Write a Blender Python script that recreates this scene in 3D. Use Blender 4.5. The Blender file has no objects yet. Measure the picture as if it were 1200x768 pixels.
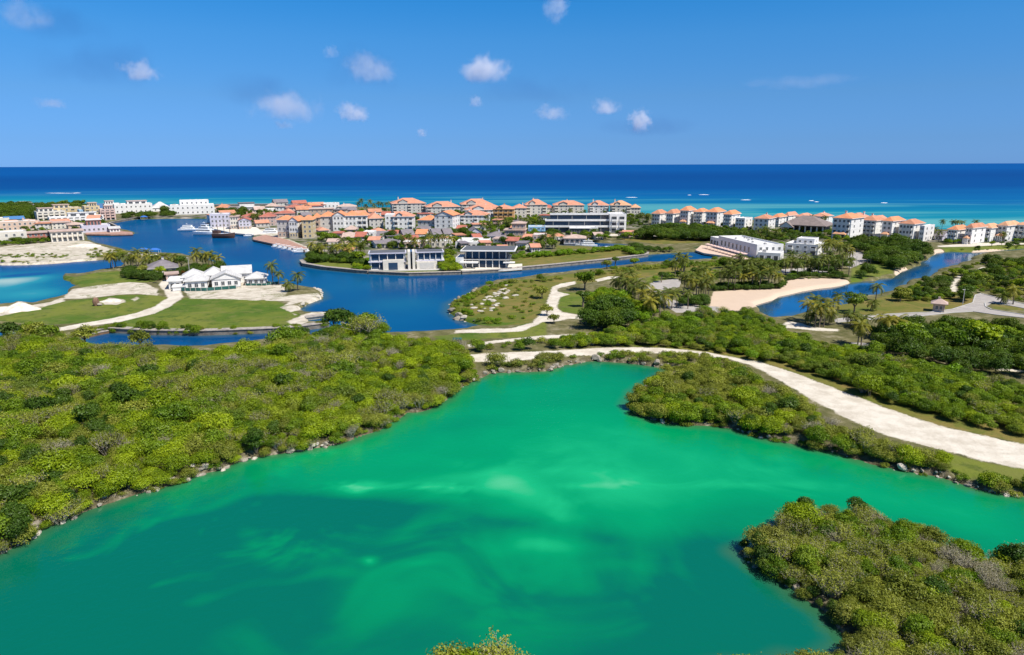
import bpy, math, random
import numpy as np
from mathutils import Vector, Matrix

SC = bpy.context.scene
COL = SC.collection
R = math.radians
random.seed(7)
RNG = np.random.default_rng(7)

# ------------------------------------------------------------------ camera
H = 40.0
FPX = 800.0                       # focal length in pixels of a 1200 px wide picture
PITCH = math.atan((384 - 193.3) / FPX)
ROLL = R(0.21)
FW = np.array([0, math.cos(PITCH), -math.sin(PITCH)])
U0 = np.array([0, math.sin(PITCH), math.cos(PITCH)])
R0 = np.array([1.0, 0, 0])
RT = R0 * math.cos(ROLL) - U0 * math.sin(ROLL)
UP = U0 * math.cos(ROLL) + R0 * math.sin(ROLL)
cam = bpy.data.cameras.new('camera')
cam.sensor_width = 36; cam.lens = 24; cam.clip_start = 0.5; cam.clip_end = 200000
camo = bpy.data.objects.new('camera', cam); COL.objects.link(camo)
M = Matrix.Identity(4)
for i in range(3):
    M[i][0] = RT[i]; M[i][1] = UP[i]; M[i][2] = -FW[i]
M[2][3] = H
camo.matrix_world = M
SC.camera = camo

# ------------------------------------------------------------------ world, sun, exposure
SUN_EL, SUN_X, SUN_Y = R(56), 0.78, -0.62
sd_ = Vector((SUN_X, SUN_Y, 0)).normalized() * math.cos(SUN_EL) + Vector((0, 0, math.sin(SUN_EL)))
sun = bpy.data.lights.new('sun', 'SUN'); sun.energy = 5.0; sun.angle = R(0.53); sun.color = (1.0, 0.955, 0.88)
suno = bpy.data.objects.new('sun', sun); COL.objects.link(suno)
suno.rotation_euler = sd_.to_track_quat('Z', 'Y').to_euler(); suno.location = (0, 0, 300)
W = bpy.data.worlds.new('World'); SC.world = W; W.use_nodes = True
wt = W.node_tree; wn = wt.nodes; wl = wt.links
bg = wn['Background']
sky = wn.new('ShaderNodeTexSky'); sky.sky_type = 'NISHITA'; sky.sun_disc = False
sky.sun_elevation = SUN_EL; sky.sun_rotation = math.atan2(SUN_X, SUN_Y)
sky.altitude = 0; sky.air_density = 1.0; sky.dust_density = 0.1; sky.ozone_density = 2.5
geo = wn.new('ShaderNodeNewGeometry'); sep = wn.new('ShaderNodeSeparateXYZ')
tcw = wn.new('ShaderNodeTexCoord')
wl.new(tcw.outputs['Generated'], sep.inputs[0])
rmp = wn.new('ShaderNodeValToRGB'); wl.new(sep.outputs['Z'], rmp.inputs[0])
SKY_T = [(0.0, (0.162, 0.395, 1.12)), (0.03, (0.174, 0.386, 0.93)), (0.09, (0.21, 0.45, 0.83)), (0.163, (0.18, 0.54, 0.91)), (0.228, (0.095, 0.57, 0.98)), (0.4, (0.1, 0.42, 0.74)), (1.0, (0.3, 0.42, 0.62))]
els = rmp.color_ramp.elements
while len(els) < len(SKY_T): els.new(0.5)
for e, (p, c) in zip(els, SKY_T): e.position = p; e.color = (*[v / 1.4 for v in c], 1)
mul = wn.new('ShaderNodeMix'); mul.data_type = 'RGBA'; mul.blend_type = 'MULTIPLY'; mul.inputs[0].default_value = 1
wl.new(sky.outputs[0], mul.inputs[6]); wl.new(rmp.outputs[0], mul.inputs[7])
wl.new(mul.outputs[2], bg.inputs[0]); bg.inputs[1].default_value = 0.15
SC.view_settings.view_transform = 'Standard'; SC.view_settings.look = 'None'
SC.view_settings.gamma = 1; SC.view_settings.use_curve_mapping = False
SC.view_settings.exposure = 0.3
try:
    SC.cycles.use_denoising = True; SC.cycles.max_bounces = 6; SC.cycles.volume_bounces = 3
    SC.cycles.transparent_max_bounces = 8; SC.cycles.sample_clamp_indirect = 6
except Exception: pass

# ------------------------------------------------------------------ helpers
LZ = 1.0                           # level of the flat land above the water
def ray(px, py): return FW + RT * ((px - 600) / FPX) + UP * ((384 - py) / FPX)
def at(px, py, z=LZ):
    d = ray(px, py); t = (z - H) / d[2]
    return Vector((d[0] * t, d[1] * t, z))
def mpp(px, py, z=LZ):             # metres per picture pixel at a ground point
    d = ray(px, py); return (z - H) / d[2] / FPX
def wpoly(pts, z=LZ): return np.array([at(x, y, z)[:2] for x, y in pts])
def Zm(ox, oy, pts, s=4.9875): return [(ox + x / s, oy + y / s) for x, y in pts]

def tag(o, label=None, cat=None, group=None, kind=None):
    if label: o['label'] = label
    if cat: o['category'] = cat
    if group: o['group'] = group
    if kind: o['kind'] = kind
    return o
def empty(name, loc, rz=0.0, sc=1.0):
    o = bpy.data.objects.new(name, None); COL.objects.link(o); o.location = loc; o.rotation_euler = (0, 0, rz)
    o.empty_display_size = 0.3; o.scale = (sc, sc, sc)
    return o
def link(name, me, parent=None, loc=None, rot=None, scale=None):
    o = bpy.data.objects.new(name, me); COL.objects.link(o)
    if parent is not None: o.parent = parent
    if loc is not None: o.location = loc
    if rot is not None: o.rotation_euler = rot
    if scale is not None: o.scale = scale
    return o
def np_mesh(name, V, F, mats, smooth=False, mi=None):
    V = np.asarray(V, dtype=np.float32); F = np.asarray(F, dtype=np.int32)
    me = bpy.data.meshes.new(name)
    k = F.shape[1]
    me.vertices.add(len(V)); me.vertices.foreach_set('co', V.ravel())
    me.loops.add(F.size); me.loops.foreach_set('vertex_index', F.ravel())
    me.polygons.add(len(F)); me.polygons.foreach_set('loop_start', np.arange(0, F.size, k, dtype=np.int32))
    try: me.polygons.foreach_set('loop_total', np.full(len(F), k, dtype=np.int32))
    except Exception: pass
    if smooth: me.polygons.foreach_set('use_smooth', np.ones(len(F), dtype=bool))
    for m in (mats if isinstance(mats, (list, tuple)) else [mats]): me.materials.append(m)
    if mi is not None: me.polygons.foreach_set('material_index', np.asarray(mi, dtype=np.int32))
    me.update(calc_edges=True)
    return me
def add_attr(me, name, vals, dom='POINT'):
    a = me.attributes.new(name, 'FLOAT', dom); a.data.foreach_set('value', np.asarray(vals, dtype=np.float32))

class MB:
    """collects boxes, roofs and bars into one mesh"""
    def __init__(s): s.v = []; s.f = []; s.m = []; s.mats = []
    def mi(s, m):
        if m not in s.mats: s.mats.append(m)
        return s.mats.index(m)
    def add(s, vs, fs, m):
        b = len(s.v); s.v += [tuple(v) for v in vs]; k = s.mi(m)
        for f in fs: s.f.append(tuple(b + i for i in f)); s.m.append(k)
    def box(s, x0, x1, y0, y1, z0, z1, m):
        s.add([(x0, y0, z0), (x1, y0, z0), (x1, y1, z0), (x0, y1, z0), (x0, y0, z1), (x1, y0, z1), (x1, y1, z1), (x0, y1, z1)],
              [(0, 3, 2, 1), (4, 5, 6, 7), (0, 1, 5, 4), (1, 2, 6, 5), (2, 3, 7, 6), (3, 0, 4, 7)], m)
    def hip(s, x0, x1, y0, y1, z0, z1, m, th=0.22, soff=None):
        w, d = x1 - x0, y1 - y0; r = min(w, d) / 2
        s.box(x0, x1, y0, y1, z0 - th, z0, soff or m)
        if w >= d: a, b = (x0 + r * 0.95, (y0 + y1) / 2, z1), (x1 - r * 0.95, (y0 + y1) / 2, z1)
        else: a, b = ((x0 + x1) / 2, y0 + r * 0.95, z1), ((x0 + x1) / 2, y1 - r * 0.95, z1)
        z0 += 0.003
        P = [(x0, y0, z0), (x1, y0, z0), (x1, y1, z0), (x0, y1, z0), a, b]
        if w >= d: fs = [(0, 1, 5, 4), (1, 2, 5), (2, 3, 4, 5), (3, 0, 4)]
        else: fs = [(0, 1, 4), (1, 2, 5, 4), (2, 3, 5), (3, 0, 4, 5)]
        s.add(P, fs, m)
    def gable(s, x0, x1, y0, y1, z0, z1, m, axis='x', wall=None, th=0.22):
        """ridge along axis; the gable triangles get the wall material"""
        e = 0.35
        if axis == 'x':
            ym = (y0 + y1) / 2
            for sg, yy in ((-1, y0), (1, y1)):
                a = [(x0, yy, z0), (x1, yy, z0), (x1, ym, z1), (x0, ym, z1)]
                s.add(a + [(x, y, z - th) for x, y, z in a], [(0, 1, 2, 3), (4, 7, 6, 5), (0, 4, 5, 1), (1, 5, 6, 2), (3, 2, 6, 7), (0, 3, 7, 4)], m)
            if wall:
                for xx in (x0 + e, x1 - e): s.add([(xx, y0 + e, z0 - th), (xx, y1 - e, z0 - th), (xx, ym, z1 - th - 0.05)], [(0, 1, 2)], wall)
        else:
            xm = (x0 + x1) / 2
            for xx in (x0, x1):
                a = [(xx, y0, z0), (xx, y1, z0), (xm, y1, z1), (xm, y0, z1)]
                s.add(a + [(x, y, z - th) for x, y, z in a], [(0, 1, 2, 3), (4, 7, 6, 5), (0, 4, 5, 1), (1, 5, 6, 2), (3, 2, 6, 7), (0, 3, 7, 4)], m)
            if wall:
                for yy in (y0 + e, y1 - e): s.add([(x0 + e, yy, z0 - th), (x1 - e, yy, z0 - th), (xm, yy, z1 - th - 0.05)], [(0, 1, 2)], wall)
    def prism(s, pts, z0, z1, m):
        n = len(pts); vs = [(x, y, z0) for x, y in pts] + [(x, y, z1) for x, y in pts]
        s.add(vs, [tuple(range(n - 1, -1, -1)), tuple(range(n, 2 * n))] + [(i, (i + 1) % n, n + (i + 1) % n, n + i) for i in range(n)], m)
    def tube(s, pts, rad, m, n=6):
        pts = [Vector(p) for p in pts]; rads = rad if isinstance(rad, (list, tuple)) else [rad] * len(pts)
        vs = []
        for i, p in enumerate(pts):
            t = (pts[min(i + 1, len(pts) - 1)] - pts[max(i - 1, 0)]).normalized()
            a = t.orthogonal().normalized(); b = t.cross(a)
            for k in range(n):
                an = 2 * math.pi * k / n; q = p + (a * math.cos(an) + b * math.sin(an)) * rads[i]; vs.append(q)
        fs = []
        for i in range(len(pts) - 1):
            for k in range(n): fs.append((i * n + k, i * n + (k + 1) % n, (i + 1) * n + (k + 1) % n, (i + 1) * n + k))
        fs += [tuple(range(n - 1, -1, -1)), tuple(range((len(pts) - 1) * n, len(pts) * n))]
        s.add(vs, fs, m)
    def ribbon(s, pts, w, z0, z1, m):
        """a wall of width w that follows a line of ground points"""
        n = len(pts); L = []; Rr = []
        for i in range(n):
            a = Vector(pts[max(i - 1, 0)][:2]); b = Vector(pts[min(i + 1, n - 1)][:2]); t = (b - a)
            t = t.normalized() if t.length > 1e-6 else Vector((1, 0)); nn = Vector((-t.y, t.x)) * w / 2; p = Vector(pts[i][:2])
            L.append(p + nn); Rr.append(p - nn)
        vs = [(q.x, q.y, z) for row, z in ((L, z0), (Rr, z0), (L, z1), (Rr, z1)) for q in row]
        fs = []
        for i in range(n - 1):
            fs += [(2 * n + i, 3 * n + i, 3 * n + i + 1, 2 * n + i + 1), (i, 2 * n + i, 2 * n + i + 1, i + 1), (n + i, n + i + 1, 3 * n + i + 1, 3 * n + i)]
        fs += [(0, n, 3 * n, 2 * n), (n - 1, 3 * n - 1, 4 * n - 1, 2 * n - 1)]
        s.add(vs, fs, m)
    def mesh(s, name):
        me = bpy.data.meshes.new(name); me.from_pydata(s.v, [], s.f)
        for m in s.mats: me.materials.append(m)
        me.polygons.foreach_set('material_index', s.m); me.update()
        return me
    def build(s, name, parent=None, **k): return link(name, s.mesh(name), parent, **k)

# ------------------------------------------------------------------ materials
def newmat(name):
    m = bpy.data.materials.new(name); m.use_nodes = True
    nt = m.node_tree; return m, nt, nt.nodes, nt.links, nt.nodes['Principled BSDF']
def noise(nt, scale, detail=4, rough=0.55, vec=None, dist=0.0, dim='3D'):
    n = nt.nodes.new('ShaderNodeTexNoise'); n.inputs['Scale'].default_value = scale; n.inputs['Detail'].default_value = detail
    n.inputs['Roughness'].default_value = rough; n.inputs['Distortion'].default_value = dist
    if vec is not None: nt.links.new(vec, n.inputs['Vector'])
    return n.outputs['Fac']
def pos(nt, scale=None):
    g = nt.nodes.new('ShaderNodeNewGeometry')
    if scale is None: return g.outputs['Position']
    m = nt.nodes.new('ShaderNodeVectorMath'); m.operation = 'MULTIPLY'; nt.links.new(g.outputs['Position'], m.inputs[0]); m.inputs[1].default_value = scale
    return m.outputs[0]
def objc(nt):
    return nt.nodes.new('ShaderNodeTexCoord').outputs['Object']
def ramp(nt, fac, stops):
    r = nt.nodes.new('ShaderNodeValToRGB'); e = r.color_ramp.elements
    while len(e) < len(stops): e.new(0.5)
    for k, (p, c) in zip(e, stops): k.position = p; k.color = (*c, 1) if len(c) == 3 else c
    nt.links.new(fac, r.inputs[0]); return r.outputs['Color']
def mix(nt, fac, a, b, mode='MIX'):
    m = nt.nodes.new('ShaderNodeMix'); m.data_type = 'RGBA'; m.blend_type = mode
    for s, v in ((0, fac), (6, a), (7, b)):
        if isinstance(v, (int, float)): m.inputs[s].default_value = v
        elif isinstance(v, tuple): m.inputs[s].default_value = (*v, 1)
        else: nt.links.new(v, m.inputs[s])
    return m.outputs[2]
def mathn(nt, op, a, b=None, clamp=False):
    m = nt.nodes.new('ShaderNodeMath'); m.operation = op; m.use_clamp = clamp
    for i, v in enumerate((a, b)):
        if v is None: continue
        if isinstance(v, (int, float)): m.inputs[i].default_value = v
        else: nt.links.new(v, m.inputs[i])
    return m.outputs[0]
def smooth(nt, v, a, b, c=0.0, d=1.0):
    m = nt.nodes.new('ShaderNodeMapRange'); m.interpolation_type = 'SMOOTHSTEP'
    nt.links.new(v, m.inputs[0])
    for i, x in enumerate((a, b, c, d)): m.inputs[1 + i].default_value = x
    return m.outputs[0]
def attr(nt, name):
    a = nt.nodes.new('ShaderNodeAttribute'); a.attribute_name = name; return a.outputs['Fac']
def bump(nt, b, h, strength=0.3, dist=0.1):
    n = nt.nodes.new('ShaderNodeBump'); n.inputs['Strength'].default_value = strength; n.inputs['Distance'].default_value = dist
    nt.links.new(h, n.inputs['Height']); nt.links.new(n.outputs[0], b.inputs['Normal'])

def paint(name, col, rough=0.75, var=0.12, scale=0.6, dirt=0.15):
    """wall paint or stone: weathered by two scales of noise"""
    m, nt, N, L, b = newmat(name); p = objc(nt)
    n1 = noise(nt, scale, 5, 0.6, p); n2 = noise(nt, scale * 9, 3, 0.6, p)
    c = mix(nt, smooth(nt, n1, 0.35, 0.7), tuple(col), tuple(v * (1 - var) for v in col))
    c = mix(nt, mathn(nt, 'MULTIPLY', smooth(nt, n2, 0.5, 0.8), dirt), c, tuple(v * 0.6 for v in col))
    L.new(c, b.inputs['Base Color']); b.inputs['Roughness'].default_value = rough
    b.inputs['Specular IOR Level'].default_value = 0.3
    return m
def tiles(name, col, pitch=2.2):
    """clay tile roof: courses plus patchy fading"""
    m, nt, N, L, b = newmat(name); p = objc(nt)
    w = N.new('ShaderNodeTexWave'); w.wave_type = 'BANDS'; w.bands_direction = 'Z'; w.inputs['Scale'].default_value = pitch; w.inputs['Distortion'].default_value = 0.6
    L.new(p, w.inputs['Vector'])
    n1 = noise(nt, 0.5, 4, 0.6, p); n2 = noise(nt, 3.5, 2, 0.5, p)
    c = mix(nt, smooth(nt, n1, 0.3, 0.7), tuple(v * 0.82 for v in col), tuple(min(1, v * 1.12) for v in col))
    c = mix(nt, mathn(nt, 'MULTIPLY', smooth(nt, n2, 0.5, 0.75), 0.35), c, tuple(v * 0.55 for v in col))
    c = mix(nt, mathn(nt, 'MULTIPLY', w.outputs['Fac'], 0.22), c, tuple(v * 0.5 for v in col))
    L.new(c, b.inputs['Base Color']); b.inputs['Roughness'].default_value = 0.8
    bump(nt, b, w.outputs['Fac'], 0.4, 0.08)
    return m
def leafmat(name, a, bcol, dry=(0.2, 0.18, 0.06), trans=0.28, patch=0.06):
    m, nt, N, L, b = newmat(name)
    oi = N.new('ShaderNodeObjectInfo'); t = attr(nt, 'tone')
    rn = oi.outputs['Random']
    f = mathn(nt, 'ADD', mathn(nt, 'MULTIPLY', t, 0.5), mathn(nt, 'MULTIPLY', rn, 0.55))
    c = mix(nt, f, tuple(a), tuple(bcol))
    pn = noise(nt, patch, 3, 0.6, pos(nt))
    c = mix(nt, mathn(nt, 'MULTIPLY', smooth(nt, pn, 0.52, 0.72), 0.45), c, dry)
    d = N.new('ShaderNodeBsdfDiffuse'); tr = N.new('ShaderNodeBsdfTranslucent'); ms = N.new('ShaderNodeMixShader'); ms.inputs[0].default_value = trans
    L.new(c, d.inputs[0]); L.new(mix(nt, 1.0, c, (1.0, 1.05, 0.55), 'MULTIPLY'), tr.inputs[0])
    gl = N.new('ShaderNodeBsdfGlossy'); gl.inputs['Roughness'].default_value = 0.45; gl.inputs[0].default_value = (1, 1, 1, 1)
    ms2 = N.new('ShaderNodeMixShader'); ms2.inputs[0].default_value = 0.012
    L.new(d.outputs[0], ms.inputs[1]); L.new(tr.outputs[0], ms.inputs[2])
    L.new(ms.outputs[0], ms2.inputs[1]); L.new(gl.outputs[0], ms2.inputs[2])
    L.new(ms2.outputs[0], N['Material Output'].inputs[0])
    return m

MT = {}
MT['white'] = paint('white_render', (0.80, 0.775, 0.735)); MT['offwhite'] = paint('cream_render', (0.72, 0.66, 0.56))
MT['grey'] = paint('grey_render', (0.58, 0.55, 0.5)); MT['dgrey'] = paint('dark_grey', (0.12, 0.125, 0.135))
MT['yellow'] = paint('yellow_render', (0.62, 0.49, 0.28)); MT['ochre'] = paint('ochre_render', (0.6, 0.35, 0.14))
MT['orange'] = paint('orange_render', (0.55, 0.24, 0.09)); MT['pink'] = paint('pink_render', (0.62, 0.44, 0.38)); MT['salmon'] = paint('salmon_render', (0.45, 0.17, 0.13))
MT['peach'] = paint('peach_render', (0.68, 0.5, 0.38)); MT['blue'] = paint('blue_render', (0.3, 0.5, 0.68)); MT['lav'] = paint('lavender_render', (0.56, 0.54, 0.62))
MT['tan'] = paint('tan_render', (0.5, 0.37, 0.28)); MT['stone'] = paint('stone', (0.42, 0.37, 0.32), var=0.4, dirt=0.5, scale=1.2)
MT['seawall'] = paint('seawall_stone', (0.24, 0.215, 0.185), var=0.5, dirt=0.7, scale=0.8)
MT['concrete'] = paint('concrete', (0.5, 0.48, 0.45)); MT['wood'] = paint('timber', (0.2, 0.12, 0.07), var=0.4); MT['dock'] = paint('dock_boards', (0.46, 0.27, 0.2), var=0.3)
MT['tile'] = tiles('orange_roof_tiles', (0.72, 0.285, 0.13)); MT['tile3'] = tiles('faded_pink_roof_tiles', (0.64, 0.29, 0.18)); MT['tile4'] = tiles('weathered_orange_roof_tiles', (0.56, 0.25, 0.14)); MT['tile2'] = tiles('pale_orange_roof_tiles', (0.72, 0.37, 0.2)); MT['redtile'] = tiles('red_roof_tiles', (0.46, 0.15, 0.1))
MT['greytile'] = tiles('grey_roof_tiles', (0.23, 0.2, 0.21)); MT['whitetile'] = tiles('white_roof_tiles', (0.58, 0.565, 0.54), 1.2); MT['tanroof'] = tiles('tan_roof', (0.55, 0.4, 0.33))
MT['thatch'] = tiles('weathered_thatch', (0.24, 0.19, 0.17), 1.0); MT['blueroof'] = paint('blue_roof', (0.07, 0.2, 0.42)); MT['canvas'] = paint('blue_canvas', (0.04, 0.16, 0.5))
MT['roofflat'] = paint('flat_roof', (0.72, 0.7, 0.67)); MT['black'] = paint('dark_opening', (0.085, 0.075, 0.065))
m, nt, N, L, b = newmat('window_glass'); b.inputs['Base Color'].default_value = (0.08, 0.09, 0.1, 1); b.inputs['Roughness'].default_value = 0.08; MT['glass'] = m
m, nt, N, L, b = newmat('tinted_glass'); b.inputs['Base Color'].default_value = (0.03, 0.06, 0.11, 1); b.inputs['Roughness'].default_value = 0.1; MT['bglass'] = m
m, nt, N, L, b = newmat('gloss_white'); b.inputs['Base Color'].default_value = (0.82, 0.82, 0.82, 1); b.inputs['Roughness'].default_value = 0.25
c = mix(nt, smooth(nt, noise(nt, 1.5, 3, 0.5, objc(nt)), 0.4, 0.8), (0.84, 0.84, 0.83), (0.7, 0.7, 0.7)); L.new(c, b.inputs['Base Color']); MT['boat'] = m
MT['hull'] = paint('dark_hull', (0.09, 0.05, 0.04)); MT['navy'] = paint('navy_hull', (0.02, 0.05, 0.12), rough=0.4); MT['bark'] = paint('bark', (0.24, 0.19, 0.14), var=0.4, dirt=0.5, scale=3)
MT['twig'] = paint('bare_twigs', (0.5, 0.45, 0.35), var=0.35, dirt=0.4, scale=3)
MT['rock'] = paint('limestone', (0.36, 0.315, 0.25), rough=0.9, var=0.45, dirt=0.7, scale=1.4); MT['palerock'] = paint('pale_limestone', (0.52, 0.47, 0.385), rough=0.9, var=0.3, dirt=0.5, scale=1.2)
MT['brownrock'] = paint('rusty_rock', (0.26, 0.15, 0.1), rough=0.9, var=0.4, dirt=0.6, scale=1.2)
MT['lf_bright'] = leafmat('leaf_bright', (0.075, 0.145, 0.004), (0.40, 0.49, 0.017)); MT['lf_mid'] = leafmat('leaf_mid', (0.055, 0.125, 0.006), (0.25, 0.35, 0.018))
MT['lf_olive'] = leafmat('leaf_olive', (0.1, 0.13, 0.014), (0.39, 0.41, 0.055)); MT['lf_dark'] = leafmat('leaf_dark', (0.036, 0.082, 0.009), (0.105, 0.175, 0.018), dry=(0.06, 0.08, 0.02))
MT['lf_lime'] = leafmat('leaf_lime', (0.14, 0.26, 0.008), (0.22, 0.36, 0.015), dry=(0.16, 0.22, 0.02)); MT['lf_grey'] = leafmat('leaf_grey', (0.22, 0.2, 0.1), (0.36, 0.33, 0.19), dry=(0.3, 0.27, 0.17))
MT['frond'] = leafmat('palm_frond', (0.045, 0.08, 0.01), (0.19, 0.21, 0.035), dry=(0.24, 0.2, 0.05), patch=0.3); MT['frond_y'] = leafmat('palm_frond_yellow', (0.14, 0.15, 0.015), (0.34, 0.3, 0.04), dry=(0.34, 0.25, 0.06), patch=0.3)
MT['lf_wood'] = leafmat('leaf_wood', (0.04, 0.085, 0.007), (0.14, 0.205, 0.016), dry=(0.12, 0.13, 0.03)); MT['flame'] = leafmat('leaf_rust', (0.12, 0.05, 0.015), (0.26, 0.11, 0.02), dry=(0.16, 0.1, 0.03))
# ------------------------------------------------------------------ map of the place (traced outlines -> ground metres)
def inside(P, poly):
    x, y = P[:, 0], P[:, 1]; r = np.zeros(len(P), bool); n = len(poly)
    for i in range(n):
        (x0, y0), (x1, y1) = poly[i - 1], poly[i]
        if y0 == y1: continue
        c = ((y0 > y) != (y1 > y)) & (x < (x1 - x0) * (y - y0) / (y1 - y0) + x0)
        r ^= c
    return r
def segd(P, pts, closed=True):
    best = np.full(len(P), 1e9, np.float64)
    for i in range(0 if closed else 1, len(pts)):
        a, b = np.asarray(pts[i - 1], float), np.asarray(pts[i], float); d = b - a; l = (d * d).sum()
        if l < 1e-9: continue
        px, py = P[:, 0] - a[0], P[:, 1] - a[1]
        t = np.clip((px * d[0] + py * d[1]) / l, 0, 1)
        q = (px - t * d[0]) ** 2 + (py - t * d[1]) ** 2
        np.minimum(best, q, out=best)
    return np.sqrt(best)
def sdf(P, poly, margin=8.0):
    """signed distance, positive inside, exact near the outline and clamped to -margin away from it"""
    poly = np.asarray(poly); lo, hi = poly.min(0) - margin, poly.max(0) + margin
    out = np.full(len(P), -margin)
    k = np.where((P[:, 0] > lo[0]) & (P[:, 0] < hi[0]) & (P[:, 1] > lo[1]) & (P[:, 1] < hi[1]))[0]
    if len(k):
        d = segd(P[k], poly); out[k] = np.where(inside(P[k], poly), d, -d)
    return out
def jag(poly, step, amp, seed):
    """breaks a traced outline into short irregular steps"""
    g = np.random.default_rng(seed); out = []; poly = np.asarray(poly)
    for i in range(len(poly)):
        a, b = poly[i], poly[(i + 1) % len(poly)]; L = np.linalg.norm(b - a); n = max(1, min(60, int(L / step)))
        nn = np.array([-(b - a)[1], (b - a)[0]]) / max(L, 1e-6)
        for k in range(n):
            out.append(a + (b - a) * k / n + nn * g.normal(0, amp) * (1 if k else 0.5))
    return np.array(out)

HARBOUR = [(120, 262), (160, 257.5), (200, 256.5), (246, 256.5), (248, 266), (272, 273), (297, 275.5), (296, 281), (320, 287.5), (345, 292), (360, 295.5), (358, 302), (354, 308), (357, 312), (380, 316), (420, 320), (480, 323), (540, 321.5), (592, 318.5), (640, 314), (700, 308), (757, 301), (758, 298.5), (784, 297), (816, 295), (822, 298), (848, 301.5), (830, 305), (800, 307), (760, 308.5), (720, 314), (680, 319), (640, 323), (600, 328), (580, 331), (560, 339), (540, 350), (528, 356), (526, 366), (536, 374), (552, 379), (566, 382), (545, 388), (500, 391), (446, 394), (410, 391), (370, 396), (332, 398), (280, 404), (240, 408), (200, 407), (160, 408), (100, 406), (90, 398), (106, 393.5), (128, 389), (180, 392), (240, 392.5), (300, 390.5), (340, 388.5), (385, 383), (372, 380), (358, 379), (362, 374), (395, 371.5), (395, 368.5), (360, 368), (350, 363), (360, 357), (379, 350), (376, 344), (368, 339), (355, 337), (328, 335), (312, 332), (285, 322), (262, 313), (240, 304), (215, 299), (188, 298), (152, 295.5), (140, 292), (112, 285.5), (102, 281), (101, 276), (130, 275.5), (157, 274.5), (154, 272), (136, 268)]
TURQ = [(-170, 311), (0, 311), (30, 311), (60, 309.5), (90, 307), (120, 305), (142, 304.5), (145, 309), (140, 314), (120, 317.5), (96, 322), (74, 322.5), (72, 326), (84, 330), (90, 335), (80, 340), (79, 344), (74, 348), (58, 352), (40, 357), (20, 355), (12, 358), (0, 360), (-60, 364), (-170, 368)]
POND = [(-120, 381), (0, 382), (20, 383), (27, 385), (24, 390), (10, 398), (-40, 400), (-120, 398)]
INNER = [(654, 286), (690, 284), (735, 286), (740, 288.5), (700, 291), (656, 289)]
CANAL = [(1300, 287), (1200, 291.5), (1160, 295), (1140, 296), (1112, 295), (1096, 296.5), (1093, 300), (1080, 306), (1078, 311), (1068, 315), (1056, 318), (1046, 326), (1026, 329), (1000, 331.5), (985, 335), (960, 338.5), (940, 342), (912, 348), (884, 358), (890, 368), (905, 374), (924, 373), (940, 369), (976, 361), (1000, 353), (1020, 348), (1046, 342), (1050, 338), (1070, 328.5), (1090, 324), (1106, 315), (1132, 308.5), (1146, 300), (1160, 297), (1200, 294), (1300, 291)]
LAKE = [(-260, 780), (-120, 690), (0, 650), (47, 622), (102, 600), (138, 587), (204, 567), (255, 551), (300, 536), (351, 527.5), (399, 520.5), (430, 510), (456, 496), (478, 484), (507, 478.5), (535, 459), (556, 446), (574, 438), (639, 435), (662, 428), (701, 423.5), (747, 427), (783, 432.5), (772, 441), (742, 459), (735, 475), (744, 485), (784, 497), (832, 499), (880, 509), (928, 521), (980, 531), (1024, 545), (1060, 551), (1104, 559), (1144, 573), (1200, 583), (1330, 610), (1400, 660), (1300, 690), (1200, 664), (1140, 656), (1074, 633), (1008, 604), (948, 602), (915, 618), (903, 630), (880, 640), (864, 648), (900, 672), (942, 702), (972, 720), (981, 740), (999, 753), (985, 768), (960, 780), (860, 786), (760, 800), (650, 830), (622, 796), (590, 784), (540, 784), (518, 796), (480, 832), (300, 900), (-100, 960)]
WATERS = {'harbour': jag(wpoly(HARBOUR, 0), 6, 0.35, 1), 'turquoise': jag(wpoly(TURQ, 0), 5, 0.5, 2), 'pond': wpoly(POND, 0), 'inner': wpoly(INNER, 0), 'canal': jag(wpoly(CANAL, 0), 5, 0.6, 3), 'lake': jag(wpoly(LAKE, 0), 2.2, 0.32, 4)}
COAST_PX = [(-700, 236.5), (0, 236.5), (120, 238), (250, 240), (340, 242), (450, 244), (600, 248), (750, 253), (860, 258), (1000, 264), (1090, 270), (1200, 274), (1500, 284), (2100, 292)]
COAST = wpoly(COAST_PX, 0)
SEAPOLY = np.vstack([COAST, [[4000, COAST[-1][1]], [4000, 9000], [-4000, 9000], [-4000, COAST[0][1]]]])

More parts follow.
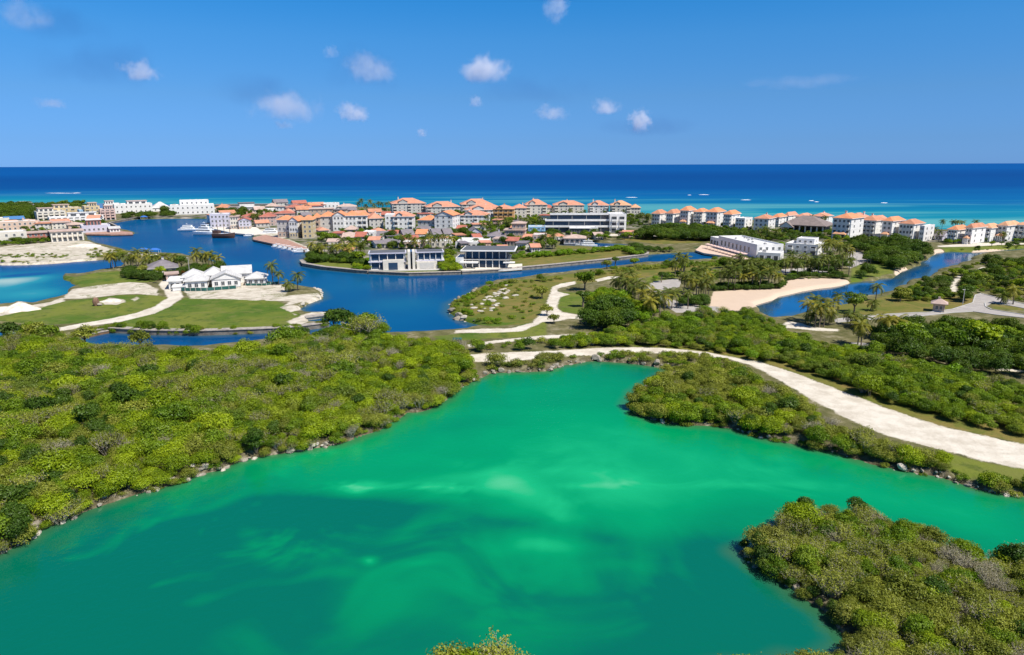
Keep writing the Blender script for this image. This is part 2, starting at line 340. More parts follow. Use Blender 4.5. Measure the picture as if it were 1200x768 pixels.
def zc(x, y, pts): return Zm(x, y, pts)
ZONES = {
 'road_dirt': [zc(0, 300, [(270, 450), (280, 432), (480, 393), (640, 368), (800, 333), (900, 298), (980, 245), (960, 205), (925, 165), (960, 140), (1030, 140), (1050, 200), (1075, 235), (1000, 292), (900, 337), (700, 387), (540, 407), (370, 437)]),
   zc(600, 300, [(-330, 435), (-150, 425), (-20, 425), (120, 393), (190, 308), (238, 180), (280, 163), (370, 148), (372, 165), (260, 192), (270, 210), (335, 225), (280, 242), (262, 300), (292, 330), (440, 353), (458, 374), (330, 367), (270, 382), (180, 387), (60, 442), (-150, 450), (-330, 450)]),
   zc(600, 300, [(485, 140), (560, 120), (640, 122), (640, 132), (560, 138), (500, 152)]),
   [(543, 416), (600, 413), (650, 411), (700, 408), (740, 407), (780, 408), (830, 413), (870, 421), (890, 424), (930, 437), (980, 456), (1040, 479), (1100, 499), (1200, 521), (1340, 548), (1340, 590), (1200, 549), (1150, 540), (1100, 526), (1040, 511), (1000, 494), (960, 473), (930, 456), (900, 438), (880, 428), (850, 420), (800, 415), (740, 413), (690, 415), (640, 419), (600, 424), (560, 424), (545, 421)],
   zc(960, 220, [(768, 605), (762, 560), (798, 530), (815, 515), (828, 522), (800, 562), (805, 615), (790, 620)]), zc(960, 220, [(893, 505), (893, 490), (960, 462), (968, 475), (920, 508)]), zc(960, 220, [(1030, 430), (1055, 418), (1065, 424), (1040, 436)]),
   zc(800, 300, [(545, 410), (620, 383), (700, 393), (760, 418), (905, 428), (915, 442), (780, 437), (620, 422), (560, 428)]),
   zc(960, 300, [(850, 600), (900, 605), (960, 628), (1060, 655), (1230, 672), (1230, 682), (1050, 668), (950, 640), (860, 620)]),
   zc(600, 220, [(510, 272), (700, 268), (1110, 283), (1110, 294), (700, 280), (520, 285)]),
   zc(960, 220, [(690, 340), (900, 325), (1060, 322), (1230, 325), (1230, 332), (1060, 335), (900, 345), (700, 348)]),
   [(548, 404), (580, 399), (640, 393), (700, 391), (700, 394), (640, 397), (580, 402), (550, 407)]],
 'sand': [zc(0, 300, [(390, 225), (395, 212), (420, 195), (560, 173), (760, 153), (855, 160), (925, 200), (920, 232), (800, 222), (680, 228), (560, 243), (480, 250), (365, 252)]),
   zc(0, 300, [(-300, 330), (0, 298), (60, 290), (120, 260), (180, 290), (290, 270), (370, 243), (382, 265), (215, 307), (100, 332), (0, 352), (-300, 380)]),
   zc(0, 300, [(590, 270), (640, 245), (720, 255), (732, 270), (680, 286), (610, 284)]), zc(0, 300, [(770, 255), (800, 240), (810, 250), (785, 265)]),
   zc(0, 220, [(-600, 370), (0, 348), (100, 333), (250, 323), (400, 308), (520, 314), (600, 343), (730, 376), (950, 385), (940, 400), (690, 392), (560, 400), (560, 432), (300, 452), (0, 462), (-600, 465)]),
   zc(200, 300, [(80, 212), (70, 190), (200, 185), (420, 150), (640, 168), (695, 200), (650, 242), (500, 262), (320, 252), (120, 250)]), zc(200, 300, [(520, 250), (760, 225), (860, 215), (900, 245), (880, 260), (790, 262), (640, 300), (700, 290), (810, 285), (790, 310), (700, 330), (730, 345), (640, 300), (700, 265), (560, 262)]),
   zc(200, 300, [(680, 385), (760, 350), (820, 330), (970, 320), (975, 350), (820, 360), (780, 400), (700, 398)]),
   zc(200, 220, [(470, 292), (560, 275), (700, 305), (810, 350), (760, 352), (600, 322)]), zc(200, 220, [(360, 262), (640, 232), (700, 290), (620, 300), (500, 268), (370, 276)]),
   [(0, 241), (250, 243), (340, 245), (340, 247), (240, 245), (0, 243)]],
 'beach': [zc(800, 220, [(165, 650), (180, 608), (350, 598), (570, 592), (610, 545), (700, 528), (920, 533), (985, 543), (960, 562), (920, 568), (800, 596), (690, 618), (560, 650), (400, 702), (330, 740), (150, 735)]),
   zc(960, 220, [(440, 500), (440, 470), (470, 450), (500, 462), (545, 470), (520, 490)]), zc(960, 220, [(675, 384), (672, 362), (700, 358), (750, 368), (745, 385)]), zc(960, 220, [(850, 376), (900, 365), (1100, 352), (1230, 345), (1230, 356), (1100, 366), (900, 384)])],
 'lawn': [[(1150, 541), (1200, 550), (1340, 592), (1340, 606), (1200, 580), (1145, 570), (1110, 555), (1085, 535), (1100, 528)], zc(0, 300, [(360, 125), (365, 112), (440, 124), (560, 98), (680, 88), (760, 103), (912, 150), (820, 157), (620, 172), (470, 183), (430, 152)]),
   zc(0, 300, [(-300, 380), (0, 352), (210, 307), (380, 263), (560, 248), (700, 228), (900, 228), (985, 245), (900, 302), (790, 335), (640, 372), (560, 387), (300, 402), (0, 378), (-300, 390)]),
   [(110, 386), (140, 377), (180, 367), (200, 358), (217, 349), (240, 349), (280, 350), (324, 353), (342, 360), (352, 369), (344, 379), (382, 381), (340, 386), (280, 387), (200, 390)],
   zc(200, 220, [(770, 440), (790, 415), (1075, 412), (1075, 450), (1060, 470), (900, 472), (780, 457)]), zc(400, 220, [(90, 492), (300, 478), (700, 480), (960, 470), (960, 488), (700, 500), (400, 508), (100, 498)]),
   zc(960, 220, [(190, 475), (330, 405), (440, 408), (440, 450), (430, 500), (180, 545)]), zc(960, 220, [(700, 350), (1060, 338), (1230, 335), (1230, 350), (1000, 365), (750, 368)]),
   zc(600, 300, [(270, 210), (460, 220), (700, 235), (760, 330), (700, 370), (455, 350), (290, 325), (262, 290)]), zc(600, 300, [(780, 130), (950, 90), (1197, 95), (1197, 105), (985, 110), (960, 132), (830, 148), (790, 160)]),
   zc(400, 300, [(540, 470), (700, 455), (960, 435), (1060, 400), (1197, 385), (1197, 470), (930, 480), (700, 495), (560, 495)]), zc(400, 300, [(635, 340), (640, 270), (760, 220), (700, 300), (760, 360), (960, 390), (1060, 385), (900, 415), (800, 400), (660, 365)])],
 'dry': [zc(600, 220, [(0, 400), (0, 390), (520, 365), (665, 363), (745, 383), (780, 403), (500, 428), (100, 458), (0, 470)]), zc(600, 220, [(620, 283), (1110, 290), (1115, 322), (850, 330), (640, 305)]), zc(600, 220, [(260, 340), (540, 350), (540, 356), (260, 362)]),
   [(533, 365), (548, 350), (565, 339), (583, 332), (602, 329), (640, 324), (720, 316), (760, 310), (850, 306), (850, 312), (780, 322), (700, 330), (650, 337), (640, 352), (636, 366), (618, 380), (580, 382), (552, 377)],
   zc(960, 220, [(120, 745), (60, 710), (200, 665), (330, 648), (450, 615), (600, 640), (760, 630), (900, 640), (910, 668), (780, 710), (640, 728), (330, 740)]), zc(960, 300, [(1000, 285), (1197, 300), (1197, 320), (1020, 310)]),
   [(740, 404), (880, 408), (940, 422), (1000, 446), (1060, 466), (1120, 484), (1200, 501), (1340, 530), (1340, 548), (1200, 521), (1100, 499), (1040, 479), (980, 456), (930, 437), (890, 424), (870, 421), (830, 413), (740, 407)]],
 'road_tar': [zc(960, 300, [(85, 372), (330, 347), (560, 335), (650, 332), (780, 315), (900, 277), (915, 232), (950, 222), (1040, 245), (1197, 282), (1400, 320), (1400, 350), (1197, 308), (1100, 288), (1010, 276), (972, 300), (1000, 315), (1100, 328), (1197, 343), (1400, 370), (1400, 390), (1197, 362), (1050, 347), (900, 327), (780, 332), (560, 355), (330, 370), (95, 390)]),
   zc(600, 300, [(755, 190), (830, 150), (960, 133), (990, 150), (978, 182), (900, 200), (880, 220), (900, 250), (960, 262), (1080, 288), (1210, 298), (1210, 328), (960, 332), (880, 282), (850, 232), (830, 207)]),
   zc(800, 220, [(975, 362), (1060, 383), (1112, 400), (1100, 422), (980, 472), (955, 460), (930, 440), (970, 400), (960, 370)]), zc(800, 220, [(540, 500), (545, 480), (700, 470), (850, 468), (870, 490), (700, 505)]), zc(800, 300, [(985, 505), (1060, 508), (1172, 540), (1160, 558), (1040, 532), (990, 520)])],
 'town': [[(370, 296), (370, 275), (378, 262), (420, 254), (500, 248), (640, 250), (760, 256), (760, 266), (720, 272), (655, 281), (640, 300), (600, 305), (600, 316), (545, 317), (430, 312), (428, 303)], [(-80, 290), (-80, 255), (60, 252), (130, 255), (120, 262), (136, 268), (152, 273), (100, 275), (100, 281), (0, 288)], [(120, 257), (160, 254), (250, 250), (252, 256), (160, 257)], [(250, 270), (250, 252), (340, 244), (460, 246), (420, 256), (372, 270), (372, 292), (345, 288), (300, 279), (297, 274)], zc(800, 220, [(60, 345), (200, 330), (250, 280), (560, 300), (840, 290), (960, 310), (900, 370), (820, 410), (560, 420), (380, 420), (240, 410), (170, 380), (100, 390)]), [(760, 262), (870, 262), (880, 270), (960, 272), (1090, 284), (1200, 286), (1200, 280), (1090, 272), (900, 260)]],
}
ZP = {k: [wpoly(p) for p in v] for k, v in ZONES.items()}
LAKE_W = WATERS['lake']

def water_sd(P):
    s = np.full(len(P), -60.0)
    for k, w in WATERS.items(): np.maximum(s, sdf(P, w, 60.0), out=s)
    np.maximum(s, sdf(P, SEAPOLY, 60.0), out=s)
    return s
def vnoise(P, scale, seed, octv=3):
    """value noise on the ground plane"""
    tot = np.zeros(len(P)); amp = 1.0; nrm = 0
    for o in range(octv):
        g = np.random.default_rng(seed + o).random((64, 64)); q = P * (scale * 2 ** o) + 31.7 * o
        i = np.floor(q).astype(int); f = q - i; f = f * f * (3 - 2 * f); a = i % 64; b = (i + 1) % 64
        v = (g[a[:, 0], a[:, 1]] * (1 - f[:, 0]) + g[b[:, 0], a[:, 1]] * f[:, 0]) * (1 - f[:, 1]) + (g[a[:, 0], b[:, 1]] * (1 - f[:, 0]) + g[b[:, 0], b[:, 1]] * f[:, 0]) * f[:, 1]
        tot += v * amp; nrm += amp; amp *= 0.5
    return tot / nrm
def height(P, ws=None, zs=None):
    """ground level: land near +1, banks, beds under water"""
    if ws is None: ws = water_sd(P)
    d = -ws
    lk = sdf(P, LAKE_W, 14.0); nearlake = np.clip((lk + 14) / 12, 0, 1)
    bank = LZ * (1 - np.exp(-np.maximum(d, 0) / np.where(nearlake > 0.3, 1.8, 0.5)))
    flat = np.full(len(P), -8.0)
    for k in ('road_dirt', 'lawn', 'road_tar', 'dry', 'sand', 'beach', 'town'):
        for p in ZP[k]: np.maximum(flat, sdf(P, p, 8.0), out=flat)
    rough = np.clip((-flat - 0.5) / 3, 0, 1) * np.clip(d / 1.5, 0, 1) * np.clip((420 - P[:, 1]) / 200, 0, 1)
    up = bank + rough * (vnoise(P, 0.12, 5) - 0.45) * 1.3 + nearlake * (d > 0.15) * (vnoise(P, 0.8, 9, 2) - 0.4) * 0.75 * np.clip((4 - d) / 3, 0, 1)
    return np.where(d > 0, up, -np.minimum(3.0, 0.5 * np.maximum(ws, 0)) - 0.02 * (ws > 0))

# polar sheet: fine near the shore, out to the coast
AZ = np.radians(np.concatenate([np.linspace(-80, -42, 70, endpoint=False), np.linspace(-42, 42, 1060), np.linspace(42, 80, 71)[1:]]))
NA = len(AZ)
DP = np.radians(np.concatenate([np.linspace(82, 58, 40, endpoint=False), np.linspace(58, 16, 450, endpoint=False), np.linspace(16, 3.02, 400)]))
RAD = H / np.tan(DP)
NR = len(RAD)
GP = np.stack([(np.sin(AZ)[None, :] * RAD[:, None]).ravel(), (np.cos(AZ)[None, :] * RAD[:, None]).ravel()], 1)
WS = water_sd(GP)
GZ = height(GP, WS)
ATT = {}
for k, ps in ZP.items():
    s = np.full(len(GP), -4.0)
    for p in ps: np.maximum(s, np.maximum(sdf(GP, p, 4.0), -4.0), out=s)
    ATT[k] = np.clip(s, -4, 4)
idx = np.arange(NR * NA).reshape(NR, NA)
Q = np.stack([idx[:-1, :-1], idx[:-1, 1:], idx[1:, 1:], idx[1:, :-1]], -1).reshape(-1, 4)
Q = Q[(GZ[Q].max(1) > -1.3)]

gm, nt, N, L, b = newmat('land')
p = pos(nt); n_big = noise(nt, 0.05, 4, 0.6, p); n_mid = noise(nt, 0.35, 4, 0.65, p); n_fine = noise(nt, 2.2, 4, 0.7, p)
c = ramp(nt, n_mid, [(0.3, (0.07, 0.075, 0.02)), (0.55, (0.15, 0.135, 0.06)), (0.75, (0.3, 0.26, 0.17))])
def zmask(name, e=0.25, amp=1.6, nz=None):
    v = mathn(nt, 'ADD', attr(nt, name), mathn(nt, 'MULTIPLY', mathn(nt, 'SUBTRACT', nz if nz is not None else n_mid, 0.5), amp))
    return smooth(nt, v, -e, e)
townc = ramp(nt, noise(nt, 0.12, 3, 0.6, p), [(0.4, (0.05, 0.075, 0.018)), (0.56, (0.2, 0.18, 0.13)), (0.75, (0.42, 0.37, 0.31))])
c = mix(nt, zmask('town', 1.0, 2.0), c, townc)
dryc = mix(nt, smooth(nt, n_big, 0.35, 0.65), (0.14, 0.14, 0.025), (0.2, 0.155, 0.045)); dryc = mix(nt, mathn(nt, 'MULTIPLY', smooth(nt, n_fine, 0.5, 0.75), 0.5), dryc, (0.07, 0.09, 0.015))
n_l = noise(nt, 0.14, 4, 0.7, p, 0.8); dryc = mix(nt, mathn(nt, 'MULTIPLY', smooth(nt, n_l, 0.46, 0.6), 0.6), dryc, (0.075, 0.115, 0.014)); dryc = mix(nt, mathn(nt, 'MULTIPLY', smooth(nt, n_l, 0.4, 0.3), 0.5), dryc, (0.22, 0.13, 0.05))
c = mix(nt, zmask('dry', 0.8, 3.0), c, dryc)
lawnc = mix(nt, smooth(nt, n_big, 0.35, 0.62), (0.07, 0.125, 0.012), (0.15, 0.17, 0.026)); lawnc = mix(nt, mathn(nt, 'MULTIPLY', smooth(nt, n_fine, 0.55, 0.7), 0.35), lawnc, (0.16, 0.16, 0.045)); lawnc = mix(nt, mathn(nt, 'MULTIPLY', smooth(nt, n_mid, 0.5, 0.7), 0.65), lawnc, (0.035, 0.07, 0.008))
lawnc = mix(nt, mathn(nt, 'MULTIPLY', smooth(nt, n_l, 0.5, 0.62), 0.55), lawnc, (0.15, 0.155, 0.04)); lawnc = mix(nt, mathn(nt, 'MULTIPLY', smooth(nt, n_l, 0.42, 0.33), 0.5), lawnc, (0.035, 0.075, 0.01))
c = mix(nt, zmask('lawn', 0.5, 2.2), c, lawnc)
sandc = mix(nt, smooth(nt, n_mid, 0.3, 0.7), (0.62, 0.56, 0.46), (0.42, 0.365, 0.28))
sandc = mix(nt, mathn(nt, 'MULTIPLY', smooth(nt, n_l, 0.53, 0.62), mathn(nt, 'MULTIPLY', smooth(nt, n_fine, 0.35, 0.55), 0.75)), sandc, (0.15, 0.155, 0.05)); sandc = mix(nt, mathn(nt, 'MULTIPLY', smooth(nt, n_l, 0.44, 0.34), 0.45), sandc, (0.36, 0.29, 0.2))
c = mix(nt, zmask('sand', 0.35, 2.6), c, sandc)
c = mix(nt, zmask('beach', 0.3, 0.7), c, mix(nt, n_mid, (0.62, 0.48, 0.36), (0.54, 0.41, 0.3)))
tarc = mix(nt, smooth(nt, n_mid, 0.3, 0.7), (0.34, 0.31, 0.285), (0.42, 0.385, 0.35))
c = mix(nt, zmask('road_tar', 0.15, 0.3), c, tarc)
dirtc = mix(nt, smooth(nt, n_mid, 0.35, 0.7), (0.66, 0.6, 0.5), (0.5, 0.44, 0.35)); dirtc = mix(nt, mathn(nt, 'MULTIPLY', smooth(nt, n_fine, 0.55, 0.75), 0.4), dirtc, (0.3, 0.255, 0.17))
c = mix(nt, zmask('road_dirt', 0.35, 3.2, mathn(nt, 'ADD', mathn(nt, 'MULTIPLY', n_mid, 0.6), mathn(nt, 'MULTIPLY', n_fine, 0.4))), c, dirtc)
# stony banks where the ground meets the water
sh = attr(nt, 'shore')
rockc = ramp(nt, noise(nt, 0.9, 5, 0.7, p), [(0.32, (0.05, 0.045, 0.02)), (0.52, (0.13, 0.11, 0.065)), (0.75, (0.38, 0.33, 0.26))])
c = mix(nt, mathn(nt, 'MULTIPLY', smooth(nt, mathn(nt, 'ADD', sh, mathn(nt, 'MULTIPLY', n_mid, 1.5)), 2.6, 1.2), attr(nt, 'stony')), c, rockc)
L.new(c, b.inputs['Base Color']); b.inputs['Roughness'].default_value = 0.95; b.inputs['Specular IOR Level'].default_value = 0.15
bump(nt, b, mathn(nt, 'ADD', n_fine, n_mid), 0.5, 0.18)

lk = sdf(GP, LAKE_W, 14.0)
ATT['shore'] = np.clip(-WS, -2, 6)
ATT['stony'] = np.clip((lk + 14) / 8, 0, 1)
for pz in ('road_tar', 'beach'): ATT['stony'] = np.where(ATT[pz] > -1, 0.0, ATT['stony'])
# the sheet is cut into ground, lawns, beaches and roads along the zone outlines; one material blends them
zone = np.zeros(len(Q), int); names = ['ground', 'lawn', 'beach', 'road']
def fm(k): return ATT[k][Q].mean(1) > 0
zone[fm('lawn') | fm('dry')] = 1; zone[fm('sand') | fm('beach')] = 2; zone[fm('road_dirt') | fm('road_tar')] = 3
V3 = np.column_stack([GP, GZ])
for zi, nm in enumerate(names):
    q = Q[zone == zi]
    u, inv = np.unique(q, return_inverse=True)
    me = np_mesh(nm, V3[u], inv.reshape(-1, 4)[:, ::-1], gm, smooth=True)
    for k, a in ATT.items(): add_attr(me, k, a[u])
    tag(link(nm, me), kind='structure')

# ------------------------------------------------------------------ water
def watermat(name, fcol, rough=0.1, ripple=0.05, scale=0.9, spec=0.5, stretch=(1, 1, 1)):
    """water seen from above: the lit body of the water under a rippled reflecting skin"""
    m, nt, N, L, b = newmat(name); p = pos(nt); N.remove(b)
    d = N.new('ShaderNodeBsdfDiffuse'); L.new(fcol(nt, p), d.inputs[0])
    g = N.new('ShaderNodeBsdfGlossy'); g.inputs['Roughness'].default_value = rough
    ps = pos(nt, stretch)
    h = mathn(nt, 'ADD', noise(nt, scale, 3, 0.6, ps, 0.5), mathn(nt, 'MULTIPLY', noise(nt, scale * 0.22, 2, 0.5, ps), 0.8))
    bn = N.new('ShaderNodeBump'); bn.inputs['Strength'].default_value = ripple; bn.inputs['Distance'].default_value = 0.5
    L.new(h, bn.inputs['Height']); L.new(bn.outputs[0], g.inputs['Normal'])
    f = N.new('ShaderNodeFresnel'); f.inputs['IOR'].default_value = 1.33; L.new(bn.outputs[0], f.inputs['Normal'])
    ms = N.new('ShaderNodeMixShader'); L.new(mathn(nt, 'MULTIPLY', f.outputs[0], spec), ms.inputs[0])
    L.new(d.outputs[0], ms.inputs[1]); L.new(g.outputs[0], ms.inputs[2]); L.new(ms.outputs[0], N['Material Output'].inputs[0])
    return m
def blobs(P, items):
    """soft patches of silt or depth: (px, py, rx_px, ry_px, value)"""
    s = np.zeros(len(P))
    for px, py, rx, ry, v in items:
        c = at(px, py, 0); a = (at(px + rx, py, 0) - at(px - rx, py, 0)).length / 2; bb = (at(px, py - ry, 0) - at(px, py + ry, 0)).length / 2
        dirv = np.array([c.x, c.y]); dirv /= np.linalg.norm(dirv); d = P - np.array([c.x, c.y]); v1 = d @ dirv; v0 = d @ np.array([dirv[1], -dirv[0]])
        s += v * np.exp(-((v0 / a) ** 2 + (v1 / bb) ** 2))
    return s
def water_sheet(name, key, mat, step_a=2, silt=(), grow=2.0, warp=0.0):
    w = WATERS[key]; rr, aa = np.arange(0, NR, 2), np.arange(0, NA, step_a)
    sub = idx[np.ix_(rr, aa)]; P = GP[sub.ravel()]
    s = sdf(P, w, 30.0); n = sub.shape; li = np.arange(n[0] * n[1]).reshape(n)
    q = np.stack([li[:-1, :-1], li[:-1, 1:], li[1:, 1:], li[1:, :-1]], -1).reshape(-1, 4)
    q = q[s[q].max(1) > -grow]
    u, inv = np.unique(q, return_inverse=True)
    me = np_mesh(name, np.column_stack([P[u], np.zeros(len(u))]), inv.reshape(-1, 4)[:, ::-1], mat, smooth=True)
    add_attr(me, 'shore', np.clip(s[u], -1, 30))
    Pw = P[u]
    if warp: Pw = Pw + np.stack([vnoise(Pw, 0.06, 21) - 0.5, vnoise(Pw, 0.06, 41) - 0.5], 1) * warp
    add_attr(me, 'silt', blobs(Pw, silt))
    if key == 'lake': add_attr(me, 'streak', np.clip(blobs(Pw, [(250, 660, 300, 90, 0.42), (620, 590, 200, 60, 0.2), (480, 560, 160, 30, 0.16), (700, 700, 220, 60, 0.2), (900, 560, 150, 50, 0.14)]), 0, 0.5))
    tag(link(name, me), kind='structure')

def lake_col(nt, p):
    n1 = noise(nt, 0.022, 3, 0.5, p, 1.2); n2 = noise(nt, 0.09, 4, 0.6, p, 0.8)
    s = attr(nt, 'silt'); v = mathn(nt, 'ADD', s, mathn(nt, 'ADD', mathn(nt, 'MULTIPLY', mathn(nt, 'SUBTRACT', n1, 0.5), 0.42), mathn(nt, 'MULTIPLY', mathn(nt, 'SUBTRACT', n2, 0.5), 0.16)))
    rg = noise(nt, 0.03, 2, 0.45, pos(nt, (0.6, 1.0, 1.0)), 1.3); rg = smooth(nt, mathn(nt, 'ABSOLUTE', mathn(nt, 'SUBTRACT', rg, 0.5)), 0.12, 0.0)
    rg2 = noise(nt, 0.07, 3, 0.6, p, 1.0); v = mathn(nt, 'ADD', v, mathn(nt, 'MULTIPLY', mathn(nt, 'MULTIPLY', rg, smooth(nt, rg2, 0.38, 0.66)), mathn(nt, 'ADD', attr(nt, 'streak'), 0.04)))
    c = ramp(nt, v, [(0.0, (0.0, 0.13, 0.074)), (0.2, (0.0, 0.2, 0.076)), (0.5, (0.0, 0.275, 0.092)), (0.75, (0.008, 0.39, 0.138)), (1.0, (0.12, 0.52, 0.25))])
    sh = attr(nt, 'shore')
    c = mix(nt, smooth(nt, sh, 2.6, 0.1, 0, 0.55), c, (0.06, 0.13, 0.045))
    return c
LAKE_SILT = [(640, 575, 190, 22, 0.26), (700, 540, 330, 60, 0.25), (408, 660, 10, 4, 0.55), (640, 625, 60, 15, 0.4), (615, 574, 48, 17, 0.36), (672, 590, 22, 12, 0.22), (610, 553, 30, 7, 0.14), (735, 556, 40, 14, 0.16), (560, 552, 40, 9, 0.12), (760, 600, 50, 14, 0.22), (10, 730, 150, 70, -0.14), (450, 572, 26, 9, 0.26), (620, 470, 260, 60, 0.3), (950, 560, 260, 45, 0.3), (330, 560, 170, 26, 0.2), (1120, 620, 120, 30, 0.22), (440, 590, 130, 16, -0.22), (480, 600, 170, 22, -0.12), (640, 600, 60, 10, -0.16), (250, 600, 110, 9, 0.17), (110, 700, 60, 10, 0.15), (60, 660, 30, 40, 0.12), (480, 655, 34, 6, 0.13), (600, 730, 130, 20, 0.08), (30, 720, 120, 60, -0.2), (800, 690, 120, 26, 0.04), (850, 700, 90, 40, -0.12), (560, 495, 60, 14, -0.12), (720, 605, 30, 18, -0.16), (690, 575, 24, 12, -0.1), (880, 640, 60, 22, -0.12), (320, 690, 120, 9, 0.13), (240, 720, 160, 30, -0.08), (520, 700, 220, 40, 0.02), (300, 545, 90, 8, 0.12), (700, 655, 120, 12, 0.1), (800, 440, 60, 14, -0.1), (930, 545, 70, 12, -0.14)]
LAKE_SILT = [(a, b_, c_, d_, v * 1.35 if v < 0.2 else v * 1.1) for a, b_, c_, d_, v in LAKE_SILT]
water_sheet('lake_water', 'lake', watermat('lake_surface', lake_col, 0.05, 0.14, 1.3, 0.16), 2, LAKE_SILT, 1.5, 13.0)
def harb_col(nt, p):
    n1 = noise(nt, 0.012, 3, 0.5, p, 1.0); c = ramp(nt, n1, [(0.35, (0.0, 0.05, 0.165)), (0.65, (0.001, 0.076, 0.19))])
    c = mix(nt, attr(nt, 'silt'), c, (0.008, 0.125, 0.2))
    return mix(nt, smooth(nt, attr(nt, 'shore'), 4, 0, 0, 0.6), c, (0.05, 0.1, 0.08))
water_sheet('harbour_water', 'harbour', watermat('harbour_surface', harb_col, 0.1, 0.12, 0.5, 0.16), 2, [(470, 355, 60, 10, 0.5), (440, 335, 80, 7, 0.25)], 1.5)
def turq_col(nt, p):
    s = attr(nt, 'silt'); n = noise(nt, 0.05, 4, 0.6, p, 0.6); v = mathn(nt, 'ADD', s, mathn(nt, 'MULTIPLY', mathn(nt, 'SUBTRACT', n, 0.5), 0.35))
    return ramp(nt, v, [(0.0, (0.0, 0.06, 0.19)), (0.3, (0.0, 0.13, 0.21)), (0.6, (0.015, 0.22, 0.26)), (1.0, (0.3, 0.42, 0.37))])
water_sheet('lagoon_water', 'turquoise', watermat('lagoon_surface', turq_col, 0.12, 0.08, 0.6, 0.2), 2, [(20, 328, 42, 6, 0.75), (25, 323, 24, 1.6, -0.75), (10, 345, 60, 12, 0.36), (50, 345, 30, 6, 0.3), (-40, 335, 60, 14, 0.4)], 1.5)
def canal_col(nt, p):
    n1 = noise(nt, 0.03, 3, 0.5, p, 1.0); c = ramp(nt, n1, [(0.35, (0.001, 0.065, 0.21)), (0.65, (0.003, 0.09, 0.25))])
    return mix(nt, smooth(nt, attr(nt, 'shore'), 5, 0, 0, 0.7), c, (0.06, 0.09, 0.05))
cm = watermat('canal_surface', canal_col, 0.04, 0.05, 0.6, 0.4)
water_sheet('canal_water', 'canal', cm, 2, grow=1.5); water_sheet('pond_water', 'pond', cm, 2, grow=1.5); water_sheet('basin_water', 'inner', cm, 2, grow=3)

# the open sea, shallow and pale by the reef, out to the horizon
sa = np.radians(np.linspace(-82, 82, 640)); sr = np.concatenate([np.geomspace(330, 4000, 260), np.geomspace(4300, 90000, 40)])
SP = np.stack([(np.sin(sa)[None] * sr[:, None]).ravel(), (np.cos(sa)[None] * sr[:, None]).ravel()], 1)
off = segd(SP, COAST, False); ins = inside(SP, np.vstack([COAST, [[9e4, COAST[-1][1]], [9e4, 2e5], [-9e4, 2e5], [-9e4, COAST[0][1]]]])); off = np.where(ins, off, -off)
li = np.arange(len(SP)).reshape(len(sr), len(sa)); q = np.stack([li[:-1, :-1], li[:-1, 1:], li[1:, 1:], li[1:, :-1]], -1).reshape(-1, 4)
q = q[off[q].max(1) > -4]; u, inv = np.unique(q, return_inverse=True)
def sea_col(nt, p):
    o = attr(nt, 'offshore'); e = attr(nt, 'east')
    st = noise(nt, 1.0, 4, 0.6, pos(nt, (0.0022, 0.012, 0)), 0.6); st2 = noise(nt, 1.0, 4, 0.65, pos(nt, (0.0006, 0.004, 0)), 0.4)
    v = mathn(nt, 'MULTIPLY', o, mathn(nt, 'SUBTRACT', 2.2, mathn(nt, 'MULTIPLY', e, 1.15)))
    v = mathn(nt, 'ADD', v, mathn(nt, 'MULTIPLY', mathn(nt, 'SUBTRACT', st2, 0.5), 900.0))
    v = mathn(nt, 'DIVIDE', v, 6400.0)
    c = ramp(nt, v, [(0.0, (0.006, 0.2, 0.26)), (0.03, (0.003, 0.165, 0.27)), (0.08, (0.001, 0.095, 0.265)), (0.16, (0.0, 0.058, 0.215)), (0.4, (0.0, 0.05, 0.2)), (1.0, (0.0, 0.068, 0.25))])
    near = smooth(nt, o, 520, 40); sm = smooth(nt, st, 0.49, 0.62)
    c = mix(nt, mathn(nt, 'MULTIPLY', mathn(nt, 'MULTIPLY', near, sm), mathn(nt, 'ADD', mathn(nt, 'MULTIPLY', e, 0.6), 0.15)), c, (0.12, 0.36, 0.34))
    dk = smooth(nt, st, 0.46, 0.3)
    return mix(nt, mathn(nt, 'MULTIPLY', mathn(nt, 'MULTIPLY', smooth(nt, o, 900, 100), dk), 0.6), c, (0.002, 0.075, 0.2))
seam = watermat('sea_surface', sea_col, 0.3, 0.25, 0.06, 0.05, (0.5, 1, 1))
me = np_mesh('sea', np.column_stack([SP[u], np.zeros(len(u))]), inv.reshape(-1, 4)[:, ::-1], seam, smooth=True)
add_attr(me, 'offshore', off[u]); add_attr(me, 'east', np.clip((SP[u][:, 0] / SP[u][:, 1] + 0.75) / 1.5, 0, 1))
tag(link('sea', me), kind='structure')
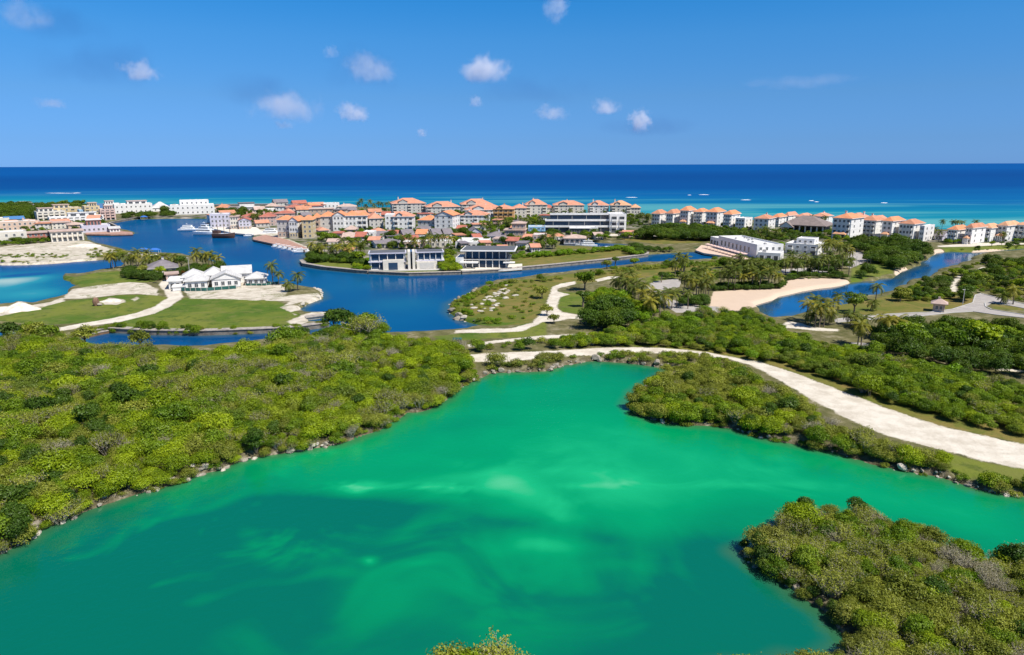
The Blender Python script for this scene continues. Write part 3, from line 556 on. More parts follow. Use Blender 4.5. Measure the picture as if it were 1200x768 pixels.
# ------------------------------------------------------------------ plants
def leaf_quads(g, C, Nrm, size, flat=0.5):
    """one folded leaf clump per centre"""
    n = len(C); nr = Nrm + g.normal(0, flat, (n, 3)); nr /= np.linalg.norm(nr, axis=1)[:, None]
    a = np.cross(nr, g.normal(0, 1, (n, 3))); a /= np.linalg.norm(a, axis=1)[:, None]; b_ = np.cross(nr, a)
    s = (size * g.uniform(0.6, 1.4, n))[:, None]
    V = np.stack([C - a * s * 0.62, C - b_ * s * 0.36 + nr * s * 0.12, C + a * s * 0.62 - nr * s * 0.1, C + b_ * s * 0.36 + nr * s * 0.12], 1)
    return V.reshape(-1, 3)
def crown_arrays(seed, lobes, n, size, low=-0.35, fill=0.3):
    """leaves over the outside of several lobes, each lobe with its own tone"""
    g = np.random.default_rng(seed); L = np.array(lobes, float); w = (L[:, 3] * L[:, 4]); k = g.choice(len(L), n, p=w / w.sum())
    d = g.normal(0, 1, (n, 3)); d /= np.linalg.norm(d, axis=1)[:, None]; d[:, 2] = np.where(d[:, 2] < low, -d[:, 2], d[:, 2])
    rad = np.where(g.random(n) < fill, g.uniform(0.35, 0.9, n), g.uniform(0.85, 1.12, n))
    # ragged surface: pull leaves in and out in small tufts
    ang = np.sin(d[:, 0] * 7 + k * 1.7) * np.cos(d[:, 1] * 8 + k * 2.3) + np.sin(d[:, 2] * 9 + k)
    rad = rad * (1 + 0.10 * ang)
    sc = np.stack([L[k, 3], L[k, 3], L[k, 4]], 1); C = L[k, :3] + d * sc * rad[:, None]
    C[:, 2] = np.maximum(C[:, 2], 0.06)
    tone = np.clip(g.random(len(L))[k] * 0.55 + g.random(n) * 0.3 + 0.12 * ang, 0, 1)
    return leaf_quads(g, C, d / sc * L[k, 3:4], np.full(n, size)), tone
def leaf_mesh(name, seed, lobes, n, size, mat, **k):
    V, t = crown_arrays(seed, lobes, n, size, **k)
    F = np.arange(len(V)).reshape(-1, 4); me = np_mesh(name, V, F, mat); add_attr(me, 'tone', t, 'FACE'); return me
def bush_lobes(seed, r, h, n, spread=0.6):
    g = np.random.default_rng(seed); out = []
    for i in range(n):
        a = g.uniform(0, 6.28); q = r * spread * math.sqrt(g.random()); rr = r * g.uniform(0.38, 0.62); z = h * g.uniform(0.42, 0.78) * (1 - 0.25 * q / r)
        out.append((q * math.cos(a), q * math.sin(a), z, rr, min(rr * g.uniform(0.7, 0.95), z * 1.05)))
    return out
def stems_mesh(name, seed, r, h, n, mat, rad=0.05):
    g = random.Random(seed); mb = MB()
    for i in range(n):
        a = g.uniform(0, 6.28); q = r * g.uniform(0.3, 0.8)
        mb.tube([(0.06 * math.cos(a), 0.06 * math.sin(a), -0.25), (q * 0.35 * math.cos(a), q * 0.35 * math.sin(a), h * 0.35), (q * math.cos(a + 0.3), q * math.sin(a + 0.3), h * g.uniform(0.6, 0.8))], [rad, rad * 0.75, rad * 0.4], mat, 5)
    return mb.mesh(name)
def twig_mesh(name, seed, r, h, n, mat, width=0.03, lf=None, nl=0, lsize=0.16):
    """a bare shrub: forking grey twigs as thin three-sided rods"""
    g = np.random.default_rng(seed); V = []; F = []; tips = []
    def rod(p, q, w0, w1):
        b0 = len(V); d = q - p; a = np.cross(d, g.normal(0, 1, 3)); a /= max(np.linalg.norm(a), 1e-6); c = np.cross(d, a); c /= max(np.linalg.norm(c), 1e-6)
        for o, w in ((p, w0), (q, w1)):
            for t in (0, 2.09, 4.19): V.append(o + (a * math.cos(t) + c * math.sin(t)) * w)
        for i in range(3): F.append((b0 + i, b0 + (i + 1) % 3, b0 + 3 + (i + 1) % 3, b0 + 3 + i))
    for i in range(n):
        a = g.uniform(0, 6.28); q = r * math.sqrt(g.random()); p0 = np.array([q * 0.2 * math.cos(a), q * 0.2 * math.sin(a), -0.15]); p1 = np.array([q * 0.7 * math.cos(a), q * 0.7 * math.sin(a), h * g.uniform(0.35, 0.6)])
        rod(p0, p1, width * 1.3, width)
        for j in range(4):
            p2 = p1 + np.array([g.normal(0, r * 0.22), g.normal(0, r * 0.22), h * g.uniform(0.12, 0.45)]); rod(p1, p2, width * 0.8, width * 0.5)
            for kx in range(3):
                p3 = p2 + np.array([g.normal(0, r * 0.14), g.normal(0, r * 0.14), h * g.uniform(-0.02, 0.2)]); rod(p2, p3, width * 0.55, width * 0.3); tips.append(p3)
    nb = len(F); tone = np.zeros(nb)
    V = np.array(V); F = np.array(F); mi = np.zeros(nb, int)
    if lf is not None and nl:
        tp = np.array(tips); C = tp[g.integers(0, len(tp), nl)] + g.normal(0, 0.16, (nl, 3)); LV = leaf_quads(g, C, np.tile([0, 0, 1.0], (nl, 1)), np.full(nl, lsize), 0.9)
        F = np.vstack([F, np.arange(nl * 4).reshape(-1, 4) + len(V)]); V = np.vstack([V, LV]); mi = np.concatenate([mi, np.ones(nl, int)]); tone = np.concatenate([tone, g.random(nl)])
    me = np_mesh(name, V, F, [mat] + ([lf] if lf is not None else []), mi=mi); add_attr(me, 'tone', tone, 'FACE'); return me

# shrub kinds: (crown mesh, stem mesh, nominal radius)
KIND = {}
def mk_kind(key, count, maker, stem_r=1.3, stem_h=1.8):
    KIND[key] = [(maker(i), stems_mesh('stems', 900 + hash_(key) + i, stem_r, stem_h, 5, MT['bark'])) for i in range(count)]
def hash_(s): return sum(ord(c) * (i + 3) for i, c in enumerate(s)) % 1000
mk_kind('bright', 4, lambda i: leaf_mesh('foliage', 10 + i, bush_lobes(10 + i, 1.7, 2.5, 10 + i), 4200, 0.135, MT['lf_bright']))
mk_kind('mid', 4, lambda i: leaf_mesh('foliage', 30 + i, bush_lobes(30 + i, 1.8, 2.9, 9 + i), 4000, 0.145, MT['lf_mid']))
mk_kind('olive', 4, lambda i: leaf_mesh('foliage', 50 + i, bush_lobes(50 + i, 1.6, 2.2, 11), 3400, 0.125, MT['lf_olive'], fill=0.45))
mk_kind('dark', 3, lambda i: leaf_mesh('foliage', 70 + i, bush_lobes(70 + i, 1.5, 2.9, 8, 0.45), 2600, 0.16, MT['lf_dark']))
mk_kind('lime', 2, lambda i: leaf_mesh('foliage', 90 + i, bush_lobes(90 + i, 1.5, 2.2, 8), 2400, 0.16, MT['lf_lime']))
mk_kind('grey', 3, lambda i: twig_mesh('foliage', 110 + i, 1.5, 2.1, 26, MT['twig'], 0.026, MT['lf_grey'], 700, 0.11))
mk_kind('thin', 3, lambda i: twig_mesh('foliage', 130 + i, 1.6, 2.3, 24, MT['twig'], 0.026, MT['lf_olive'], 1700, 0.13))
mk_kind('low', 3, lambda i: leaf_mesh('foliage', 150 + i, bush_lobes(150 + i, 1.2, 0.8, 8, 0.8), 500, 0.16, MT['lf_olive'], fill=0.4), 0.6, 0.4)
mk_kind('lowgreen', 3, lambda i: leaf_mesh('foliage', 170 + i, bush_lobes(170 + i, 1.1, 0.9, 8, 0.8), 600, 0.17, MT['lf_mid'], fill=0.4), 0.6, 0.4)
mk_kind('mangrove', 3, lambda i: leaf_mesh('foliage', 190 + i, bush_lobes(190 + i, 2.4, 3.6, 10), 2600, 0.24, MT['lf_dark']), 1.4, 2.2)
mk_kind('wood', 3, lambda i: leaf_mesh('foliage', 210 + i, bush_lobes(210 + i, 2.6, 4.2, 10), 2800, 0.26, MT['lf_wood']), 1.4, 2.4)
mk_kind('flame', 1, lambda i: leaf_mesh('foliage', 230 + i, bush_lobes(230 + i, 1.4, 2.2, 7), 800, 0.25, MT['flame']))

def scatter(poly_px, spacing, seed, z=LZ, top=0.0, water_gap=0.5, keep=1.0, road_gap=0.8, in_poly=True, avoid=('road_dirt', 'road_tar')):
    w = wpoly(poly_px, z + top); g = np.random.default_rng(seed); lo, hi = w.min(0), w.max(0)
    hi = np.minimum(hi, [700, 900]); lo = np.maximum(lo, [-700, 15])
    X, Y = np.meshgrid(np.arange(lo[0], hi[0], spacing), np.arange(lo[1], hi[1], spacing * 0.87)); X[1::2] += spacing / 2
    P = np.stack([X.ravel(), Y.ravel()], 1); P += g.uniform(-0.42, 0.42, P.shape) * spacing
    k = inside(P, w); P = P[k]
    if keep < 1: P = P[g.random(len(P)) < keep]
    if len(P) == 0: return P
    P = P[water_sd(P) < -water_gap - (0.9 * (vnoise(P, 0.16, seed + 77, 2) > 0.5) if z == LZ and P[:, 1].max() < 260 else 0)]
    if len(P) and road_gap is not None:
        f = np.full(len(P), -9.0)
        for kx in avoid:
            for p in ZP[kx]: np.maximum(f, sdf(P, p, 9.0), out=f)
        P = P[f < -road_gap]
    # not far outside what the camera and a step aside can see
    an = np.abs(np.arctan2(P[:, 0], P[:, 1])); return P[an < R(58)]

SHRUBS = []       # x, y, kind, variant, scale, zone
def zone_shrubs(zname, poly, spacing, seed, weights, srange=(0.75, 1.3), clump=0.06, edge_big=None, **k):
    P = scatter(poly, spacing, seed, **k)
    if len(P) == 0: return
    g = np.random.default_rng(seed + 1); keys = list(weights); 
    # kinds gather in drifts: noise per kind
    sc = np.stack([np.log(weights[q]) + 3.4 * (vnoise(P, clump, seed + 13 * i, 2)) + g.gumbel(0, 0.75, len(P)) for i, q in enumerate(keys)], 1)
    kk = sc.argmax(1); s = (srange[0] + (srange[1] - srange[0]) * g.random(len(P)) ** 1.3) * (0.75 + 0.5 * vnoise(P, 0.09, seed + 3, 2))
    s = np.where(g.random(len(P)) < 0.06, s * 1.4, s)
    for i in range(len(P)): SHRUBS.append((P[i, 0], P[i, 1], keys[kk[i]], int(g.integers(0, 99)), s[i], zname))

def bank_strip(pts, up, down): return [(x, y - up) for x, y in pts] + [(x, y + down) for x, y in reversed(pts)]
S_LEFT = [(-330, 420), (0, 404), (60, 403), (90, 409), (200, 412), (240, 411), (300, 406), (335, 401), (450, 397), (520, 397), (545, 406), (548, 425), (561, 436), (550, 446), (531, 460), (505, 477), (478, 483), (455, 495), (430, 509), (398, 519.5), (350, 526.5), (300, 535), (255, 550), (204, 566), (138, 586), (100, 599), (47, 621), (0, 649), (-120, 690), (-400, 820)]
zone_shrubs('left', S_LEFT, 1.6, 11, {'bright': 2.4, 'mid': 1.7, 'olive': 1.5, 'dark': 0.6, 'grey': 0.5, 'thin': 1.1, 'lime': 0.12}, (0.42, 1.25), water_gap=-0.3, top=1.5)
S_MID = [(556, 408), (562, 402), (640, 399), (655, 390), (700, 385), (760, 374), (800, 368), (830, 361), (880, 360), (915, 377), (925, 386), (1010, 402), (1080, 420), (1200, 442), (1340, 475), (1500, 520), (1500, 560), (1340, 522), (1200, 497), (1100, 474), (1040, 458), (980, 436), (930, 418), (890, 411), (860, 407), (780, 403), (700, 403), (640, 407), (560, 410)]
zone_shrubs('mid', S_MID, 1.75, 21, {'mid': 2.6, 'bright': 1.0, 'lime': 0.35, 'olive': 0.5, 'thin': 0.3, 'dark': 0.4}, (0.5, 1.0), water_gap=0.8, top=2.2)
S_DARK = [(1022, 374), (1100, 370), (1200, 374), (1340, 378), (1600, 400), (1600, 455), (1340, 428), (1200, 421), (1140, 419), (1085, 410), (1030, 398)]
zone_shrubs('grove', S_DARK, 3.0, 31, {'wood': 1.4, 'mangrove': 1.2, 'bright': 0.3}, (0.65, 1.15), top=3.5)
zone_shrubs('hedge', [(1138, 414), (1200, 419), (1300, 430), (1300, 440), (1200, 430), (1140, 423)], 1.2, 33, {'lowgreen': 1.0}, (1.4, 1.8), top=1.0)
S_CAPE = [(773, 441), (742, 459), (736, 475), (745, 484), (784, 496.5), (832, 498.5), (880, 508), (928, 520), (980, 530), (1024, 544), (1060, 550), (1100, 556), (1080, 537), (1000, 507), (960, 486), (925, 464), (900, 450), (870, 436), (840, 431), (800, 434)]
zone_shrubs('cape', S_CAPE, 1.6, 41, {'bright': 1.1, 'mid': 0.7, 'olive': 2.2, 'thin': 0.9, 'dark': 0.3, 'grey': 0.25}, (0.55, 1.15), water_gap=0.1, top=1.0)
zone_shrubs('lakeside', bank_strip([(1062, 551), (1104, 559), (1144, 573), (1200, 583), (1330, 612)], 11, 0), 1.25, 43, {'lowgreen': 1.6, 'low': 0.8, 'olive': 0.8, 'bright': 0.7, 'thin': 0.4}, (0.4, 0.95), keep=0.7, water_gap=-0.15, z=0.2)
zone_shrubs('northbank', [(556, 445), (575, 425), (640, 420), (690, 416), (740, 414), (800, 416), (850, 421), (868, 430), (800, 434), (775, 438), (747, 427), (701, 423), (662, 427), (639, 434)], 1.5, 45, {'low': 1.6, 'lowgreen': 1.0, 'olive': 0.35}, (0.6, 1.2), keep=0.75, water_gap=0.3)
S_ISLE = [(866, 647), (882, 640), (905, 630), (917, 618), (948, 602.5), (1008, 604.5), (1074, 633), (1140, 656), (1200, 664), (1350, 702), (1600, 790), (1600, 950), (850, 900), (860, 790), (960, 781), (1000, 764), (999, 752), (982, 740), (972, 719), (942, 701), (900, 671)]
zone_shrubs('isle', S_ISLE, 1.2, 51, {'olive': 2.0, 'thin': 1.3, 'grey': 0.7, 'bright': 0.8, 'dark': 0.4, 'mid': 0.5, 'lime': 0.1}, (0.42, 1.0), 0.15, water_gap=-0.1)
zone_shrubs('tip', [(470, 850), (505, 802), (540, 784), (590, 784), (622, 796), (650, 832), (600, 900)], 1.2, 55, {'bright': 1.6, 'olive': 1.4, 'thin': 0.4}, (0.75, 1.05), water_gap=0.3)
zone_shrubs('left', bank_strip([(-120, 692), (0, 651), (47, 623), (102, 601), (138, 588), (204, 568), (255, 552), (300, 537), (351, 528.5), (399, 521.5), (430, 511), (456, 497), (478, 485), (507, 479), (535, 460), (556, 447)], 9, 2), 1.15, 58, {'low': 1.2, 'lowgreen': 1.0, 'olive': 0.8, 'thin': 0.6, 'bright': 0.4}, (0.4, 0.9), 0.25, water_gap=-0.25, keep=0.72, z=0.2)
zone_shrubs('cape', bank_strip([(735, 475), (744, 485), (784, 497), (832, 499), (880, 509), (928, 521), (980, 531), (1024, 545), (1060, 551), (1104, 559)], 6, 2), 1.1, 59, {'low': 1.0, 'lowgreen': 1.0, 'olive': 1.0, 'dark': 0.4}, (0.4, 0.85), 0.25, water_gap=-0.25, keep=0.75, z=0.2)
zone_shrubs('isle', bank_strip([(903, 631), (880, 641), (865, 648), (900, 672), (942, 702), (972, 720), (981, 740), (999, 753)], 8, 2), 0.9, 60, {'dark': 1.0, 'olive': 1.0, 'lowgreen': 0.8, 'thin': 0.6}, (0.3, 0.6), 0.25, water_gap=-0.3, keep=0.75, z=0.2)
# ---- greenery further out
S_RIGHT = [(1046, 344), (1052, 339), (1072, 329), (1092, 324), (1108, 315.5), (1134, 309), (1148, 301), (1205, 299), (1350, 306), (1600, 312), (1600, 356), (1350, 348), (1200, 345), (1150, 344), (1138, 348), (1122, 340), (1100, 344)]
zone_shrubs('rightbank', S_RIGHT, 2.6, 61, {'mangrove': 0.35, 'wood': 0.4, 'olive': 1.1, 'mid': 0.9, 'bright': 0.8, 'lowgreen': 0.8}, (0.5, 0.85), keep=0.9, top=2.4)
zone_shrubs('rightbank', [(1150, 350), (1200, 352), (1330, 372), (1330, 366), (1200, 348), (1150, 346)], 3.2, 62, {'olive': 1.0, 'mid': 1}, (0.6, 1.0), keep=0.6, top=2.4)
zone_shrubs('mangrove', [(998, 279), (1050, 281), (1082, 288), (1093, 297), (1078, 307), (1066, 314), (1050, 307), (1030, 301), (1008, 298)], 3.0, 63, {'mangrove': 1.3, 'wood': 0.8}, (0.85, 1.25), top=3.2)
zone_shrubs('mangrove', [(992, 318), (1012, 313), (1044, 315), (1046, 325), (1026, 328.5), (992, 331)], 2.6, 64, {'mangrove': 1.3, 'wood': 0.8}, (0.7, 1.1), top=3.2)
zone_shrubs('condobelt', [(745, 270), (770, 264), (880, 271), (890, 280), (842, 277), (800, 276), (752, 275)], 3.0, 65, {'mangrove': 1, 'wood': 1}, (0.8, 1.2), top=2.8)
zone_shrubs('condobelt', [(600, 277), (640, 270), (760, 268), (750, 275), (700, 277), (650, 280)], 4.0, 66, {'mangrove': 1, 'wood': 1}, (0.5, 0.9), keep=0.4, top=2.8)
zone_shrubs('shorehedge', [(738, 287), (757, 287), (815, 290), (815, 294.5), (784, 296.5), (760, 297.5), (748, 296), (742, 291)], 2.2, 67, {'mangrove': 1, 'mid': 1}, (0.55, 0.9), top=2.0)
zone_shrubs('lawnhedge', [(598, 301), (600, 298.5), (700, 291.8), (732, 288.5), (752, 294), (758, 299.5), (750, 302), (728, 291.5), (700, 294), (640, 299)], 1.9, 68, {'lowgreen': 1.0, 'lime': 0.4}, (0.8, 1.2), top=0.9)
zone_shrubs('canalside', [(600, 328.5), (640, 323.5), (680, 319.5), (720, 314.5), (760, 309), (800, 307.5), (848, 302), (870, 305), (850, 309), (800, 311), (760, 313), (720, 318), (680, 322), (640, 327)], 2.1, 69, {'low': 1.0, 'lowgreen': 1.0, 'mid': 0.5}, (0.7, 1.2), keep=0.6, top=1.0)
zone_shrubs('park', [(756, 331), (760, 322), (785, 318), (860, 312), (880, 306), (960, 308), (990, 316), (960, 322), (900, 319), (840, 322), (790, 327)], 2.6, 70, {'lowgreen': 1.2, 'mangrove': 0.6, 'lime': 0.6, 'mid': 0.5}, (0.55, 0.9), keep=0.55, top=1.8)
zone_shrubs('park', [(832, 340), (838, 337), (914, 336.5), (925, 326), (990, 326), (992, 329), (930, 328.5), (917, 338), (900, 339.5), (838, 341)], 1.3, 71, {'mangrove': 1.0}, (0.36, 0.5), avoid=('road_tar', 'beach'), road_gap=-0.5)
zone_shrubs('park', [(690, 358), (688, 345), (705, 336), (728, 340), (745, 352), (768, 362), (760, 372), (740, 368), (715, 360)], 1.9, 72, {'lime': 2.2, 'bright': 0.4}, (0.75, 1.15), top=1.8)
zone_shrubs('park', [(690, 378), (692, 362), (712, 354), (738, 362), (742, 378), (725, 382)], 2.2, 73, {'mangrove': 1.2, 'wood': 0.6}, (0.8, 1.2), top=1.8)
zone_shrubs('park', [(796, 352), (800, 346), (832, 346), (834, 353)], 1.8, 74, {'mangrove': 1}, (0.5, 0.8), avoid=('beach',), top=1.8)
zone_shrubs('point', [(528, 364), (534, 353), (552, 345), (572, 336), (600, 329), (600, 331.5), (575, 340), (556, 349), (545, 362), (560, 374), (590, 379), (585, 383), (556, 379), (536, 374)], 1.5, 75, {'lowgreen': 1.0, 'low': 0.8, 'lime': 0.2}, (0.55, 0.95), keep=0.7, water_gap=0.3)
zone_shrubs('point', [(545, 362), (560, 345), (600, 333), (640, 330), (640, 372), (600, 378), (560, 375)], 3.6, 76, {'low': 1.0, 'lowgreen': 0.5}, (0.5, 0.9), keep=0.5)
zone_shrubs('strip', [(548, 404), (560, 398), (650, 391), (690, 384), (740, 384), (740, 391), (640, 399), (560, 405)], 2.0, 77, {'lowgreen': 1.0, 'mid': 0.5, 'low': 0.5}, (0.7, 1.2), keep=0.5, top=1.4)
zone_shrubs('strip', [(552, 411), (558, 405), (655, 401), (656, 407), (600, 411)], 1.6, 78, {'dark': 1.0, 'mid': 1.0}, (0.6, 0.85), top=1.4)
zone_shrubs('channel', [(20, 398), (30, 388), (60, 390), (92, 401), (110, 407), (60, 412), (0, 410), (-60, 408), (-60, 399)], 2.0, 79, {'olive': 1, 'thin': 1, 'mid': 1}, (0.8, 1.25), water_gap=0.2, top=1.2)
zone_shrubs('wallplants', bank_strip([(108, 393.5), (128, 389.3), (180, 392.2), (245, 392.7)], 2.6, 0.3), 1.2, 80, {'mid': 1, 'olive': 0.7, 'dark': 0.7}, (0.45, 0.85), keep=0.85, water_gap=-0.6, road_gap=None, z=0.2)
zone_shrubs('wallplants', bank_strip([(245, 392.7), (300, 390.8), (340, 388.7), (380, 383.5)], 2.0, 0.2), 1.3, 81, {'mid': 1, 'olive': 1}, (0.4, 0.7), keep=0.4, water_gap=-0.5, road_gap=None, z=0.2)
zone_shrubs('channel', [(330, 404), (335, 397), (372, 394), (410, 390), (450, 392), (440, 397), (400, 399)], 1.9, 82, {'mid': 1.2, 'dark': 0.8, 'bright': 0.5, 'thin': 0.3}, (1.0, 1.5), water_gap=-2.0, top=1.2)
zone_shrubs('villahedge', [(142, 318), (152, 312), (180, 318), (206, 322), (206, 328), (180, 326), (150, 322)], 2.0, 83, {'mangrove': 1, 'dark': 1}, (0.5, 0.8), top=1.6)
zone_shrubs('villahedge', [(208, 318), (222, 310), (258, 313), (258, 316), (226, 318)], 2.2, 84, {'mangrove': 1, 'flame': 0.8}, (0.55, 0.85), top=1.6)
zone_shrubs('islandhedge', [(359, 304), (361, 299), (376, 297), (418, 300), (430, 306), (425, 311), (412, 304), (380, 303)], 1.9, 85, {'mangrove': 1.2, 'mid': 0.6}, (0.5, 0.85), top=1.8)
zone_shrubs('islandhedge', [(415, 311), (418, 303), (432, 302), (434, 312)], 1.7, 86, {'lime': 1, 'bright': 1}, (0.7, 1.0), top=1.8)
zone_shrubs('islandhedge', [(516, 319), (518, 300), (530, 298), (542, 312), (541, 319)], 1.8, 87, {'lime': 1, 'bright': 0.8, 'mid': 0.6}, (0.6, 1.0), top=1.8)
zone_shrubs('farwood', [(-120, 258), (-120, 240), (0, 239.6), (60, 240.5), (95, 241), (110, 243), (62, 247), (48, 254), (0, 255)], 6.0, 88, {'wood': 1.4, 'mangrove': 0.8}, (1.0, 1.7), top=3)
zone_shrubs('farwood', [(140, 254), (150, 249), (205, 247), (212, 252), (180, 255)], 5.0, 89, {'wood': 1.4, 'mangrove': 0.8}, (0.8, 1.2), keep=0.7, top=3)
zone_shrubs('farwood', [(250, 252), (255, 247), (300, 246), (330, 249), (300, 252)], 5.0, 90, {'wood': 1, 'bright': 0.5}, (0.8, 1.2), keep=0.6, top=3)
zone_shrubs('townhedge', [(0, 288), (0, 284), (62, 281), (64, 284), (20, 288)], 2.6, 91, {'mid': 1, 'wood': 0.5}, (0.5, 0.8))
zone_shrubs('rightlawn', [(1040, 352), (1060, 345), (1120, 342), (1150, 345), (1140, 352), (1120, 346), (1060, 350)], 2.4, 92, {'mid': 1, 'mangrove': 0.8}, (0.5, 0.9), keep=0.5, top=1.4)
zone_shrubs('rightshore', [(1096, 294), (1140, 292), (1200, 288), (1200, 290.5), (1160, 294.5), (1112, 295.5)], 2.6, 93, {'lowgreen': 1, 'mangrove': 0.5}, (0.5, 0.8), keep=0.6)
zone_shrubs('club', [(840, 309), (850, 302), (872, 304), (930, 304), (990, 300), (1000, 308), (960, 312), (880, 312)], 2.7, 94, {'mangrove': 0.8, 'wood': 0.8, 'mid': 0.6}, (0.45, 0.8), keep=0.75, top=2.2)
zone_shrubs('club', [(899, 288), (904, 282), (918, 283), (916, 288)], 2.2, 95, {'lime': 1, 'mid': 1}, (0.6, 0.8), top=2.2)
zone_shrubs('club', [(862, 279), (880, 272), (965, 273), (968, 277), (920, 279)], 4.0, 96, {'mangrove': 1, 'wood': 1, 'lime': 0.3}, (0.5, 0.9), keep=0.6, top=2.2)

zone_shrubs('sandbank', [(-60, 300), (0, 299), (40, 297), (90, 299), (72, 303), (0, 303.5)], 2.6, 97, {'low': 1.0, 'lowgreen': 0.6}, (0.5, 1.0), keep=0.5)
zone_shrubs('sandbank', [(100, 303), (108, 293), (140, 296), (150, 299), (138, 304)], 2.4, 98, {'low': 1.0, 'lowgreen': 0.8, 'olive': 0.4}, (0.5, 1.0), keep=0.6)
zone_shrubs('sandbank', [(0, 310), (0, 307.5), (90, 305), (112, 303), (112, 304.5), (60, 308.5)], 2.0, 99, {'low': 1.0, 'lowgreen': 0.6}, (0.4, 0.8), keep=0.5)
for q, (poly, sp, kp) in enumerate([([(400, 290), (400, 268), (560, 266), (640, 262), (640, 290), (600, 300), (530, 296)], 3.2, 0.5), ([(560, 268), (560, 250), (760, 254), (760, 266), (640, 272)], 4.0, 0.5), ([(400, 262), (380, 252), (460, 245), (560, 250), (540, 262)], 4.5, 0.4), ([(250, 262), (260, 250), (340, 246), (380, 250), (370, 262), (330, 262)], 4.5, 0.35), ([(0, 282), (0, 258), (60, 256), (128, 262), (100, 270), (96, 281)], 4.2, 0.3), ([(880, 284), (890, 268), (970, 268), (1000, 280), (990, 290), (960, 282)], 3.2, 0.4), ([(750, 266), (870, 262), (900, 262), (900, 268), (860, 272)], 3.5, 0.4), ([(1100, 287), (1100, 282), (1210, 284), (1210, 288)], 2.6, 0.3)]):
    zone_shrubs('garden', poly, sp, 300 + q, {'mid': 1.2, 'dark': 0.6, 'wood': 0.5, 'lime': 0.5, 'lowgreen': 0.7}, (0.5, 1.0), keep=kp)
SH = np.array([(s[0], s[1], s[4]) for s in SHRUBS]); SHZ = height(SH[:, :2])
def project(P):
    d = np.asarray(P, float) - np.array([0, 0, H]); f = d @ FW
    return 600 + FPX * (d @ RT) / f, 384 - FPX * (d @ UP) / f, f
spx, spy, sf = project(np.column_stack([SH[:, :2], SHZ + 1.2 * SH[:, 2]]))
vis = (spx > -8) & (spx < 1208) & (spy < 775) & (spy > 200)
app = np.where(vis, SH[:, 2] / sf, 0)
top = np.argsort(-app)[:288]; is_top = np.zeros(len(SHRUBS), bool); is_top[top] = True
ZTXT = {'left': ('in dense scrub on the left lake bank', 'shrubs along the left bank of the green lake'), 'isle': ('on the scrubby spit jutting into the lake', 'shrubs on the near spit of the green lake'), 'cape': ('on the cape below the white track', 'shrubs on the cape beside the white track'), 'tip': ('on the small point at the near shore', 'shrubs on the near point of the green lake')}
KTXT = {'bright': 'bright green leafy shrub', 'mid': 'fresh mid green shrub', 'olive': 'dull olive green shrub', 'dark': 'dark green upright bush', 'lime': 'vivid lime green shrub', 'grey': 'bare grey twiggy shrub with few leaves', 'thin': 'thin half bare olive shrub', 'low': 'low dry ground hugging shrub', 'lowgreen': 'low green ground hugging shrub'}
for i in top:
    x, y, k, v, s, zn = SHRUBS[i]; cm_, st_ = KIND[k][v % len(KIND[k])]
    where, grp = ZTXT.get(zn, ('beside the green lake', 'shrubs beside the green lake'))
    o = empty('shrub', (x, y, SHZ[i] - 0.05), random.uniform(0, 6.28), s)
    tag(o, KTXT.get(k, 'green shrub') + ' ' + where, 'shrub', grp)
    link('foliage', cm_, o); link('stems', st_, o)

for x, y, k, sc, lb in [(943, 600, 'dark', 0.75, 'dark green bush standing tall at the back edge of the near spit, left of two'), (1004, 603, 'dark', 0.85, 'dark green bush standing tall at the back edge of the near spit, right of two'), (1077, 634, 'dark', 0.55, 'small dark bush on the skyline edge of the near spit above grey twigs'), (1143, 658, 'dark', 0.65, 'wind bent dark bush at the right back edge of the near spit'), (1186, 668, 'dark', 1.1, 'broad dark round bush at the right edge of the picture on the near spit'), (890, 641, 'dark', 0.75, 'dark bush at the left tip of the near spit'), (896, 638, 'flame', 0.5, 'rust topped bush at the left tip of the near spit'), (1102, 676, 'lime', 0.62, 'single vivid lime bush in the grey scrub of the near spit'), (300, 527, 'dark', 1.25, 'large dark green bush over the left lake bank'), (22, 632, 'dark', 1.0, 'dark bush overhanging the lake at the lower left corner'), (880, 500, 'dark', 0.8, 'dark bush at the foot of the cape by the water')]:
    p = at(x, y); o = empty('shrub', (p.x, p.y, LZ - 0.2), 0.7 * x, sc); tag(o, lb, 'shrub'); cm_, st_ = KIND[k][int(x) % len(KIND[k])]; link('foliage', cm_, o); link('stems', st_, o)
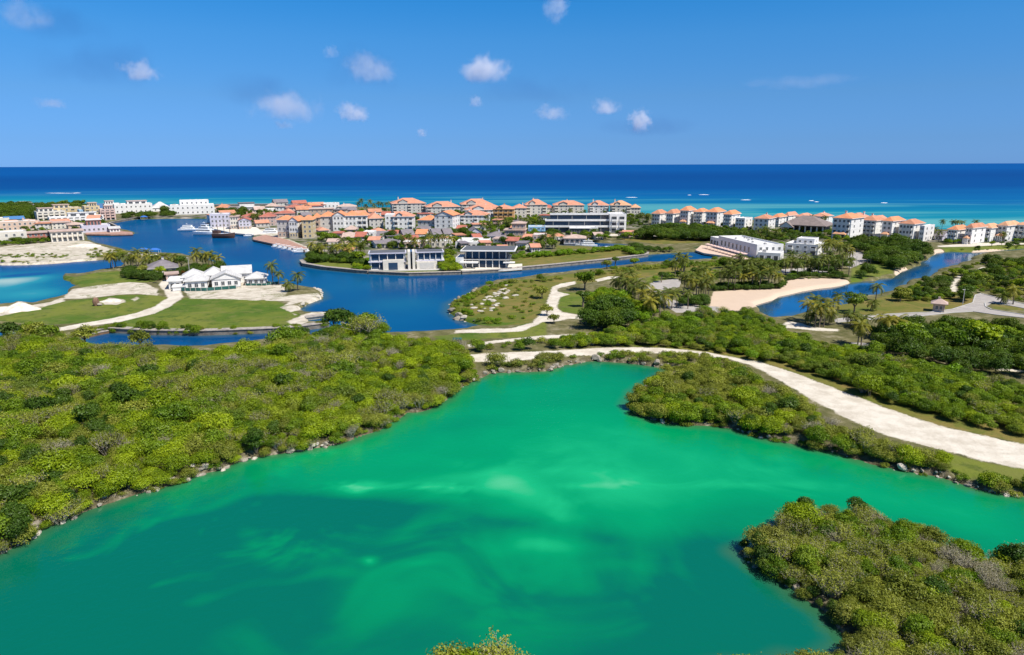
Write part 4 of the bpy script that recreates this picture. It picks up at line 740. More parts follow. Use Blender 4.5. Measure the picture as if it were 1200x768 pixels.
# the rest of the scrub: one scattered mass per zone
def scatter_object(name, kinds, rows, label=None, cat=None):
    """rows: x, y, z, kind index, rotation, scale -> one object that instances its own shrub meshes"""
    rows = np.array(rows, float)
    me = bpy.data.meshes.new(name); me.vertices.add(len(rows)); me.vertices.foreach_set('co', rows[:, :3].astype(np.float32).ravel()); me.update()
    a = me.attributes.new('pick', 'INT', 'POINT'); a.data.foreach_set('value', rows[:, 3].astype(np.int32))
    add_attr(me, 'turn', rows[:, 4]); add_attr(me, 'size', rows[:, 5])
    o = link(name, me)
    g = bpy.data.node_groups.new(name, 'GeometryNodeTree')
    g.interface.new_socket('Geometry', in_out='INPUT', socket_type='NodeSocketGeometry'); g.interface.new_socket('Geometry', in_out='OUTPUT', socket_type='NodeSocketGeometry')
    n = g.nodes; gi = n.new('NodeGroupInput'); go = n.new('NodeGroupOutput')
    inst = n.new('GeometryNodeInstanceOnPoints'); toin = n.new('GeometryNodeGeometryToInstance')
    for me_k in reversed(kinds):
        po = PROTO.setdefault(me_k.name, None) or bpy.data.objects.new('shrub_form', me_k); PROTO[me_k.name] = po
        oi = n.new('GeometryNodeObjectInfo'); oi.inputs['Object'].default_value = po
        g.links.new(oi.outputs['Geometry'], toin.inputs[0])
    def na(nm, t):
        q = n.new('GeometryNodeInputNamedAttribute'); q.data_type = t; q.inputs[0].default_value = nm; return q.outputs[0]
    g.links.new(gi.outputs[0], inst.inputs['Points']); g.links.new(toin.outputs[0], inst.inputs['Instance'])
    inst.inputs['Pick Instance'].default_value = True; g.links.new(na('pick', 'INT'), inst.inputs['Instance Index'])
    cx = n.new('ShaderNodeCombineXYZ'); g.links.new(na('turn', 'FLOAT'), cx.inputs[2]); g.links.new(cx.outputs[0], inst.inputs['Rotation'])
    g.links.new(na('size', 'FLOAT'), inst.inputs['Scale']); g.links.new(inst.outputs[0], go.inputs[0])
    md = o.modifiers.new('scatter', 'NODES'); md.node_group = g
    return o
PROTO = {}
ZNAME = {'left': 'left_bank_scrub'}
byz = {}
for i, s in enumerate(SHRUBS):
    if not is_top[i]: byz.setdefault(s[5], []).append(i)
for zn, ids in byz.items():
    keys = sorted({SHRUBS[i][2] for i in ids}); kinds = []; off_ = {}
    for k in keys:
        off_[k] = (len(kinds), len(KIND[k])); kinds += [q[0] for q in KIND[k]]
    rows = [(SHRUBS[i][0], SHRUBS[i][1], SHZ[i] - 0.05, off_[SHRUBS[i][2]][0] + SHRUBS[i][3] % off_[SHRUBS[i][2]][1], random.uniform(0, 6.28), SHRUBS[i][4]) for i in ids]
    o = scatter_object('undergrowth', kinds, rows); tag(o, kind='stuff')
print('shrubs', len(SHRUBS))
# ------------------------------------------------------------------ palms, trees, boulders
def palm_meshes(seed, hgt, mat, nf=18, fl=3.2):
    g = np.random.default_rng(seed); lean = g.normal(0, 0.35, 2)
    mb = MB(); pts = [(lean[0] * t * t, lean[1] * t * t, -0.3 + (hgt + 0.3) * t) for t in np.linspace(0, 1, 6)]
    mb.tube(pts, [0.22, 0.16, 0.14, 0.13, 0.12, 0.14], MT['bark'], 7); trunk = mb.mesh('trunk')
    top_ = np.array([lean[0], lean[1], hgt]); V = []; F = []; T = []
    for f in range(nf):
        az = 2.399 * f + g.normal(0, 0.15); el = 1.25 - 1.75 * (f / nf) + g.normal(0, 0.1); L = fl * g.uniform(0.85, 1.1); droop = g.uniform(0.9, 1.5); tn = 0.25 + 0.5 * (f / nf) + g.uniform(-0.15, 0.2)
        h = np.array([math.cos(az), math.sin(az), 0]); sd = np.array([-h[1], h[0], 0]); prev = None; p = top_.copy(); a = el; ns = 9
        for k in range(ns + 1):
            u = k / ns; d = h * math.cos(a) + np.array([0, 0, math.sin(a)])
            if k < ns and k > 0:
                w = 0.62 * math.sin(math.pi * min(1, u * 0.9 + 0.12)) ** 0.7
                for sg in (-1, 1):
                    for q in (0.0, 0.5):
                        b0 = p + d * (L / ns) * q; tip = b0 + sd * sg * w + d * 0.28 * w + np.array([0, 0, -0.42 * w * (0.7 + u)])
                        i0 = len(V); V += [b0, b0 + d * (L / ns) * 0.46, tip + d * 0.05, tip]; F.append((i0, i0 + 1, i0 + 2, i0 + 3)); T.append(tn + g.uniform(-0.12, 0.12))
            i0 = len(V); n_ = np.cross(d, sd); V += [p - sd * 0.035, p + sd * 0.035]
            if prev is not None: F.append((prev, prev + 1, i0 + 1, i0)); T.append(tn)
            prev = i0; p = p + d * (L / ns); a -= droop * 1.5 / ns
    cr = np_mesh('fronds', np.array(V), np.array(F), mat); add_attr(cr, 'tone', np.clip(T, 0, 1), 'FACE')
    return trunk, cr
PALM = {'g': [palm_meshes(300 + i, 4.6 + 0.5 * i, MT['frond'], 17) for i in range(4)], 'y': [palm_meshes(320 + i, 4.2 + 0.5 * i, MT['frond_y'], 15) for i in range(3)], 's': [palm_meshes(340 + i, 2.5 + 0.4 * i, MT['frond'], 18, 2.9) for i in range(2)], 't': [palm_meshes(360 + i, 6.6 + 0.6 * i, MT['frond'], 17, 3.0) for i in range(2)]}
def tree_meshes(seed, hgt, r, mat, n=1800, leaf=0.36, trunk_h=0.3, lobes=11):
    g = random.Random(seed); mb = MB(); tz = hgt * trunk_h
    mb.tube([(0, 0, -0.3), (0.05, 0.02, tz * 0.6), (0.0, 0.08, tz)], [0.26, 0.19, 0.17], MT['bark'], 8); L = []
    for i in range(lobes):
        a = 2.399 * i; q = r * 0.62 * math.sqrt((i + 0.5) / lobes); z = tz + (hgt - tz) * g.uniform(0.3, 0.72) * (1 - 0.35 * q / r) + 0.1; rr = r * g.uniform(0.3, 0.5)
        L.append((q * math.cos(a), q * math.sin(a), z, rr, rr * g.uniform(0.6, 0.85)))
        if i % 2 == 0: mb.tube([(0, 0.06, tz * 0.92), (q * 0.5 * math.cos(a), q * 0.5 * math.sin(a), (tz + z) / 2), (q * math.cos(a), q * math.sin(a), z)], [0.12, 0.08, 0.04], MT['bark'], 5)
    return mb.mesh('trunk'), leaf_mesh('crown', seed, L, n, leaf, mat, fill=0.35)
TREE = {'dark': [tree_meshes(400 + i, 5.5, 3.0, MT['lf_dark']) for i in range(2)], 'mid': [tree_meshes(420 + i, 5.5, 3.0, MT['lf_mid']) for i in range(3)], 'bright': [tree_meshes(440 + i, 5.0, 2.8, MT['lf_bright']) for i in range(2)], 'round': [tree_meshes(460, 3.6, 1.5, MT['lf_dark'], 1200, 0.24, 0.42, 8)], 'olive': [tree_meshes(470 + i, 4.6, 2.9, MT['lf_olive'], 1500) for i in range(2)]}
_GZ = GZ.reshape(NR, NA)
def ground_z(x, y):
    a = math.atan2(x, y); r = math.hypot(x, y); i = int(np.clip(np.searchsorted(AZ, a), 0, NA - 1)); j = int(np.clip(np.searchsorted(RAD, r), 0, NR - 1))
    return float(_GZ[j, i])
def plant(name, meshes, px, py, label, cat, group=None, sc=1.0, parts=('trunk', 'fronds'), pt=None):
    p = pt if pt is not None else at(px, py); z = ground_z(p[0], p[1])
    o = empty(name, (p[0], p[1], max(z, 0.2) - 0.03), random.uniform(0, 6.28), sc * random.uniform(0.9, 1.1)); tag(o, label, cat, group)
    link(parts[0], meshes[0], o); link(parts[1], meshes[1], o); return o
def palm(kind, px, py, label, group=None, sc=1.0): return plant('palm_tree', random.choice(PALM[kind]), px, py, label, 'palm', group, sc)
def tree(kind, px, py, label, group=None, sc=1.0): return plant('broadleaf_tree', random.choice(TREE[kind]), px, py, label, 'tree', group, sc, ('trunk', 'crown'))
def palms(pts, kinds, label, group, sc=1.0):
    for i, (x, y) in enumerate(pts): palm(kinds[i % len(kinds)], x, y, label, group, sc)
def jitter_line(x0, y0, x1, y1, n, jx, jy, seed):
    g = random.Random(seed); return [(x0 + (x1 - x0) * (i + 0.5) / n + g.uniform(-jx, jx), y0 + (y1 - y0) * (i + 0.5) / n + g.uniform(-jy, jy)) for i in range(n)]
palms(jitter_line(146, 313, 206, 317, 15, 2, 2.5, 1), 'gsgy', 'green palm in the row around the grey roofed peninsula pavilion', 'palms around the grey roofed pavilion')
palms([(130, 313.5), (136, 313.5), (133, 315)], 'yg', 'palm with yellowing fronds at the water end of the peninsula row', 'palms at the water end of the peninsula', 1.05)
palms(jitter_line(228, 312, 258, 314, 8, 2, 1.5, 2), 'yggy', 'palm behind the white villa beside the rust coloured shrubs', 'palms behind the white villa')
palm('g', 320, 333.5, 'palm with dark fronds on the bare shore by the white pavilion, left of two', sc=1.1); palm('g', 327, 334, 'bushy drooping palm on the bare shore by the white pavilion, right of two', sc=0.85)
palm('s', 341, 342, 'short full palm with golden fronds on the grassy spit by the harbour'); palm('g', 349, 341, 'slim dark palm on the grassy spit beside the golden one', sc=1.0)
palms(jitter_line(364, 301, 416, 303, 13, 2, 2.2, 3), 'ysgy', 'palm with golden fronds in the harbour lawn grove', 'palms of the grove on the harbour lawn')
palms(jitter_line(398, 296, 430, 297, 6, 2, 1.5, 4), 'gsg', 'green palm in front of the small villas behind the harbour lawn', 'palms by the small villas')
palms(jitter_line(470, 291, 530, 293, 11, 2, 1.2, 5), 'gtyg', 'tall green palm behind the white modern villa', 'palms behind the white modern villa')
palms([(424, 247), (429, 247.5), (434, 248), (439, 247.5), (444, 248), (448, 247.5), (453, 248), (420, 247), (458, 248.5)], 'tg', 'palm in the row on the skyline left of the far orange roofed block', 'skyline palms by the far block', 1.15)
palms([(753, 263), (757, 263.5), (749, 263), (760, 264)], 'tg', 'tall palm in the gap between the tan roofed block and the white condos', 'palms in the gap before the sea', 1.0)
palms(jitter_line(560, 270, 648, 268, 12, 5, 3, 6), 'gtg', 'palm among the houses in front of the orange roofed blocks', 'palms among the town houses', 1.0)
palms(jitter_line(650, 259, 740, 258, 8, 5, 2, 7), 'gt', 'palm between the long white building and the seaside blocks', 'palms behind the long white building', 0.9)
palms(jitter_line(400, 268, 560, 269, 14, 5, 2, 8), 'gsg', 'palm in front of the white condominium row above the small villas', 'palms below the condominium row', 0.85)
palms([(297, 262), (303, 262.5), (309, 262), (315, 262.5), (300, 264), (276, 268)], 'gt', 'palm on the quay between the harbour houses', 'palms on the harbour quay', 1.1)
palms(jitter_line(632, 290, 652, 291, 5, 3, 2, 9), 'gsg', 'palm at the corner of the inner basin behind the wide lawn', 'palms by the inner basin', 1.0)
palms([(729, 344), (735, 345), (741, 346), (733, 347), (738, 343), (725, 342)], 'gsyg', 'palm in the round clump by the white sandy path', 'palms of the round clump', 1.05)
palms([(752, 361), (759, 363), (766, 368), (773, 372), (764, 374), (771, 366), (778, 368), (756, 357)], 'ysyg', 'golden palm in the clump beside the curved pale drive', 'palms beside the curved drive', 1.1)
palms([(744, 355), (748, 352)], 'g', 'palm between the bright green shrubs and the curved drive', 'palms between shrubs and drive', 1.0)
palms([(793, 361), (806, 362)], 't', 'slender tall palm standing alone inside the loop of the drive', 'slender palms inside the drive loop', 0.75)
palms([(783, 358), (787, 362)], 'g', 'palm at the outer edge of the curved drive', 'palms at the outer edge of the drive', 0.9)
palms([(794, 323), (798, 324), (802, 325), (791, 325), (800, 328)], 'tg', 'tall palm at the top bend of the curved drive', 'palms at the top bend of the drive', 1.0)
palms([(801, 346), (806, 349), (812, 350), (818, 350), (824, 351), (830, 350), (827, 347), (816, 345), (808, 343), (822, 340), (830, 338), (825, 331), (820, 328)], 'gtyg', 'palm in the dense dark clump left of the pale beach', 'palms left of the pale beach', 1.0)
palms(jitter_line(842, 338, 914, 335, 20, 3, 3.5, 10), 'gtgy', 'palm in the long grove behind the pale beach', 'palms of the grove behind the beach', 0.95)
palms(jitter_line(850, 326, 905, 325, 9, 3, 2.5, 11), 'tg', 'palm in the rear row of the grove behind the beach', 'palms of the rear row', 0.95)
palms(jitter_line(918, 321, 994, 321, 15, 3, 3.5, 12), 'gtg', 'palm in the dark row between the white clubhouse and the canal', 'palms between clubhouse and canal', 0.95)
palms(jitter_line(964, 298, 994, 302, 13, 3, 6, 13), 'yggy', 'golden tipped palm in the grove right of the small white building', 'palms right of the small white building', 0.95)
palms([(888, 281), (893, 282), (898, 282), (904, 281), (910, 282), (915, 281), (896, 278)], 'gs', 'palm in the court before the thatched hall', 'palms in the court before the thatched hall', 0.95)
palms([(943, 269), (950, 268), (956, 270), (962, 269), (966, 266)], 'gt', 'palm in front of the thatched hall', 'palms in front of the thatched hall', 0.95)
palms([(1004, 274), (1012, 275), (1020, 274), (1008, 272)], 'gy', 'palm before the shaded middle of the right condominium', 'palms before the right condominium', 1.1)
tree('round', 997, 312, 'small round headed tree beside the pale ring road, on the left', sc=0.9); tree('round', 1016, 310.5, 'small round headed tree on the green verge inside the ring road, in a pair', 'round trees on the ring road verge', sc=0.9); tree('round', 1020, 309.5, 'small round headed tree on the green verge inside the ring road, in a pair', 'round trees on the ring road verge', sc=0.9)
palm('g', 1026, 353, 'single leaning palm on the dry grass by the bright canal', sc=0.95); palm('t', 981, 369, 'dark slim palm at the canal edge above the round green tree', sc=0.8)
palms([(944, 378), (949, 381), (955, 383), (960, 384), (965, 383), (971, 381), (975, 377), (952, 376), (962, 377)], 'ysyg', 'golden palm in the clump at the end of the canal', 'palms of the clump at the canal end', 1.05)
palms([(1000, 384), (1006, 386), (996, 382), (1011, 384)], 's', 'low spreading palm by the grey road near the round tree', 'low palms by the grey road', 0.9)
palms([(1009, 406), (1005, 404)], 'y', 'yellow fronded palm beside the paved patch in the scrub', 'yellow palms beside the paved patch', 0.9); palms([(1036, 399), (1042, 400), (1048, 399), (1030, 396)], 'ysy', 'palm with wide yellow fronds in front of the dark grove', 'palms in front of the dark grove', 0.95)
palm('s', 1172, 356, 'palm on the traffic island by the road junction, left one', sc=0.95); palm('y', 1187, 357, 'palm on the traffic island by the road junction, right one', sc=0.95)
palms([(1100, 283), (1084, 281), (1094, 279)], 'gy', 'palm by the white end of the right condominium', 'palms by the white end block', 1.0)
palms([(1103, 272), (1116, 271.5), (1121, 272), (1127, 271.5), (1143, 272)], 't', 'tall palm rising behind the far right roofs against the sea', 'palms behind the far right roofs', 0.85)
palm('g', 1176, 284, 'small palm before the arched front of the far right block', sc=0.8)
palm('s', 1020, 364, 'short bushy palm on the dry grass right of the round green tree', sc=0.9)
# single trees
tree('mid', 1001, 367, 'broad round topped green tree on the canal bank by the grey road', sc=1.05)
tree('olive', 635, 350, 'spreading tree with a dark shadow on the rocky grass point', sc=0.95); tree('mid', 685, 340, 'big dense tree at the bend of the white sandy path', sc=1.25); tree('round', 683, 360, 'dark round tree on the lawn inside the sandy path loop', sc=1.35)
tree('dark', 706, 376, 'large dark tree at the end of the sandy path, left of two', sc=1.15); tree('dark', 726, 375, 'large dark tree at the end of the sandy path, right of two', sc=1.15)
tree('round', 775, 331, 'small dark topped tree beside the top of the curved drive', sc=1.1); tree('olive', 649, 379, 'thin young tree at the fork of the sandy path', sc=0.6); tree('olive', 641, 370, 'thin reddish young tree left of the fork of the sandy path', sc=0.65)
tree('round', 721, 313.5, 'lone upright dark tree on the far side of the narrow canal', sc=1.2); tree('mid', 743, 312.5, 'round bush like tree on the canal bank', sc=0.75); tree('olive', 711, 315, 'low spreading tree on the canal bank', sc=0.7)
tree('dark', 1130, 352, 'dark tree at the left of the road junction', sc=0.85); tree('olive', 1055, 353, 'wide low tree on the dry grass by the canal bend', sc=0.85); tree('olive', 1062, 350, 'darker low tree on the dry grass beside the canal bend', sc=0.7); tree('dark', 1072, 350, 'small dark tree on the dry grass, rightmost by the canal bend', sc=0.6)
tree('bright', 1150, 414, 'big bright domed tree rising from the dark grove', sc=1.5)
for i, (x, y, k, s) in enumerate([(1040, 401, 'dark', 0.9), (1062, 402, 'mid', 1.0), (1085, 408, 'dark', 1.0), (1105, 405, 'mid', 1.0), (1122, 414, 'mid', 1.0), (1170, 416, 'dark', 1.0), (1185, 408, 'mid', 0.95), (1200, 414, 'mid', 1.0), (1075, 412, 'mid', 0.9), (1130, 404, 'dark', 0.9), (1165, 404, 'mid', 0.9)]): tree(k, x, y, 'tall dark green tree in the grove below the grey road', 'trees of the dark grove', s)
tree('dark', 392, 392, 'dark rounded tree at the channel mouth, leftmost of three', sc=1.0); tree('dark', 404, 393, 'tall dark tree at the channel mouth, middle of three', sc=1.15); tree('mid', 428, 394, 'spreading green tree alone on the harbour bank', sc=1.05)
tree('dark', 12, 404, 'dark crowned tree over the dirt road at the left edge', sc=1.0); tree('mid', 60, 402, 'green tree beside the start of the dirt road', sc=1.0); tree('olive', 42, 399, 'olive tree beside the start of the dirt road', sc=1.0); tree('olive', 100, 404, 'wispy tree over the narrow channel', sc=1.0); tree('olive', 165, 409, 'half bare tree over the narrow channel', sc=1.0)
tree('bright', 422, 309, 'bright green round tree at the left of the white modern villa', sc=1.15); tree('bright', 527, 305, 'bright green tree at the right of the white modern villa', sc=1.1); tree('bright', 534, 315, 'yellow green low tree at the water right of the white villa', sc=0.6)
tree('bright', 188, 324, 'yellow green tree by the gatehouse of the peninsula', sc=0.85); tree('dark', 213, 316, 'dark tree at the left of the white villa', sc=1.1); tree('olive', 168, 322, 'dark spreading tree in the hedge on the peninsula', sc=0.8)
g_ = random.Random(77)
for (x0, y0, x1, y1, n, grp, lab, s) in [(405, 285, 560, 288, 12, 'trees between the small villas', 'leafy tree between the small grey and red roofed villas', 0.8), (590, 282, 650, 293, 10, 'trees by the brown villa', 'leafy tree in the gardens around the brown villa', 0.8), (640, 258, 760, 257, 12, 'trees below the seaside blocks', 'leafy tree below the orange roofed seaside blocks', 0.9), (560, 266, 640, 262, 9, 'trees among the town blocks', 'leafy tree between the orange roofed town blocks', 0.9), (300, 254, 350, 250, 6, 'trees behind the harbour houses', 'leafy tree behind the harbour houses', 0.9), (20, 262, 100, 268, 7, 'trees in the terrace village', 'small tree in the pastel terrace village', 0.7), (372, 283, 398, 286, 5, 'trees beside the yellow harbour house', 'green tree beside the yellow harbour house', 0.95), (655, 281, 760, 279, 12, 'trees by the inner basin', 'tree between the inner basin and the long white building', 0.7), (775, 268, 880, 274, 12, 'trees before the white condos', 'tree before the white condominium group', 0.75), (1150, 288, 1200, 286, 4, 'small trees before the far right block', 'small tree before the far right block', 0.5), (270, 249, 330, 249, 6, 'trees beyond the quay', 'tree beyond the quay roofs near the breakwater', 0.8), (1110, 322, 1195, 342, 6, 'trees on the right canal bank', 'tree rising from the scrub on the right canal bank', 0.85), (780, 320, 850, 316, 4, 'trees along the narrow canal', 'tree on the near bank of the narrow canal', 0.75), (60, 241, 110, 243, 7, 'trees of the far left wood', 'taller tree on the edge of the far left wood', 1.2)]:
    for q in jitter_line(x0, y0, x1, y1, n, (x1 - x0) / n * 0.5, 2.2, int(x0 + y0)): tree(g_.choice(['mid', 'dark', 'mid', 'bright']), q[0], q[1], lab, grp, s * g_.uniform(0.8, 1.2))

# boulders along the stony shores
import bmesh
def boulder(seed, mat):
    g = np.random.default_rng(seed); bm = bmesh.new(); bmesh.ops.create_icosphere(bm, subdivisions=3, radius=1.0)
    pl = g.normal(0, 1, (9, 3)); pl /= np.linalg.norm(pl, axis=1)[:, None]; off = g.uniform(0.55, 0.85, 9); st = np.array([g.uniform(0.9, 1.4), g.uniform(0.7, 1.1), g.uniform(0.5, 0.8)])
    for v in bm.verts:
        c = np.array(v.co)
        for n_, o_ in zip(pl, off):
            e = c @ n_ - o_
            if e > 0: c = c - n_ * e * 0.9
        c = c * (1 + 0.05 * math.sin(c[0] * 9 + seed) * math.cos(c[1] * 8)) + g.normal(0, 0.018, 3); v.co = c * st
    me = bpy.data.meshes.new('boulder'); bm.to_mesh(me); bm.free(); me.materials.append(mat); return me
BOULD = [boulder(500 + i, MT['rock']) for i in range(5)] + [boulder(520 + i, MT['palerock']) for i in range(3)]
def shore_rocks(px_line, n, srange, label, group, meshes, seed, inset=(-0.35, 0.7)):
    g = np.random.default_rng(seed); w = wpoly(px_line, 0); seg = np.linalg.norm(np.diff(w, axis=0), axis=1); cs = np.concatenate([[0], np.cumsum(seg)])
    P = []
    for i in range(n):
        t = g.random() * cs[-1]; k = min(np.searchsorted(cs, t, 'right') - 1, len(seg) - 1); P.append(w[k] + (w[k + 1] - w[k]) * (t - cs[k]) / seg[k] + g.normal(0, 0.8, 2))
    P = np.array(P); want = g.uniform(*inset, n)
    for _ in range(6):               # walk to the water line
        s = water_sd(P); e = 0.3; gr = np.stack([water_sd(P + [e, 0]) - s, water_sd(P + [0, e]) - s], 1) / e
        mv = (s + want)[:, None]; P = P - gr * np.clip(mv, -2, 2) * 0.8
    for p in P:
        if vnoise(p[None], 0.13, seed + 60, 2)[0] < 0.46 and n > 50: continue
        sc = srange[0] * 0.6 * (srange[1] * 1.5 / (srange[0] * 0.6)) ** (g.random() ** 1.6); z = ground_z(p[0], p[1])
        o = link('boulder', meshes[int(g.integers(0, len(meshes)))], None, (p[0], p[1], max(z, -0.1) + sc * 0.12), (g.normal(0, 0.2), g.normal(0, 0.2), g.uniform(0, 6.28)), (sc, sc, sc)); tag(o, label, 'boulder', group)
shore_rocks([(0, 650), (47, 622), (102, 600), (138, 587), (204, 567), (255, 551), (300, 536), (351, 527.5), (399, 520.5), (430, 510), (456, 496), (478, 484), (507, 478.5), (535, 459), (556, 446)], 130, (0.2, 0.45), 'pale limestone boulder on the left bank of the green lake', 'boulders on the left bank of the lake', BOULD, 1, (-0.4, 0.35))
shore_rocks([(0, 650), (47, 622), (102, 600), (138, 587), (204, 567), (255, 551)], 36, (0.25, 0.6), 'pale limestone boulder on the left bank of the green lake', 'boulders on the left bank of the lake', BOULD, 11, (-0.5, 1.4))
shore_rocks([(1060, 551), (1104, 559), (1144, 573), (1200, 583)], 14, (0.14, 0.34), 'boulder along the foot of the wooded cape', 'boulders at the foot of the cape', BOULD, 12, (-0.4, 0.8))
shore_rocks([(556, 446), (574, 438), (639, 435), (662, 428), (701, 423.5), (747, 427), (783, 432.5)], 45, (0.3, 0.65), 'weathered boulder on the far bank of the green lake below the track', 'boulders on the far bank of the lake', BOULD[:5], 2)
shore_rocks([(735, 475), (744, 485), (784, 497), (832, 499), (880, 509), (928, 521), (980, 531), (1024, 545), (1060, 551), (1104, 559), (1144, 573), (1200, 583)], 70, (0.2, 0.45), 'boulder along the foot of the wooded cape', 'boulders at the foot of the cape', BOULD, 3, (-0.4, 0.3))
shore_rocks([(880, 640), (864, 648), (900, 672), (942, 702), (972, 720), (981, 740), (999, 753)], 22, (0.14, 0.34), 'dark weathered rock at the edge of the near spit', 'rocks at the edge of the near spit', BOULD[:5], 4)
shore_rocks([(572, 337), (540, 350), (528, 356), (526, 366), (536, 374), (552, 379), (566, 382)], 34, (0.4, 0.9), 'rock edging the round grass point in the harbour', 'rocks edging the grass point', BOULD, 5)
shore_rocks([(350, 363), (360, 357), (379, 350), (376, 344), (368, 339), (355, 337)], 26, (0.5, 1.0), 'white rock on the torn end of the peninsula', 'rocks on the end of the peninsula', BOULD[5:], 6)
g_ = np.random.default_rng(5)
for i in range(40):
    a = g_.random(); x = 556 + 44 * a + g_.normal(0, 5); y = 360 - 22 * a + g_.normal(0, 3.5) + (8 if g_.random() < 0.4 else 0) * g_.random() * 1.5
    p = at(x, y, 1.0); s = g_.uniform(0.4, 1.0)
    tag(link('boulder', BOULD[5 + i % 3], None, (p.x, p.y, 1.0 + 0.1 * s), (0, 0, g_.uniform(0, 6)), (s * 1.3, s * 1.3, s * 0.6)), 'flat white rock lying on the grass point among dry grass', 'boulder', 'white rocks on the grass point')
# ------------------------------------------------------------------ buildings
_mb = MB()
for a in ((-0.5, -0.42, 0, 1), (0.42, 0.5, 0, 1), (-0.42, 0.42, 0, 0.07), (-0.42, 0.42, 0.93, 1)): _mb.box(a[0], a[1], -0.07, 0.0, a[2], a[3], MT['white'])
_mb.box(-0.42, 0.42, -0.03, -0.005, 0.07, 0.93, MT['glass']); _mb.box(-0.02, 0.02, -0.05, -0.031, 0.07, 0.93, MT['white'])
WIN = _mb.mesh('window')
_mb = MB()
_mb.box(-0.5, 0.5, -0.04, 0.0, 0, 1, MT['black']); _mb.box(-0.5, -0.47, -0.3, -0.041, 0, 1, MT['white']); _mb.box(0.47, 0.5, -0.3, -0.041, 0, 1, MT['white']); _mb.box(-0.47, 0.47, -0.07, -0.041, 0.05, 0.85, MT['glass'])
LOG = _mb.mesh('balcony_door')
def balcony_mesh(wallm):
    mb = MB(); mb.box(-0.5, 0.5, -1.2, 0.0, -0.16, 0.0, wallm); mb.box(-0.5, 0.5, -1.2, -1.1, 0.003, 0.85, wallm); mb.box(-0.5, -0.47, -1.1, -0.003, 0.003, 0.85, wallm); mb.box(0.47, 0.5, -1.1, -0.003, 0.003, 0.85, wallm); return mb.mesh('balcony')
BALC = {}
def place(name, label, cat, x0, x1, yb, dep, yaw=0.0, group=None):
    """an Empty at the building's base; returns it with its width and the metres per pixel"""
    pc = (x0 + x1) / 2; p = at(pc, yb); m = mpp(pc, yb); az = math.atan2(p.x, p.y); y = R(yaw); rz = -az + y
    w = max(2.0, ((x1 - x0) * m - dep * abs(math.sin(y))) / math.cos(y))
    o = empty(name, (p.x, p.y, LZ - 0.02), rz); fwd = Vector((-math.sin(rz), math.cos(rz), 0)); o.location = o.location + fwd * (dep / 2); tag(o, label, cat, group)
    return o, w, m
def openings(root, x0, x1, yf, z0, z1, st, nx, style, wallm, side=None, gw=1.2, gh=1.45, base=0.0):
    """rows of windows or balconies on a face; side 'r' or 'l' turns them onto an end wall"""
    sh = (z1 - z0) / st
    for s in range(st):
        for i in range(nx):
            c = x0 + (x1 - x0) * (i + 0.5) / nx; zb = z0 + sh * s + sh * 0.28; k = style if style != 'mix' else ('win' if (i % 3) else 'log')
            w = min(gw, (x1 - x0) / nx * 0.7); hh = min(gh, sh * 0.55); me = WIN; nm = 'window'
            if k == 'log': w = (x1 - x0) / nx * 0.66; hh = sh * 0.7; zb = z0 + sh * s + 0.12; me = LOG; nm = 'balcony_door'
            loc = (c, yf - 0.012, zb); rot = (0, 0, 0)
            if side == 'r': loc = (yf + 0.012, c, zb); rot = (0, 0, math.pi / 2)
            if side == 'l': loc = (yf - 0.012, c, zb); rot = (0, 0, -math.pi / 2)
            link(nm, me, root, loc, rot, (w, 1, hh))
            if k == 'log' and s > 0:
                bm_ = BALC.setdefault(wallm, balcony_mesh(MT[wallm])); lb = list(loc); lb[2] = z0 + sh * s + 0.1
                off = 0.0
                link('balcony', bm_, root, lb, rot, (w * 1.04, 0.8, 1))
